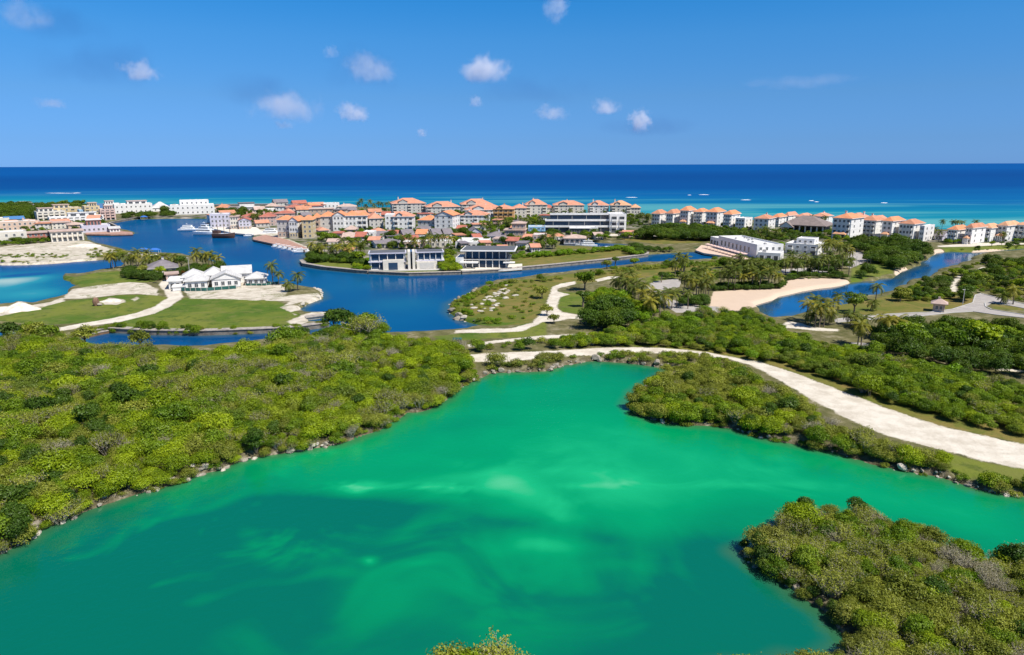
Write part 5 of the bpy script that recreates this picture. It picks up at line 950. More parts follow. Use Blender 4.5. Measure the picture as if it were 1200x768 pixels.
def wing(root, x0, x1, y0, y1, z0, h, wall, roof, st, win=(0, 0, 'win'), over=0.55, left=False, parapet=0.5, band=True, ground=None):
    """walls, roof and openings of one block in the building's own space; roof = (kind, material, height)"""
    mb = MB(); wm = MT[wall]; mb.box(x0, x1, y0, y1, z0, z0 + h, wm)
    if z0 < 0.5: mb.box(x0 - 0.06, x1 + 0.06, y0 - 0.06, y1 + 0.06, -0.6, 0.35, MT['concrete'])
    if band:
        for s in range(1, st): mb.box(x0 - 0.05, x1 + 0.05, y0 - 0.05, y1 + 0.05, z0 + h * s / st - 0.09, z0 + h * s / st + 0.09, wm)
    if ground: mb.box(x0 - 0.03, x1 + 0.03, y0 - 0.03, y1 + 0.03, z0 + 0.36, z0 + h / st - 0.1, MT[ground])
    kind, rm, rh = roof; zt = z0 + h
    rb = MB(); rmm = MT[rm]
    if kind == 'hip': rb.hip(x0 - over, x1 + over, y0 - over, y1 + over, zt + 0.24, zt + 0.24 + rh, rmm, 0.22, wm)
    elif kind == 'gx': rb.gable(x0 - over, x1 + over, y0 - over, y1 + over, zt + 0.16, zt + rh, rmm, 'x', wm)
    elif kind == 'gy': rb.gable(x0 - over, x1 + over, y0 - over, y1 + over, zt + 0.16, zt + rh, rmm, 'y', wm)
    elif kind == 'slab': rb.box(x0 - over, x1 + over, y0 - over, y1 + over, zt + 0.003, zt + max(0.35, rh), rmm)
    else:
        rb.box(x0 + 0.25, x1 - 0.25, y0 + 0.25, y1 - 0.25, zt + 0.003, zt + 0.12, rmm); t = 0.25
        for q in ((x0, x1, y0, y0 + t), (x0, x1, y1 - t, y1), (x0, x0 + t, y0 + t, y1 - t), (x1 - t, x1, y0 + t, y1 - t)): rb.box(*q, zt + 0.003, zt + parapet, wm)
    wl_ = mb.build('wall', root); ro = rb.build('roof', root)
    if kind == 'hip' and x1 - x0 > 8 and rm not in ('thatch', 'whitetile'):
        g = random.Random(int(x0 * 31 + h * 77)); q = MB(); cx = x0 + (x1 - x0) * g.uniform(0.2, 0.8); cy = (y0 + y1) / 2 + (y1 - y0) * 0.14; q.box(cx - 0.4, cx + 0.4, cy - 0.35, cy + 0.35, zt + rh * 0.4, zt + rh + 0.9, wm); q.box(cx - 0.5, cx + 0.5, cy - 0.45, cy + 0.45, zt + rh + 0.903, zt + rh + 1.05, rmm); q.build('chimney', ro)
    if kind == 'hip' and x1 - x0 > 12 and rm in ('tile', 'tile3', 'tile4', 'tile2'):
        xc = (x0 + x1) / 2 - (x1 - x0) * 0.18; w3 = (x1 - x0) * 0.13; q = MB(); q.box(xc - w3, xc + w3, y0 - 0.45, y0 + 2.6, zt + 0.25, zt + 0.24 + rh * 0.42, wm); q.gable(xc - w3 - 0.4, xc + w3 + 0.4, y0 - 0.9, y0 + 3.6, zt + 0.3 + rh * 0.42, zt + 0.3 + rh * 0.85, rmm, 'y', wm); q.build('dormer', ro)
    if win[0]: openings(root, x0 + 0.3, x1 - 0.3, y0 - (0.03 if ground else 0), z0, z0 + h, st, win[0], win[2], wall)
    if win[1]: openings(root, y0 + 0.4, y1 - 0.4, x1, z0, z0 + h, st, win[1], 'win', wall, 'r'); openings(root, y0 + 0.4, y1 - 0.4, x0, z0, z0 + h, st, win[1], 'win', wall, 'l')
def clutter(root, x0, x1, y0, y1, z, n, seed):
    """tanks and air conditioning boxes on a flat roof"""
    g = random.Random(seed)
    for i in range(n):
        cx, cy, s = g.uniform(x0 + 1, x1 - 1), g.uniform(y0 + 1, y1 - 1), g.uniform(0.4, 0.8); mb = MB(); mb.box(cx - s, cx + s, cy - s * 0.7, cy + s * 0.7, z, z + s * 1.1, MT['concrete']); mb.box(cx - s * 0.8, cx + s * 0.8, cy - s * 0.5, cy + s * 0.5, z + s * 1.1 + 0.003, z + s * 1.25, MT['dgrey']); mb.build('roof_unit', root)
def block(label, x0, x1, yt, yb, dep, yaw, st, wall, roof, win=(4, 2, 'win'), name='house', cat='house', group=None, rf=0.28, **k):
    """one simple building from its outline in the photograph; rf = the roof's share of its height"""
    o, w, m = place(name, label, cat, x0, x1, yb, dep, yaw, group)
    D = m * FPX; shift = FPX * H / D ** 2 * dep / 2; tot = max(2.6, ((yb - yt) - (shift if roof[0] != 'flat' else shift * 1.6)) * m)
    if roof[0] in ('flat', 'slab'): h, rh = max(2.4, tot - 0.5), 0.4
    else: rh = max(1.0, tot * rf); h = max(2.3, tot - rh - 0.2)
    wing(o, -w / 2, w / 2, -dep / 2, dep / 2, 0.0, h, wall, (roof[0], roof[1], rh), st, win, **k)
    if roof[0] == 'flat' and w > 7: clutter(o, -w / 2, w / 2, -dep / 2, dep / 2, h + 0.13, 1 + int(w / 9), int(x0 * 7 + yb))
    if name == 'apartment_building' and w > 9 and roof[0] == 'flat': q = w * (0.12 if int(x0) % 2 else -0.14); wing(o, q - w * 0.26, q + w * 0.26, -dep * 0.2, dep * 0.49, h + 0.13, 2.3, wall, ('slab', 'tanroof' if int(x0) % 3 else 'roofflat', 0.3), 1, (3, 1, 'log'), over=0.4, band=False)
    return o, w, h, rh
HP, FL = ('hip', 'tile3'), ('flat', 'roofflat')

# -- the terrace village on the far left
block('low white house with white hipped roof alone among the far left trees', 18, 36, 236, 242, 12, 0, 1, 'white', ('hip', 'whitetile'), (3, 1, 'win'))
block('low hut with grey roof in the far left wood', 27, 49, 239.3, 245.5, 14, 10, 1, 'grey', ('hip', 'greytile'), (3, 1, 'win'), rf=0.55)
block('cream terraced apartment block, leftmost of the pastel row under the far wood', 46, 77, 246.5, 259, 12, 8, 3, 'offwhite', FL, (5, 2, 'log'), 'apartment_building', 'apartment block')
block('yellow ochre apartment block stepping above its cream neighbour in the pastel row', 64, 96, 242.5, 257, 12, 8, 3, 'yellow', FL, (5, 2, 'mix'), 'apartment_building', 'apartment block')
block('narrow pale blue apartment block squeezed between two yellow ones', 94, 102, 245.5, 258, 10, 8, 3, 'blue', FL, (2, 1, 'win'), 'apartment_building', 'apartment block')
block('yellow apartment block at the right of the narrow pale blue one', 101, 119, 240.5, 258, 12, 8, 4, 'yellow', FL, (3, 2, 'mix'), 'apartment_building', 'apartment block')
block('long low white terrace block in front of the yellow apartments', 63, 119, 252.5, 261, 8, 8, 2, 'white', FL, (9, 1, 'log'), 'apartment_building', 'apartment block')
block('pinkish white block with red trimmed balconies right of the pastel row', 119, 136, 244, 258, 12, 5, 4, 'pink', FL, (3, 2, 'log'), 'apartment_building', 'apartment block')
block('long white two storey building behind the harbour head', 137, 178, 238, 250, 14, 5, 2, 'white', FL, (8, 2, 'win'), 'apartment_building', 'apartment block')
block('tall white block at the left end of the long white building', 124, 142, 238, 250, 12, 5, 3, 'white', FL, (4, 2, 'win'), 'apartment_building', 'apartment block')
block('white pavilion with a peaked white roof between the white buildings', 179, 200, 236.5, 248, 14, 5, 1, 'white', ('hip', 'whitetile'), (3, 1, 'win'), 'pavilion', 'pavilion', rf=0.6)
o, w, h, rh = block('broad white building with small dark windows at the harbour head', 203, 250, 239, 251.5, 16, 0, 2, 'white', FL, (9, 2, 'win'), 'apartment_building', 'apartment block')
wing(o, -w * 0.28, w * 0.38, -4, 7.9, h + 0.13, 3.4, 'white', ('flat', 'roofflat', 0.3), 1, (6, 1, 'win'), band=False)
block('low house with a bright blue roof at the left edge of the village', 8, 28, 253, 261, 12, 5, 1, 'offwhite', ('gx', 'blueroof'), (3, 1, 'win'), rf=0.45)
block('small cream house with flat roof at the far left edge of the village', -14, 10, 254.5, 262, 12, 5, 1, 'offwhite', FL, (3, 1, 'win'))
block('long peach coloured house with a row of dark openings', 0, 43, 258, 270.5, 12, 5, 2, 'peach', FL, (8, 2, 'win'))
block('tan pink house with a tan hipped roof behind the salmon block', 22, 47, 256.5, 268, 12, 5, 2, 'pink', ('hip', 'tanroof'), (4, 1, 'win'))
block('dark salmon red house with pale window frames facing the sand', 29, 64, 271, 283, 11, 4, 2, 'salmon', ('slab', 'tanroof'), (6, 2, 'win'))
block('cream two storey house with balconies beside the salmon red one', 63, 97, 269, 283, 11, 4, 2, 'offwhite', ('slab', 'tanroof'), (6, 2, 'log'))
block('cream house at the left edge in front of the sand bank', -20, 29, 270, 286, 12, 4, 2, 'offwhite', FL, (6, 1, 'win'))
block('pale pink row house in the middle of the terrace village, leftmost of three', 42, 62, 258.5, 267, 11, 6, 2, 'pink', ('gx', 'tanroof'), (4, 1, 'win'))
block('cream row house in the middle of the terrace village, middle of three', 62, 82, 259.5, 268.5, 11, 6, 2, 'offwhite', ('slab', 'tanroof'), (4, 1, 'win'))
block('peach row house in the middle of the terrace village, rightmost of three', 81, 99, 260, 269.5, 11, 6, 2, 'peach', ('hip', 'tanroof'), (3, 1, 'win'))
o, w, h, rh = block('pale lavender dockside house with a dark red upper floor', 98, 129, 262, 272.5, 12, 5, 1, 'lav', FL, (6, 2, 'win'))
wing(o, -w * 0.3, w * 0.2, -4.5, 4.5, h + 0.13, 3.2, 'salmon', ('slab', 'roofflat', 0.4), 1, (4, 1, 'log'), band=False)
block('low white boathouse on the point at the harbour entrance', 129, 141, 266, 272.5, 10, 5, 1, 'white', ('gx', 'whitetile'), (3, 1, 'win'), 'boathouse', 'boathouse', rf=0.4)

# -- the harbour town
block('lavender grey three storey harbour house behind the white yacht', 247, 270, 249.5, 267, 12, -5, 3, 'lav', ('flat', 'roofflat'), (5, 2, 'win'), 'harbour_house', 'harbour house')
block('cream harbour house with tan ground floor on the quay by the dark ship', 270, 281, 252.5, 269, 11, -5, 3, 'offwhite', ('slab', 'tanroof'), (3, 2, 'win'), 'harbour_house', 'harbour house', ground='tan')
block('lavender white gabled harbour house right of the cream one on the quay', 280, 294, 254, 269, 11, -5, 3, 'lav', ('gy', 'redtile'), (3, 2, 'win'), 'harbour_house', 'harbour house', rf=0.22, ground='tan')
block('low red roofed house behind the palms of the quay', 284, 305, 249.5, 262, 12, -5, 2, 'tan', ('hip', 'redtile'), (4, 2, 'win'), 'harbour_house', 'harbour house')
block('red brown roofed house between quay palms and the gabled white house', 304, 323, 249, 265, 12, -8, 3, 'pink', ('hip', 'redtile'), (4, 2, 'win'), 'harbour_house', 'harbour house')
o, w, m = place('harbour_house', 'white gabled harbour house with orange roof and yellow ground floor', 'harbour house', 320, 354, 279, 12, -22)
wing(o, -w / 2, w * 0.1, -4, 6, 0, 9.6, 'grey', ('hip', 'tile', 2.2), 3, (3, 2, 'win'), ground='tan'); wing(o, w * 0.1, w / 2, -6, 6, 0, 9.2, 'white', ('gy', 'tile', 2.4), 3, (3, 2, 'win'), ground='yellow')
block('vivid yellow harbour house with an orange roof', 353, 369, 252, 279.5, 11, -10, 4, 'yellow', ('hip', 'tile'), (2, 2, 'win'), 'harbour_house', 'harbour house', rf=0.18)
block('slim tan house with balconies right of the vivid yellow one', 367, 376, 250, 272, 11, -5, 3, 'tan', ('hip', 'tile'), (2, 1, 'log'), 'harbour_house', 'harbour house', rf=0.2)
block('red roofed house in the old cluster behind the harbour, leftmost', 335, 356, 239.5, 251, 13, -5, 2, 'pink', ('hip', 'redtile'), (4, 1, 'win'), 'town_house')
block('orange roofed house in the cluster behind the harbour', 354, 375, 238.5, 249, 13, 0, 2, 'peach', ('hip', 'tile'), (4, 1, 'win'), 'town_house')
block('tan flat roofed house in the cluster behind the yellow house', 364, 391, 244, 254, 12, 0, 2, 'tan', ('slab', 'tanroof'), (5, 1, 'win'), 'town_house')
block('white flat roofed house on the skyline above the grey gabled condominium', 380, 398, 237.5, 249, 12, 0, 2, 'white', FL, (4, 1, 'win'), 'town_house'); block('cream house with low tan roof on the skyline beside the white one', 396, 418, 239, 249, 12, 0, 2, 'offwhite', ('hip', 'tanroof'), (4, 1, 'win'), 'town_house')
block('white low shed roofed house near the breakwater', 303, 322, 244, 251, 11, 0, 1, 'white', FL, (3, 1, 'win'), 'town_house'); block('dark fronted low house near the breakwater beside the white one', 282, 304, 242, 250, 11, 0, 1, 'grey', ('slab', 'roofflat'), (4, 1, 'log'), 'town_house')
block('small pink house under red roofs behind the harbour gables', 322, 345, 247, 257, 11, -5, 2, 'pink', ('hip', 'redtile'), (3, 1, 'win'), 'town_house')
# white condominium row with orange roofs
CON = dict(name='condominium', cat='condominium')
o, w, m = place('condominium', 'long white gabled condominium with orange roofs behind the harbour grove', 'condominium', 374, 432, 271, 14, -8)
wing(o, -w / 2, -w * 0.22, -5, 7, 0, 8.6, 'grey', ('hip', 'tile', 2.6), 3, (2, 2, 'win')); wing(o, -w * 0.22, w * 0.02, -7, 6, 0, 9.4, 'white', ('gy', 'tile', 2.4), 3, (3, 1, 'win')); wing(o, w * 0.02, w * 0.28, -6, 7, 0, 9.0, 'white', ('hip', 'tile', 2.6), 3, (3, 1, 'win')); wing(o, w * 0.28, w / 2, -5.4, 6.4, 0, 9.0, 'white', ('hip', 'tile', 2.4), 3, (2, 2, 'log'))
block('grey sided condominium with orange hipped roof right of the long gabled one', 431, 452, 249, 270, 13, 12, 3, 'grey', HP, (3, 2, 'win'), rf=0.3, **CON)
block('white flat topped tower section with arched looking windows', 451, 463, 250, 271, 11, -5, 3, 'white', FL, (2, 1, 'win'), **CON)
block('white condominium with paired windows under an orange hip, left of centre', 460, 486, 247.5, 271, 12, -6, 3, 'white', HP, (4, 2, 'mix'), rf=0.24, **CON)
o, w, m = place('condominium', 'white condominium with a tall gabled right wing and lower left wing', 'condominium', 484, 535, 272, 14, -20)
wing(o, -w / 2, 0, -5, 6, 0, 6.6, 'grey', ('hip', 'tile', 2.6), 2, (4, 2, 'win')); wing(o, 0.0, w / 2, -7, 7, 0, 9.8, 'white', ('gy', 'tile', 2.6), 4, (3, 3, 'win'))
block('grey condominium under the broadest orange hip on the skyline, leftmost seaside block', 459, 501, 232, 252, 20, 6, 4, 'grey', HP, (7, 3, 'mix'), rf=0.3, **CON)
block('condominium with long low orange roof, second seaside block', 499, 541, 236, 253, 18, 6, 3, 'grey', HP, (7, 3, 'mix'), rf=0.36, **CON)
block('condominium with long orange roof against the sea, third seaside block', 540, 579, 233, 250, 18, 6, 3, 'grey', HP, (6, 3, 'mix'), rf=0.36, **CON)
block('lower condominium in front of the third seaside block with broad orange hip', 545, 594, 239.5, 257, 18, 4, 3, 'white', HP, (7, 3, 'mix'), rf=0.34, **CON)
block('white condominium in the centre with an orange hip and balconies', 537, 573, 246, 265, 16, -8, 3, 'white', HP, (6, 2, 'mix'), rf=0.3, **CON)
block('ochre walled condominium with brown balconies and orange roof', 577, 603, 240, 259, 14, -5, 3, 'ochre', HP, (4, 2, 'log'), rf=0.24, **CON)
block('narrow cream condominium right of the ochre one', 600, 617, 239, 255, 13, 0, 3, 'offwhite', HP, (3, 2, 'mix'), rf=0.28, **CON)
block('tall cream condominium with a peaked orange roof, above the blue glass villa', 615, 642, 233.5, 254, 14, 4, 4, 'offwhite', HP, (4, 2, 'mix'), rf=0.3, **CON)
o, w, h, rh = block('wide cream condominium with long orange roof behind the long white building', 648, 685, 235, 253, 16, 4, 4, 'offwhite', HP, (6, 2, 'mix'), rf=0.28, **CON)
wing(o, -w / 2 - 7, -w / 2 - 0.01, -5, 7, 0, h * 0.72, 'offwhite', ('hip', 'redtile', rh * 0.7), 3, (2, 1, 'win'))
block('square white condominium tower under an orange pyramid roof', 689, 714, 235, 253, 14, 4, 4, 'white', HP, (4, 2, 'mix'), rf=0.3, **CON)
o, w, h, rh = block('cream condominium with pale tan roof, last before the gap to the sea', 715, 740, 235, 254, 14, 4, 4, 'offwhite', ('hip', 'tile2'), (4, 2, 'mix'), rf=0.28, **CON)
wing(o, w / 2 + 0.01, w / 2 + 7, -7, 4, 0, h * 0.8, 'offwhite', ('hip', 'tile2', rh * 0.7), 3, (3, 2, 'win'))
# -- small villas
VL = dict(name='villa', cat='villa')
block('white villa with a greyish pink roof at the left end of the small villa row', 400, 416, 272, 285, 10, -10, 2, 'white', ('gx', 'tanroof'), (3, 1, 'win'), rf=0.42, **VL)
block('white villa with a red roof beside the greyish pink one', 414, 430, 271, 284, 10, -10, 2, 'white', ('gx', 'redtile'), (3, 1, 'win'), rf=0.42, **VL)
block('white cube villa with flat roof behind the red roofed villa', 424, 440, 270, 282, 9, -10, 2, 'white', FL, (3, 1, 'win'), **VL)
block('grey roofed villa in shadow, left of the reddest small roof', 440, 455, 270, 283, 10, -10, 2, 'grey', ('gx', 'greytile'), (3, 1, 'log'), rf=0.45, **VL)
block('villa with a dull red roof and dark porch, third red roof of the row', 452, 467, 269, 282, 10, -10, 2, 'tan', ('gx', 'redtile'), (3, 1, 'log'), rf=0.45, **VL)
block('grey gabled villa in the middle of the small villa row', 471, 488, 268, 282, 10, 14, 2, 'lav', ('gx', 'greytile'), (3, 1, 'log'), rf=0.45, **VL)
block('villa with the brightest red roof in the small villa row', 486, 501, 268, 281, 10, -10, 2, 'white', ('gx', 'tile'), (3, 1, 'log'), rf=0.42, **VL)
block('left one of two adjoining villas with steep grey roofs', 506, 520, 267, 281, 10, 14, 2, 'grey', ('gx', 'greytile'), (2, 1, 'log'), rf=0.5, **VL); block('right one of two adjoining villas with steep grey roofs', 519, 533, 267, 280, 10, 14, 2, 'grey', ('gx', 'greytile'), (2, 1, 'log'), rf=0.5, **VL)
block('pale villa with a grey peaked roof and blue porch right of the row', 549, 566, 265.5, 280, 10, 8, 2, 'lav', ('gy', 'greytile'), (3, 1, 'log'), rf=0.42, **VL)
o, w, h, rh = block('brown stone villa with square tower rooms in the gardens', 590, 616, 268, 283, 10, -6, 2, 'tan', ('slab', 'tanroof'), (4, 2, 'win'), **VL)
wing(o, -w * 0.15, w * 0.5, -3.5, 4.9, h + 0.45, 2.9, 'tan', ('hip', 'tanroof', 0.9), 1, (3, 1, 'win'), band=False)
block('white villa with a long blue glass front beside the brown villa', 619, 639, 264, 275, 10, 0, 2, 'blue', FL, (4, 1, 'log'), **VL)
block('pink and white villa with flat terraces by the inner basin', 623, 640, 273, 286, 10, -5, 2, 'pink', FL, (3, 1, 'win'), **VL)
block('low tan red roofed villa beside the inner basin', 661, 686, 276, 285, 10, 0, 1, 'peach', ('hip', 'tanroof'), (4, 1, 'log'), rf=0.45, **VL)
block('dark roofed long low villa behind the white modern villa', 440, 468, 280.5, 291, 11, -6, 1, 'offwhite', ('hip', 'greytile'), (5, 1, 'log'), rf=0.45, **VL)
block('pale flat roofed villa behind the white modern villa, left', 470, 498, 281, 291, 11, -6, 1, 'peach', FL, (5, 1, 'win'), **VL); block('cream flat roofed villa behind the white modern villa, right', 497, 530, 280, 290, 11, -6, 1, 'offwhite', FL, (5, 1, 'win'), **VL)
block('big white flat roofed hall behind the dark glass villa', 531, 574, 279, 291, 22, -6, 1, 'white', FL, (6, 2, 'log'), 'villa', 'villa')
block('grey hip roofed house in the gardens left of the brown villa', 572, 592, 271, 283, 10, 0, 1, 'lav', ('hip', 'greytile'), (3, 1, 'win'), rf=0.4, **VL)
gh_ = random.Random(31)
for i, (x, y) in enumerate([(405, 292), (447, 291), (575, 300), (590, 297), (610, 293), (628, 296), (640, 284), (545, 292), (585, 287), (560, 284), (600, 288), (380, 275), (392, 289), (300, 258), (316, 259), (345, 262), (360, 258), (330, 243), (352, 244), (645, 270), (605, 273), (655, 283), (702, 281), (732, 279), (12, 266), (50, 270), (72, 265), (110, 262), (255, 261), (268, 256), (308, 266), (340, 255), (372, 251), (412, 281), (462, 284), (482, 285), (516, 286), (540, 283), (562, 272), (582, 266), (612, 266), (640, 262), (408, 300), (395, 281), (438, 287), (570, 292), (620, 284), (655, 262), (262, 249), (276, 250), (290, 247), (305, 252), (318, 247), (330, 251), (344, 248), (357, 252), (372, 247), (385, 249), (398, 254), (410, 252), (424, 256), (440, 254), (452, 257), (470, 256), (500, 258), (530, 259), (395, 262), (358, 268), (410, 275), (445, 276), (495, 274), (540, 273)]):
    wpx = gh_.uniform(12, 20); block('small house with a low roof tucked among the gardens of the town', x - wpx / 2, x + wpx / 2, y - gh_.uniform(8, 11), y, 9, gh_.choice([-12, 8, 14]), gh_.choice([1, 2, 2]), gh_.choice(['white', 'offwhite', 'pink', 'peach', 'grey']), (gh_.choice(['hip', 'gx', 'slab', 'gx']), gh_.choice(['tanroof', 'greytile', 'redtile', 'tile4', 'tile3', 'tile3'])), (3, 1, gh_.choice(['win', 'log'])), 'garden_house', 'house', 'garden houses of the town', 0.4)
# -- long white building with dark bands
o, w, m = place('apartment_building', 'long white building of three stepped floors with dark window bands', 'apartment block', 638, 733, 273, 18, 4)
fh = 3.2
for s_, (xa, xb, ya) in enumerate([(-w / 2, w / 2, -9), (-w / 2, w / 2 - 0.5, -7.5), (-w / 2 + 3, w / 2 - 1, -5)]):
    z = s_ * (fh + 0.25); mb = MB(); mb.box(xa, xb, ya + 1.5, 9 - s_ * 0.5, z, z + fh, MT['dgrey' if s_ < 3 else 'white']); mb.box(xa - 0.2, xb + 0.2, ya, 9.2 - s_ * 0.5, z + fh + 0.003, z + fh + 0.25, MT['white']); mb.box(xa - 0.2, xb + 0.2, ya, ya + 0.15, z + fh + 0.253, z + fh + 1.15, MT['white']); mb.build('storey', o)
    gb = MB(); gb.box(xa + 0.3, xb - 12, ya + 1.44, ya + 1.498, z + 0.3, z + fh - 0.3, MT['bglass']); gb.build('window_band', o)
    for k in range(5): pb = MB(); x_ = xa + (xb - xa) * (k + 0.5) / 5; pb.box(x_ - 0.09, x_ + 0.09, ya + 0.3, ya + 0.5, z, z + fh, MT['grey']); pb.build('column', o)
wing(o, w / 2 - 9, w / 2 + 0.6, -9.6, 8, 0, 10.4, 'white', ('flat', 'roofflat', 0.3), 3, (2, 3, 'log'))
clutter(o, -w / 2 + 6, w / 2 - 12, -3, 7, 3 * fh + 0.76, 6, 3)
block('low dark pavilion in front of the long white building', 668, 691, 266, 275.5, 10, 2, 1, 'dgrey', ('slab', 'roofflat'), (4, 1, 'log'), 'pavilion', 'pavilion')
block('small white cube with two dark slots in front of the long building', 686, 701, 265, 275, 9, 2, 2, 'white', FL, (2, 1, 'log'), 'pavilion', 'pavilion')
o, w, m = place('pergola', 'low beige pergola of square pillars on the sandy strip', 'pergola', 783, 798.5, 278, 4, 0)
pb = MB(); pb.box(-w / 2, w / 2, -2, 2, 2.4, 2.75, MT['peach']); pb.build('roof', o)
for k in range(6): q = MB(); x_ = -w / 2 + 0.3 + (w - 0.6) * k / 5; q.box(x_ - 0.25, x_ + 0.25, -1.9, -1.4, -0.3, 2.397, MT['peach']); q.build('pillar', o)
q = MB(); q.box(-w / 2, w / 2, 1.6, 1.9, -0.3, 2.397, MT['pink']); q.build('wall', o)
# -- seaside condominiums on the right
def condo(label, x0, x1, yt, yb, dep, yaw, st, win, rf=0.2, porch=False, tower=None, roof=None, wall='white'):
    roof = roof or ('tile', 'tile2', 'tile', 'tile4')[int(x0) % 4]
    o, w, h, rh = block(label, x0, x1, yt, yb, dep, yaw, st, wall, ('hip', roof), win, 'condominium', 'condominium', rf=rf)
    if porch:
        mb = MB(); mb.hip(-w * 0.36, w * 0.36, -dep / 2 - 2.6, -dep / 2 - 0.02, 3.1, 4.2, MT['tile2']); mb.build('porch_roof', o)
        for k in range(4): q = MB(); x_ = -w * 0.32 + w * 0.64 * k / 3; q.box(x_ - 0.2, x_ + 0.2, -dep / 2 - 2.4, -dep / 2 - 2.0, -0.3, 2.87, MT['white']); q.build('porch_column', o)
    return o, w, h, rh
condo('white condominium, leftmost of the white group by the sandy strip', 759, 777, 245.5, 264, 13, -22, 3, (3, 2, 'win'), 0.24)
condo('white condominium with orange roof, second of the white group', 775, 793, 245, 264.5, 13, -26, 3, (3, 2, 'win'), 0.24)
condo('tall white condominium tower with a peaked orange roof in the white group', 792, 810, 241.5, 265, 13, -22, 4, (3, 2, 'win'), 0.2, True)
condo('recessed white condominium with balconies between two towers of the white group', 808, 826, 244, 265, 12, -22, 4, (3, 1, 'log'), 0.18)
condo('white condominium tower with a broad orange roof, right tower of the white group', 822, 844, 243, 267, 14, -22, 4, (3, 2, 'win'), 0.2, True)
condo('white condominium with dark windows right of the right tower of the white group', 842, 861, 246, 269, 13, -24, 4, (4, 2, 'mix'), 0.2)
block('low white stepped house at the right end of the white group', 857, 876, 254, 270, 12, -22, 3, 'white', FL, (3, 2, 'win'), **CON)
condo('white house with an orange gable before the grey thatched hall', 879, 903, 251, 271, 13, -18, 3, (3, 2, 'win'), 0.22)
condo('small white house with orange roof just left of the grey thatched hall', 900, 916, 250, 266, 12, -22, 3, (3, 2, 'win'), 0.24)
for i, (a, b_, yt) in enumerate([(914, 928, 248), (927, 947, 249.5), (946, 969, 249)]): block(['orange roof peeping over the thatched hall, left one of three', 'orange roof peeping over the thatched hall, middle one of three', 'orange roof peeping over the thatched hall, right one of three'][i], a, b_, yt, 262, 14, -24, 3, 'white', HP, (3, 1, 'win'), rf=0.3, **CON)
o, w, m = place('thatched_hall', 'large open hall under a broad grey brown thatched roof', 'hall', 911, 968, 272.5, 20, -14)
hh = MB(); hh.hip(-w / 2 - 1, w / 2 + 1, -11, 11, 4.2, 9.2, MT['thatch'], 0.4); hh.build('roof', o)
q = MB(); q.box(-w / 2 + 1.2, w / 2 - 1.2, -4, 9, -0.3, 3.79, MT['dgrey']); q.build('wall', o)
for k in range(8): q = MB(); x_ = -w / 2 + 1 + (w - 2) * k / 7; q.box(x_ - 0.35, x_ + 0.35, -9.6, -8.9, -0.3, 3.797, MT['white']); q.build('column', o)
q = MB(); q.gable(-w / 2 - 0.5, -w / 2 + 8, -13.5, -8, 3.0, 6.2, MT['thatch'], 'y', MT['white']); q.build('entrance_roof', o)
condo('white condominium left tower with arched porch, above the small white building', 968, 1001, 249, 281, 15, -24, 4, (4, 2, 'mix'), 0.17, True)
condo('shaded middle section with dark balconies between the two right towers', 999, 1029, 252, 278, 13, -24, 4, (4, 1, 'log'), 0.2)
condo('white tower with one tall dark window and a porch, right of the shaded section', 1026, 1049, 253, 281, 14, -24, 4, (2, 2, 'win'), 0.17, True)
condo('white section with rows of paired dark windows, right of the porch tower', 1047, 1073, 256, 282, 13, -22, 3, (4, 2, 'mix'), 0.2)
block('plain white stepped end block beside the mangrove trees', 1071, 1086, 262, 283, 12, -22, 3, 'white', FL, (2, 2, 'win'), **CON)
block('orange roof rising behind the right condominium, left', 984, 1012, 249, 268, 14, -24, 3, 'white', HP, (3, 1, 'win'), rf=0.3, **CON); block('orange roof rising behind the right condominium, right', 1012, 1032, 252, 270, 14, -24, 3, 'white', HP, (3, 1, 'win'), rf=0.3, **CON)
block('small grey roofed house in the gap left of the far right block', 1093, 1106, 270, 282, 10, -14, 1, 'lav', ('gx', 'greytile'), (2, 1, 'win'), rf=0.5)
condo('orange roofed white block with balconies, leftmost of the far right group', 1104, 1125, 263, 285, 13, -22, 3, (3, 2, 'log'), 0.22)
condo('white tower with an orange porch roof, left tower of the far right group', 1123, 1143, 260.5, 286, 14, -24, 3, (2, 2, 'win'), 0.2, True)
condo('set back white block with dark balconies between two towers of the far right group', 1141, 1163, 261, 283, 12, -22, 3, (3, 1, 'log'), 0.22)
condo('white tower with an orange porch roof, right tower of the far right group', 1161, 1183, 258, 283, 14, -24, 3, (2, 2, 'win'), 0.2, True)
condo('white block with big dark windows cut by the right edge of the picture', 1181, 1214, 257.5, 283, 14, -24, 3, (4, 2, 'log'), 0.2)

# -- white clubhouse and its neighbour
o, w, m = place('clubhouse', 'long white clubhouse with a row of tall dark windows and flat roof', 'clubhouse', 826, 915, 303, 16, 0)
A_, B_ = at(836, 289.5), at(886, 303); ax = (B_ - A_).to_2d().normalized(); o.location = (A_ + B_) / 2; L_ = (B_ - A_).length; o.rotation_euler = (0, 0, math.atan2(ax.y, ax.x)); o.location.z = LZ - 0.02
wing(o, -L_ / 2 + 5, L_ / 2, 0, 12, 0, 5.2, 'white', ('flat', 'roofflat', 0.3), 2, (0, 4, 'win'), parapet=0.7, band=False)
openings(o, -L_ / 2 + 7, L_ / 2 - 5, 0, 0.4, 5.0, 1, 8, 'win', 'white', gw=1.7, gh=2.6)
wing(o, -L_ / 2 - 6, -L_ / 2 + 4.99, 1, 9, 0, 4.0, 'white', ('flat', 'roofflat', 0.3), 1, (3, 1, 'log'))
clutter(o, -L_ / 2 + 6, L_ / 2 - 2, 3, 11, 5.33, 7, 8)
o2, w, h, rh = block('low white front pavilion of the clubhouse with a wide dark window', 886, 915, 293, 306, 10, -8, 1, 'white', FL, (3, 2, 'log'), 'pavilion', 'pavilion')
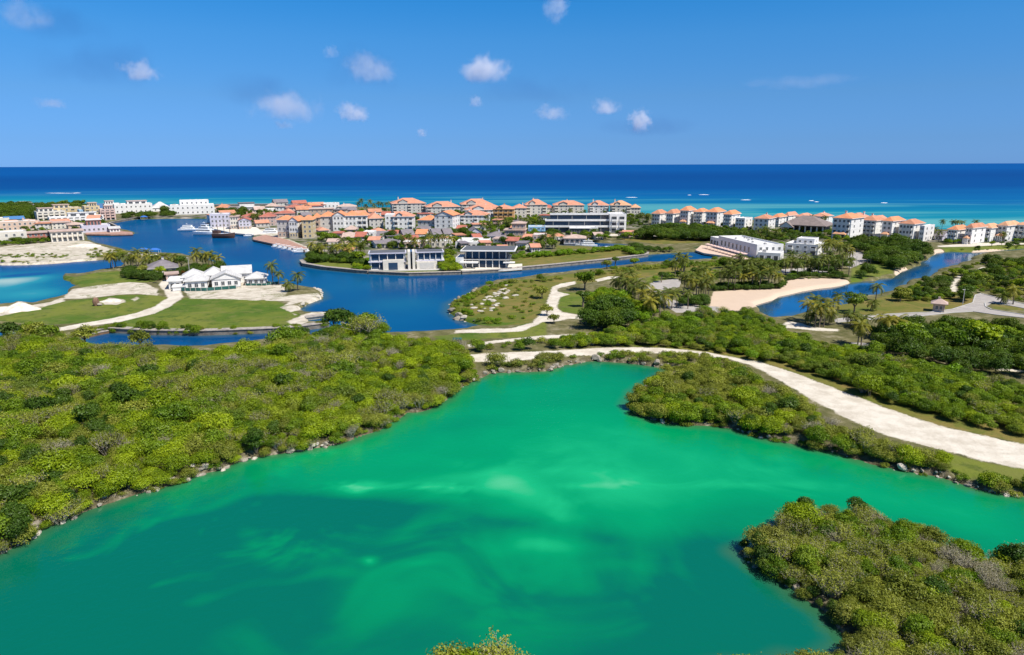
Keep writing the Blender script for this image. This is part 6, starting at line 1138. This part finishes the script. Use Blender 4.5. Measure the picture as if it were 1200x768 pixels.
o, w, h, rh = block('white cubic building with terraces right of the clubhouse', 917, 960, 282, 298, 14, -12, 2, 'white', FL, (4, 2, 'mix'), 'clubhouse', 'clubhouse')
wing(o, -w * 0.25, w * 0.3, -2, 6.9, h + 0.13, 1.8, 'white', ('flat', 'roofflat', 0.3), 1, (3, 1, 'win'), band=False)
# -- white villa on the left peninsula
o, w, m = place('villa', 'white bungalow villa of several hip roofed pavilions on the grassy peninsula', 'villa', 209, 284, 339, 18, -4)
for (xa, xb, ya, yb_, h, rh, win, rf_) in [(-7.2, -0.8, -9, -2.5, 2.9, 1.5, (3, 1, 'win'), 'hip'), (0.6, 9.2, -8, -1, 2.9, 2.2, (4, 1, 'win'), 'gy'), (-8.6, -2.2, -2.4, 5, 3.2, 2.2, (2, 1, 'win'), 'hip'), (-2.1, 3.6, -0.9, 7, 3.3, 2.2, (2, 1, 'win'), 'hip'), (3.7, 12.5, -0.9, 7, 3.4, 2.4, (3, 1, 'win'), 'gx')]:
    wing(o, xa, xb, ya, yb_, 0, h, 'white', (rf_, 'whitetile', rh), 1, win)
wing(o, -12.5, -8.7, -5, 4, 0, 2.6, 'white', ('slab', 'roofflat', 0.3), 1, (2, 1, 'log')); wing(o, -11, -7.3, -9.5, -5.1, 0, 1.3, 'white', ('slab', 'roofflat', 0.3), 1, (0, 0, 'win'), over=0.2)
o, w, h, rh = block('small white pavilion with a pyramid roof right of the white villa', 289, 312, 320, 334.5, 7, -6, 1, 'white', ('hip', 'whitetile'), (3, 1, 'win'), 'pavilion', 'pavilion', rf=0.45)
block('grey hip roofed pavilion hidden in the palms on the peninsula', 177, 207, 306.5, 322, 12, 0, 1, 'grey', ('hip', 'greytile'), (4, 1, 'log'), 'pavilion', 'pavilion', rf=0.6)
block('small pink gatehouse at the end of the dirt road', 196, 208, 321.5, 329.5, 4, 0, 1, 'pink', ('slab', 'tanroof'), (2, 1, 'win'), 'gatehouse', 'gatehouse')
# -- white modern villa and dark glass villa on the harbour
o, w, m = place('villa', 'white two storey modern villa with long window bands and a framed garage', 'villa', 433, 521, 315.8, 10, 0)
def slabby(root, x0, x1, y0, y1, fh, wall_frac):
    for s in range(2):
        z = s * (fh + 0.35); mb = MB(); mb.box(x0 + 0.4, x1 - 0.4, y0 + 1.0, y1, z, z + fh, MT['white']); mb.build('wall', root)
        gb = MB(); gb.box(x0 + 0.8, x1 - 0.8, y0 + 0.94, y0 + 0.997, z + 0.35, z + fh - 0.25, MT['bglass']); gb.build('window_band', root)
        sb = MB(); sb.box(x0, x1, y0, y1 + 0.3, z + fh + 0.003, z + fh + 0.35, MT['lav']); sb.box(x0 + 0.5, x1 - 0.5, y0 + 0.5, y1, z + fh + 0.353, z + fh + 0.4, MT['dgrey' if s else 'concrete']); sb.build('roof_slab' if s else 'floor_slab', root)
        for k in range(5): pb = MB(); x_ = x0 + 1 + (x1 - x0 - 2) * k / 4; pb.box(x_ - 0.12, x_ + 0.12, y0 + 0.5, y0 + 0.75, z + 0.003, z + fh, MT['white']); pb.build('column', root)
slabby(o, -w / 2, w * 0.0, -5, 4, 2.9, 0); slabby(o, w * 0.12, w / 2, -4.4, 4, 2.9, 0)
q = MB(); q.box(-w * 0.31, -w * 0.04, -6.4, -4.5, -0.2, 3.9, MT['offwhite']); q.build('garage', o); q = MB(); q.box(-w * 0.24, -w * 0.12, -6.45, -6.402, 0.1, 2.9, MT['bglass']); q.build('garage_door', o)
for xx in (0.015, 0.075): q = MB(); q.box(w * xx, w * (xx + 0.035), -6, 2, -0.2, 6.9, MT['offwhite']); q.build('fin_wall', o)
q = MB(); q.box(w * 0.13, w * 0.40, -5.6, -4.0, -0.2, 2.85, MT['offwhite']); q.build('annex', o); q = MB(); q.box(w * 0.17, w * 0.36, -5.66, -5.602, 0.3, 2.4, MT['grey']); q.build('garage_door', o); q = MB(); q.box(w * 0.02, w * 0.11, -2, 5, 0.003, 6.4, MT['bglass']); q.build('stair_window', o)
o, w, m = place('villa', 'dark glass modern villa with a thin overhanging white roof', 'villa', 532, 606, 314.8, 14, -6)
for s in range(2):
    z = s * 3.5; q = MB(); q.box(-w * 0.36, w * 0.36, -4.5, 8, z, z + 3.1, MT['dgrey']); q.build('wall', o); q = MB(); q.box(-w * 0.345, w * 0.345, -4.58, -4.503, z + 0.2, z + 2.9, MT['bglass']); q.build('window_band', o)
    for k in range(7): pb = MB(); x_ = -w * 0.34 + w * 0.68 * k / 6; pb.box(x_ - 0.16, x_ + 0.16, -5.6, -5.2, z, z + 3.1, MT['grey' if s else 'white']); pb.build('column', o)
q = MB(); q.box(-w * 0.40, w * 0.40, -6.2, 8.2, 3.103, 3.45, MT['grey']); q.build('floor_slab', o); q = MB(); q.box(-w * 0.42, w * 0.5, -7.4, 8.6, 6.603, 7.0, MT['white']); q.box(-w * 0.4, w * 0.48, -6.2, 8, 7.003, 7.08, MT['dgrey']); q.build('roof', o)
q = MB(); q.box(-w * 0.5, -w * 0.37, -7.2, 3, -0.2, 4.2, MT['white']); q.build('side_wing', o); q = MB(); q.box(-w * 0.42, -w * 0.12, -9.4, -6.4, 2.3, 2.7, MT['white']); q.build('canopy', o); q = MB(); q.box(w * 0.3, w * 0.49, -8, -5, 2.2, 2.5, MT['white']); q.build('canopy', o)
# -- guard hut
o, w, m = place('guard_hut', 'small guard hut with a tan hipped roof on the dry grass by the grey road', 'hut', 1092, 1107, 366, 3.2, 0)
wing(o, -1.3, 1.3, -1.3, 1.3, 0, 2.1, 'tan', ('hip', 'tanroof', 1.2), 1, (2, 1, 'win'), over=0.7); q = MB(); q.box(-0.45, 0.1, -0.3, 0.3, 2.6, 3.9, MT['pink']); q.build('chimney', o)
# ------------------------------------------------------------------ walls, docks, boats and small things
def seawall(label, pts, w=0.9, top=1.15, m='seawall', name='seawall', cat='sea wall', z=0, grp=None):
    q = [at(x, y, z) for x, y in pts]; c = Vector((sum(p.x for p in q) / len(q), sum(p.y for p in q) / len(q), 0)); mb = MB()
    mb.ribbon([p - c for p in q], w, -1.0, top, MT[m]); mb.ribbon([p - c for p in q], w * 1.25, top + 0.003, top + 0.16, MT['stone']); o = mb.build(name); o.location = c; tag(o, label, cat, grp); return o
seawall('low grey stone sea wall along the lawn edge of the left peninsula channel', [(106, 393.5), (128, 389), (180, 392), (240, 392.5), (300, 390.5), (340, 388.5), (385, 383)], 1.7)
seawall('weathered sea wall under the lawn tip with the palm grove', [(354, 308), (357, 312), (380, 316), (420, 320), (432, 320.7)], 1.7)
seawall('dark stained sea wall under the white modern villa', [(433, 320.8), (480, 323), (540, 321.5)], 1.7, top=1.0)
seawall('sea wall under the dark glass villa', [(541, 321.4), (592, 318.5), (606, 317.2)], 1.7, top=1.0)
seawall('long curving grey sea wall in front of the wide dry lawn', [(607, 317), (640, 314), (700, 308), (740, 303.2), (757, 301), (758, 298.5)], 1.7)
seawall('straight brown quay wall at the head of the harbour', [(137, 267), (128, 263), (160, 256.9), (200, 255.9), (246, 255.9)], top=1.3)
seawall('grey bulkhead below the upper sand bank on the left', [(0, 310.5), (30, 310.3), (60, 308.8), (90, 306.4), (120, 304.4), (140, 304)], top=0.8)
seawall('short timber groyne in the narrow channel below the dirt road', [(104, 395.5), (118, 392.2), (127, 390.5)], 0.7, 0.6, 'wood', 'groyne', 'groyne')
seawall('stone jetty with a flat top reaching into the harbour from the peninsula', [(356, 374.5), (372, 372.5), (394, 370)], 3.0, 0.7, 'palerock', 'jetty', 'jetty')
seawall('thin white breakwater in front of the sea behind the harbour town', [(252, 242.3), (290, 242), (336, 241.6)], 7, 2.2, 'white', 'breakwater', 'breakwater')
seawall('white garden wall of the white bungalow villa', [(212, 336), (214, 341), (236, 341.5)], 0.4, 2.0, 'bglass', 'construction_fence', 'fence') if False else None
def fence(label, pts, hgt, mat, name='fence', cat='fence', n=14):
    q = [at(x, y) for x, y in pts]; o = empty(name, q[0]); tag(o, label, cat); mb = MB(); mb.ribbon([p - q[0] for p in q], 0.06, 0.1, hgt, MT[mat]); mb.build('panel', o)
    for i in range(n):
        t = i / (n - 1) * (len(q) - 1); k = min(int(t), len(q) - 2); p = q[k].lerp(q[k + 1], t - k) - q[0]; pb = MB(); pb.box(p.x - 0.06, p.x + 0.06, p.y - 0.1, p.y - 0.035, -0.3, hgt + 0.1, MT['grey']); pb.build('post', o)
m, nt, N, L, b = newmat('green_netting'); b.inputs['Base Color'].default_value = (0.015, 0.09, 0.075, 1); b.inputs['Roughness'].default_value = 0.9
c = mix(nt, smooth(nt, noise(nt, 0.8, 3, 0.6, objc(nt)), 0.4, 0.7), (0.012, 0.085, 0.07), (0.03, 0.12, 0.1)); L.new(c, b.inputs['Base Color']); MT['net'] = m
fence('dark green netting fence before the white bungalow villa', [(208, 331), (213, 341.5), (240, 341.5), (277, 338.5)], 1.1, 'net'); fence('dark green netting fence behind the small white pavilion, by the water', [(288, 335.2), (310, 335), (327, 332.5)], 0.8, 'net', n=8)
# kerbs of the grey road
kq = MB()
for pts in ([(980, 374.4), (1026, 369.2), (1072, 366.8), (1090, 366.2), (1116, 362.8), (1140, 355.2), (1143, 346.2), (1150, 344.2)], [(980, 378.2), (1026, 374.4), (1072, 371.4), (1116, 366.8), (1140, 365.4), (1170, 369.6), (1200, 372.8)], [(1155, 359.5), (1154, 355.4), (1162, 355), (1180, 357.8), (1200, 361.6), (1250, 368)], [(1155, 359.5), (1162, 363), (1180, 366), (1200, 369), (1250, 375)], [(1150, 344.2), (1168, 349), (1200, 356.2), (1250, 364)]): kq.ribbon([at(x, y) for x, y in pts], 0.28, 0.9, 1.14, MT['concrete'])
tag(kq.build('kerb'), kind='structure')
# paving round the town and pool terraces
def paved(label, pts, m, top=0.1, name='terrace', cat='terrace'):
    q = [at(x, y) for x, y in pts]; c = sum(q, Vector()) / len(q); mb = MB(); mb.prism([(p.x - c.x, p.y - c.y) for p in q], -0.6, top, MT[m]); o = mb.build(name); o.location = c; tag(o, label, cat)
paved('white stone terrace in front of the white modern villa', [(430, 317), (436, 311), (520, 311), (520, 316.8), (470, 317.6)], 'concrete', 0.1); paved('pale terrace in front of the dark glass villa', [(536, 317.4), (538, 312), (612, 309.5), (612, 314.6), (590, 316.2)], 'offwhite', 0.1)
paved('curved pale terrace with rows of parasols beside the clubhouse', [(815, 293.5), (822, 287.5), (838, 290), (880, 303), (872, 305), (850, 300.4), (825, 297)], 'peach', 0.12)
paved('red brown dock terrace edging the small boat harbour', [(296, 279), (311, 275.5), (336, 281), (361, 291.5), (357, 294.4), (330, 288.2), (297, 281.2)], 'dock', 0.15, 'dock', 'dock')
paved('wooden dock below the terrace village reaching toward the harbour entrance', [(100, 274.5), (101, 272.6), (140, 271), (155, 272.4), (156, 274.4), (130, 275)], 'dock', 0.12, 'dock', 'dock')
paved('quay of pale paving before the harbour houses', [(249, 268), (250, 264.5), (300, 266.5), (312, 274), (298, 275.6), (272, 273.2)], 'offwhite', 0.12, 'quay', 'quay')
def parasol(px, py, m, label, grp, s=1.0):
    o = empty('parasol', at(px, py, LZ + 0.08), 0, s); tag(o, label, 'parasol', grp); q = MB(); q.tube([(0, 0, 0), (0, 0, 2.3)], 0.05, MT['white'], 6); q.build('pole', o)
    q = MB(); n = 8; q.add([(1.5 * math.cos(6.283 * i / n), 1.5 * math.sin(6.283 * i / n), 2.0) for i in range(n)] + [(0, 0, 2.55)], [(i, (i + 1) % n, n) for i in range(n)], MT[m]); q.build('canopy', o)
for i in range(12): parasol(829 + i * 3.9, 291.4 + i * 1.07, 'pink', 'small reddish parasol in the row on the clubhouse terrace', 'parasols on the clubhouse terrace')
def canopy_tent(px, py, label):
    o = empty('canopy', at(px, py), 0.1, 0.68); tag(o, label, 'canopy'); q = MB(); q.hip(-3.2, 3.2, -2, 2, 2.6, 3.8, MT['canvas']); q.build('top', o)
    for sx in (-3, 3):
        for sy in (-1.8, 1.8): q = MB(); q.box(sx - 0.06, sx + 0.06, sy - 0.06, sy + 0.06, 0, 2.37, MT['white']); q.build('pole', o)
canopy_tent(169, 297.2, 'bright blue canopy on the harbour shore, left of two'); canopy_tent(182, 297.4, 'bright blue canopy on the harbour shore, right of two, the wider one'); canopy_tent(169, 257, 'blue canopy on the quay at the harbour head')
# lamp and flag poles
def lamp(px, py, h, label, grp=None):
    o = empty('street_lamp', at(px, py)); tag(o, label, 'street lamp', grp); q = MB(); q.tube([(0, 0, -0.3), (0, 0, h)], [0.11, 0.07], MT['concrete'], 6); q.build('pole', o); q = MB(); q.box(-0.6, 0.12, -0.1, 0.1, h + 0.003, h + 0.14, MT['grey']); q.build('lamp_head', o)
lamp(223, 327, 7.5, 'tall grey pole left of the white bungalow villa')
for i, (x, y) in enumerate([(1128, 357), (975, 306), (1003, 313), (655, 274), (676, 275)]): lamp(x, y, 4.2, 'slim street lamp beside the pale roads', 'street lamps by the roads')
q = empty('litter_bin', at(536, 404.8)); tag(q, 'blue green bin like box standing by the path at the scrub edge', 'bin'); mb = MB(); mb.box(-0.9, 0.9, -0.6, 0.6, 0, 1.3, MT['net']); mb.build('body', q); mb = MB(); mb.hip(-1, 1, -0.7, 0.7, 1.53, 1.8, MT['net']); mb.build('lid', q)
# leaning pole and brown rock heap on the grass
BR = boulder(611, MT['brownrock']); p = at(113, 358.5)
tag(link('rock_heap', BR, None, (p.x, p.y, 2.1), (0.05, 0.1, 1), (0.8, 0.85, 3.3)), 'tall rusty brown rock standing on the grass by the sand patch', 'rock'); p = at(117, 358.4); tag(link('rock_heap', boulder(612, MT['rock']), None, (p.x, p.y, 1.3), (0, 0, 2), (0.9, 0.8, 0.9)), 'low dark rock leaning on the rusty brown one', 'rock')
p = at(118, 352.5)
def mound(px, py, rx, ry, h, m, label, seed):
    g = np.random.default_rng(seed); n, k = 40, 12; V = []; F = []; c = at(px, py)
    for j in range(k + 1):
        for i in range(n):
            a = 6.2832 * i / n; r = 1 - j / k; w = 1 + 0.16 * math.sin(3 * a + seed) + 0.08 * math.sin(7 * a); z = h * (1 - r ** 1.6) * (1 + 0.12 * math.sin(5 * a + 3 * r)) - 0.35 * (j == 0); V.append((rx * r * w * math.cos(a), ry * r * w * math.sin(a), z + (0.03 * g.normal() if j else 0)))
    for j in range(k):
        for i in range(n): F.append((j * n + i, j * n + (i + 1) % n, (j + 1) * n + (i + 1) % n, (j + 1) * n + i))
    o = link('sand_mound', np_mesh('sand_mound', V, F, MT[m], smooth=True), None, (c.x, c.y, LZ)); tag(o, label, 'sand mound')
m, nt, N, L, b = newmat('heaped_sand'); c = mix(nt, smooth(nt, noise(nt, 0.8, 4, 0.6, pos(nt)), 0.35, 0.7), (0.72, 0.66, 0.56), (0.58, 0.5, 0.4)); L.new(c, b.inputs['Base Color']); b.inputs['Roughness'].default_value = 0.95; MT['sand'] = m
mound(24, 363.5, 4.6, 3.6, 1.9, 'sand', 'tall white sand mound at the water on the left lawn', 1); mound(4, 364.5, 4.4, 3, 1.0, 'sand', 'low white sand mound left of the tall one', 2); mound(131, 353, 3.2, 2.2, 0.5, 'sand', 'flat pale sand heap beside the rusty rock', 3); mound(100, 289, 9, 5, 1.2, 'sand', 'bare sand mound on the upper sand bank', 4)
# ---- boats
def hull_mesh(L, W, D, m, deck, name='hull', stripe=None):
    n = 12; V = []; F = []; mb = MB(); rows = []
    for i in range(n + 1):
        u = i / n; x = -L / 2 + L * u; w = W / 2 * (0.86 + 0.14 * math.sin(math.pi * min(u * 1.2, 1))) * (1 if u < 0.55 else max(0.02, 1 - ((u - 0.55) / 0.45) ** 2.2)); sh = D * (1 + 0.25 * u ** 3)
        rows.append([(x, -w, sh), (x + 0.02, -w * 0.9, sh * 0.45), (x - 0.05 * L * u, -w * 0.55, -0.3), (x - 0.05 * L * u, w * 0.55, -0.3), (x + 0.02, w * 0.9, sh * 0.45), (x, w, sh)])
    vs = [p for r in rows for p in r]; fs = []
    for i in range(n):
        for k in range(5): a = i * 6 + k; fs.append((a, a + 6, a + 7, a + 1))
    mb.add(vs, fs, MT[m]); mb.add([r[0] for r in rows] + [r[5] for r in rows], [(i, n + 1 + i, n + 2 + i, i + 1) for i in range(n)], MT[deck]); mb.add(rows[0], [(0, 1, 2, 3, 4, 5)], MT[m]); return mb
def boat(name, label, cat, px, py, L, heading, hm='boat', cabin=2, group=None, W=None, D=None):
    p = at(px, py, 0); o = empty(name, (p.x, p.y, 0.0), R(heading)); tag(o, label, cat, group); W = W or L * 0.28; D = D or L * 0.09
    hull_mesh(L, W, D, hm, 'boat').build('hull', o); z = D
    for k in range(cabin):
        s = 1 - 0.24 * k; q = MB(); x0, x1, w = -L * 0.36 * s, L * (0.2 - 0.09 * k), W * 0.36 * s; hh = L * 0.062 + 0.35
        q.prism([(x0, -w), (x1, -w), (x1 + L * 0.06, -w * 0.5), (x1 + L * 0.06, w * 0.5), (x1, w), (x0, w)], z + 0.003, z + hh, MT['boat']); q.build('cabin', o)
        q = MB(); q.prism([(x0 + 0.2, -w - 0.02), (x1 - 0.1, -w - 0.02), (x1 + L * 0.062, -w * 0.5), (x1 + L * 0.062, w * 0.5), (x1 - 0.1, w + 0.02), (x0 + 0.2, w + 0.02)], z + hh * 0.4, z + hh * 0.78, MT['glass']); q.build('windows', o); z += hh
    if cabin: q = MB(); q.tube([(-L * 0.08, 0, z), (-L * 0.1, 0, z + L * 0.1)], 0.06, MT['boat'], 5); q.box(-L * 0.13, -L * 0.06, -0.5, 0.5, z + L * 0.06, z + L * 0.07, MT['boat']); q.build('mast', o)
    return o
boat('motor_yacht', 'white two deck tour boat moored outermost at the harbour quay', 'boat', 222, 270.5, 13, 12, W=4.6)
boat('motor_yacht', 'large white three deck yacht at the quay beside the dark ship', 'yacht', 243, 275.5, 17, -14, cabin=3, W=5.2, D=2.0)
o = boat('sailing_ship', 'dark brown replica sailing ship with bare masts at the quay', 'ship', 263, 279.2, 13, -6, 'hull', 0, W=4.4, D=2.6)
q = MB(); q.box(-6, -2.6, -1.7, 1.7, 2.603, 4.2, MT['hull']); q.build('stern_castle', o)
for i, (x, h) in enumerate([(-3.6, 8), (0.2, 10), (3.6, 8)]): q = MB(); q.tube([(x, 0, 2.5), (x, 0, h + 2)], [0.16, 0.08], MT['wood'], 6); q.tube([(x, -1.9, h * 0.55 + 2), (x, 1.9, h * 0.55 + 2)], 0.07, MT['wood'], 5); q.tube([(x, -1.3, h * 0.85 + 2), (x, 1.3, h * 0.85 + 2)], 0.06, MT['wood'], 5); q.build('mast', o)
boat('motor_yacht', 'white motor yacht lying in the cove before the harbour houses', 'yacht', 319, 275.5, 14, 8, cabin=2, W=4.2)
boat('speedboat', 'small white open boat at the quay near the cream harbour house', 'boat', 293, 277.2, 7, 15, cabin=1)
for i, (x, y, L, hd, lb) in enumerate([(325, 289.2, 6.5, 60, 'small white motor boat at the red dock, leftmost of six'), (331, 290.4, 6.5, 62, 'small white motor boat at the red dock, second of six from the left'), (337, 291.6, 7, 60, 'small white motor boat at the red dock, third of six from the left'), (343, 292.8, 6.5, 58, 'small white motor boat at the red dock, third of six from the right'), (350, 294.6, 7.5, 40, 'white cabin boat at the red dock, second of six from the right'), (356, 296.2, 9, 12, 'white cabin cruiser at the tip of the red dock, rightmost and biggest of six')]): boat('speedboat', lb, 'boat', x, y, L, hd, cabin=1)
boat('motor_yacht', 'white motor yacht in the small inner basin behind the wide lawn', 'yacht', 687, 289.4, 11, 176, cabin=2)
# a white cart on the lawn
o = empty('golf_cart', at(712, 294), 0.2); tag(o, 'small white cart parked on the edge of the wide lawn', 'cart'); q = MB(); q.prism([(-1.5, -0.7), (1.5, -0.7), (1.7, -0.5), (1.7, 0.5), (1.5, 0.7), (-1.5, 0.7)], 0.35, 1.0, MT['boat']); q.build('body', o); q = MB(); q.box(-1.3, 1.1, -0.75, 0.75, 1.95, 2.1, MT['boat']); q.build('roof', o)
for sx in (-1.2, 1.0):
    for sy in (-0.65, 0.65): q = MB(); q.box(sx - 0.04, sx + 0.04, sy - 0.04, sy + 0.04, 1.003, 1.947, MT['dgrey']); q.build('post', o)
    for sy in (-0.72, 0.72): q = MB(); q.tube([(sx, sy - 0.1, 0.3), (sx, sy + 0.1, 0.3)], 0.32, MT['black'], 10); q.build('wheel', o)
# parked cars on the town roads and the drive
def car(px, py, hd, m, label):
    o = empty('parked_car', at(px, py, LZ), R(hd)); tag(o, label, 'car'); q = MB(); q.prism([(-2.1, -0.82), (1.9, -0.82), (2.15, -0.5), (2.15, 0.5), (1.9, 0.82), (-2.1, 0.82)], 0.3, 0.85, MT[m]); q.build('body', o)
    q = MB(); b0 = [(-1.7, -0.76, 0.853), (1.1, -0.76, 0.853), (1.1, 0.76, 0.853), (-1.7, 0.76, 0.853), (-1.3, -0.62, 1.45), (0.4, -0.62, 1.45), (0.4, 0.62, 1.45), (-1.3, 0.62, 1.45)]; q.add(b0, [(0, 1, 5, 4), (1, 2, 6, 5), (2, 3, 7, 6), (3, 0, 4, 7)], MT['glass']); q.add(b0[4:], [(0, 1, 2, 3)], MT[m]); q.build('cabin', o)
    for sx in (-1.3, 1.3):
        for sy in (-0.8, 0.8): q = MB(); q.tube([(sx, sy - 0.1, 0.33), (sx, sy + 0.1, 0.33)], 0.33, MT['black'], 10); q.build('wheel', o)
car(910, 322.5, 5, 'dgrey', 'dark car on the pale lot between palms and clubhouse'); car(776, 274.5, 0, 'boat', 'white car on the sandy strip by the condominiums')
# surf breaking on the reef
m, nt, N, L, b = newmat('surf'); b.inputs['Base Color'].default_value = (0.85, 0.88, 0.88, 1); b.inputs['Roughness'].default_value = 0.9; MT['foam'] = m
g_ = np.random.default_rng(3)
for i, (x, y, wpx) in enumerate([(72, 226.6, 44), (90, 226.4, 10), (825, 228.4, 12), (808, 228.8, 4), (951, 235.4, 6), (957, 236.8, 5), (1036, 238, 8), (874, 234.5, 12), (740, 231.6, 14)]):
    p = at(x, y, 0); w = wpx * mpp(x, y, 0); n = 24; V = []; F = []
    for k in range(n + 1):
        u = k / n - 0.5; t = 1.0 * (1 - (2 * u) ** 2) * g_.uniform(0.5, 1.3) + 0.1; yy = g_.normal(0, 0.8); zz = 0.35 * (1 - (2 * u) ** 2) * g_.uniform(0.4, 1.2)
        V += [(u * w, yy - 3 * t, 0.02), (u * w, yy, 0.06 + zz), (u * w, yy + 3 * t, 0.02)]
    for k in range(n): a = 3 * k; F += [(a, a + 3, a + 4, a + 1), (a + 1, a + 4, a + 5, a + 2)]
    o = link('surf_foam', np_mesh('surf_foam', V, F, MT['foam'], smooth=True), None, (p.x, p.y, 0.02), (0, 0, R(-14))); tag(o, kind='stuff')
# ------------------------------------------------------------------ clouds: small fair weather puffs far out over the sea
def cloud(px, py, wpx, hpx, dist, dens, label, seed, group=None, tint=(0.99, 0.99, 1, 1)):
    g = np.random.default_rng(seed); d = ray(px, py); p = Vector(d * dist) + Vector((0, 0, H)); s = dist / FPX; W2, H2 = wpx * s / 2, hpx * s / 2
    m, nt, N, L, b = newmat('cloud_vapour'); N.remove(b); pv = N.new('ShaderNodeVolumePrincipled'); out = N['Material Output']; L.new(pv.outputs[0], out.inputs['Volume']); pv.inputs['Color'].default_value = tint; pv.inputs['Anisotropy'].default_value = 0.2
    tc = objc(nt); wob = N.new('ShaderNodeTexNoise'); wob.inputs['Scale'].default_value = 1.6 / W2; wob.inputs['Detail'].default_value = 3; off_ = N.new('ShaderNodeVectorMath'); off_.operation = 'ADD'; off_.inputs[1].default_value = (seed * 311.0, seed * 97.0, seed * 53.0); L.new(tc, off_.inputs[0]); L.new(off_.outputs[0], wob.inputs['Vector'])
    n1 = noise(nt, 2.6 / W2, 7, 0.66, off_.outputs[0], 0.6)
    sx = N.new('ShaderNodeVectorMath'); sx.operation = 'MULTIPLY'; L.new(tc, sx.inputs[0]); sx.inputs[1].default_value = (1 / W2, 1 / W2, 1 / H2)
    ws_ = N.new('ShaderNodeVectorMath'); ws_.operation = 'SUBTRACT'; L.new(wob.outputs['Color'], ws_.inputs[0]); ws_.inputs[1].default_value = (0.5, 0.5, 0.5)
    wm_ = N.new('ShaderNodeVectorMath'); wm_.operation = 'MULTIPLY_ADD'; L.new(ws_.outputs[0], wm_.inputs[0]); wm_.inputs[1].default_value = (1.3, 1.3, 1.0); L.new(sx.outputs[0], wm_.inputs[2])
    ln = N.new('ShaderNodeVectorMath'); ln.operation = 'LENGTH'; L.new(wm_.outputs[0], ln.inputs[0]); l0 = N.new('ShaderNodeVectorMath'); l0.operation = 'LENGTH'; L.new(sx.outputs[0], l0.inputs[0])
    sz = N.new('ShaderNodeSeparateXYZ'); L.new(sx.outputs[0], sz.inputs[0])
    v = mathn(nt, 'ADD', smooth(nt, ln.outputs['Value'], 1.0, 0.0), mathn(nt, 'MULTIPLY', mathn(nt, 'SUBTRACT', n1, 0.5), 2.2)); v = smooth(nt, v, 0.3, 1.3)
    v = mathn(nt, 'MULTIPLY', v, smooth(nt, l0.outputs['Value'], 1.0, 0.6)); v = mathn(nt, 'MULTIPLY', v, smooth(nt, sz.outputs['Z'], -0.6, -0.25))
    L.new(mathn(nt, 'MULTIPLY', v, dens / W2), pv.inputs['Density'])
    import bmesh as bmm
    bm = bmm.new(); bmm.ops.create_icosphere(bm, subdivisions=3, radius=1.0)
    for q in bm.verts: q.co = Vector((q.co.x * W2, q.co.y * W2, q.co.z * H2)) * 1.02
    me = bpy.data.meshes.new('cloud'); bm.to_mesh(me); bm.free(); me.materials.append(m); o = link('cloud', me, None, p, (0, 0, 0)); tag(o, label, 'cloud', group)
CL = [(569, 82, 62, 38, 7, 'brightest white puff cloud in the middle of the sky'), (335, 126, 84, 46, 3.6, 'broad ragged white cloud left of the middle, the widest one'), (413, 133, 40, 30, 4.0, 'small white cloud just right of the widest one'), (432, 82, 62, 46, 2.0, 'faint hazy cloud left of the brightest puff'), (164, 84, 44, 30, 4.0, 'small white puff cloud in the left part of the sky'), (59, 122, 40, 16, 1.6, 'thin low cloud near the left edge'), (646, 133, 40, 24, 3.0, 'small cloud low in the sky, left one of a loose row of three'), (708, 126, 40, 22, 3.0, 'small cloud low in the sky, middle one of a loose row of three'), (750, 143, 28, 34, 5.0, 'small bright cloud with a trailing foot, right one of a row of three'), (558, 120, 20, 16, 1.8, 'tiny faint cloud under the brightest puff'), (494, 156, 16, 13, 1.8, 'tiny faint cloud low above the horizon'), (652, 10, 34, 46, 1.5, 'pale cloud cut by the top edge right of the middle'), (22, 18, 70, 46, 1.3, 'pale hazy cloud in the upper left corner'), (938, 95, 130, 16, 0.9, 'long thin streak of cloud on the right'), (332, 147, 28, 12, 1.4, 'tiny low puff under the widest cloud'), (388, 62, 22, 18, 0.9, 'tiny faint puff above the hazy cloud')]
for i, (x, y, w, h, dn, lb) in enumerate(CL): cloud(x, y, w * 1.45, h * 1.5, 6500, dn * 0.75, lb, i)

for i, (x, y, w, h, lb) in enumerate([(112, 78, 190, 90, 'dusky blue grey cloud shadow haze around the small puff on the left'), (300, 108, 150, 60, 'dusky blue grey cloud shadow haze behind the widest white cloud'), (430, 84, 150, 80, 'dusky blue grey cloud shadow haze around the faint hazy cloud'), (620, 108, 210, 56, 'long dusky blue grey cloud shadow haze under the brightest puff'), (70, 30, 160, 60, 'dusky violet cloud shadow haze in the upper left corner'), (760, 150, 150, 40, 'low dusky cloud shadow haze behind the cloud with a trailing foot')]): cloud(x, y, w * 1.15, h * 1.1, 7600, 0.42, lb, 40 + i, None, (0.10, 0.22, 0.5, 1))  # cloud shadow haze put in by colour: a dark tint dims the sky
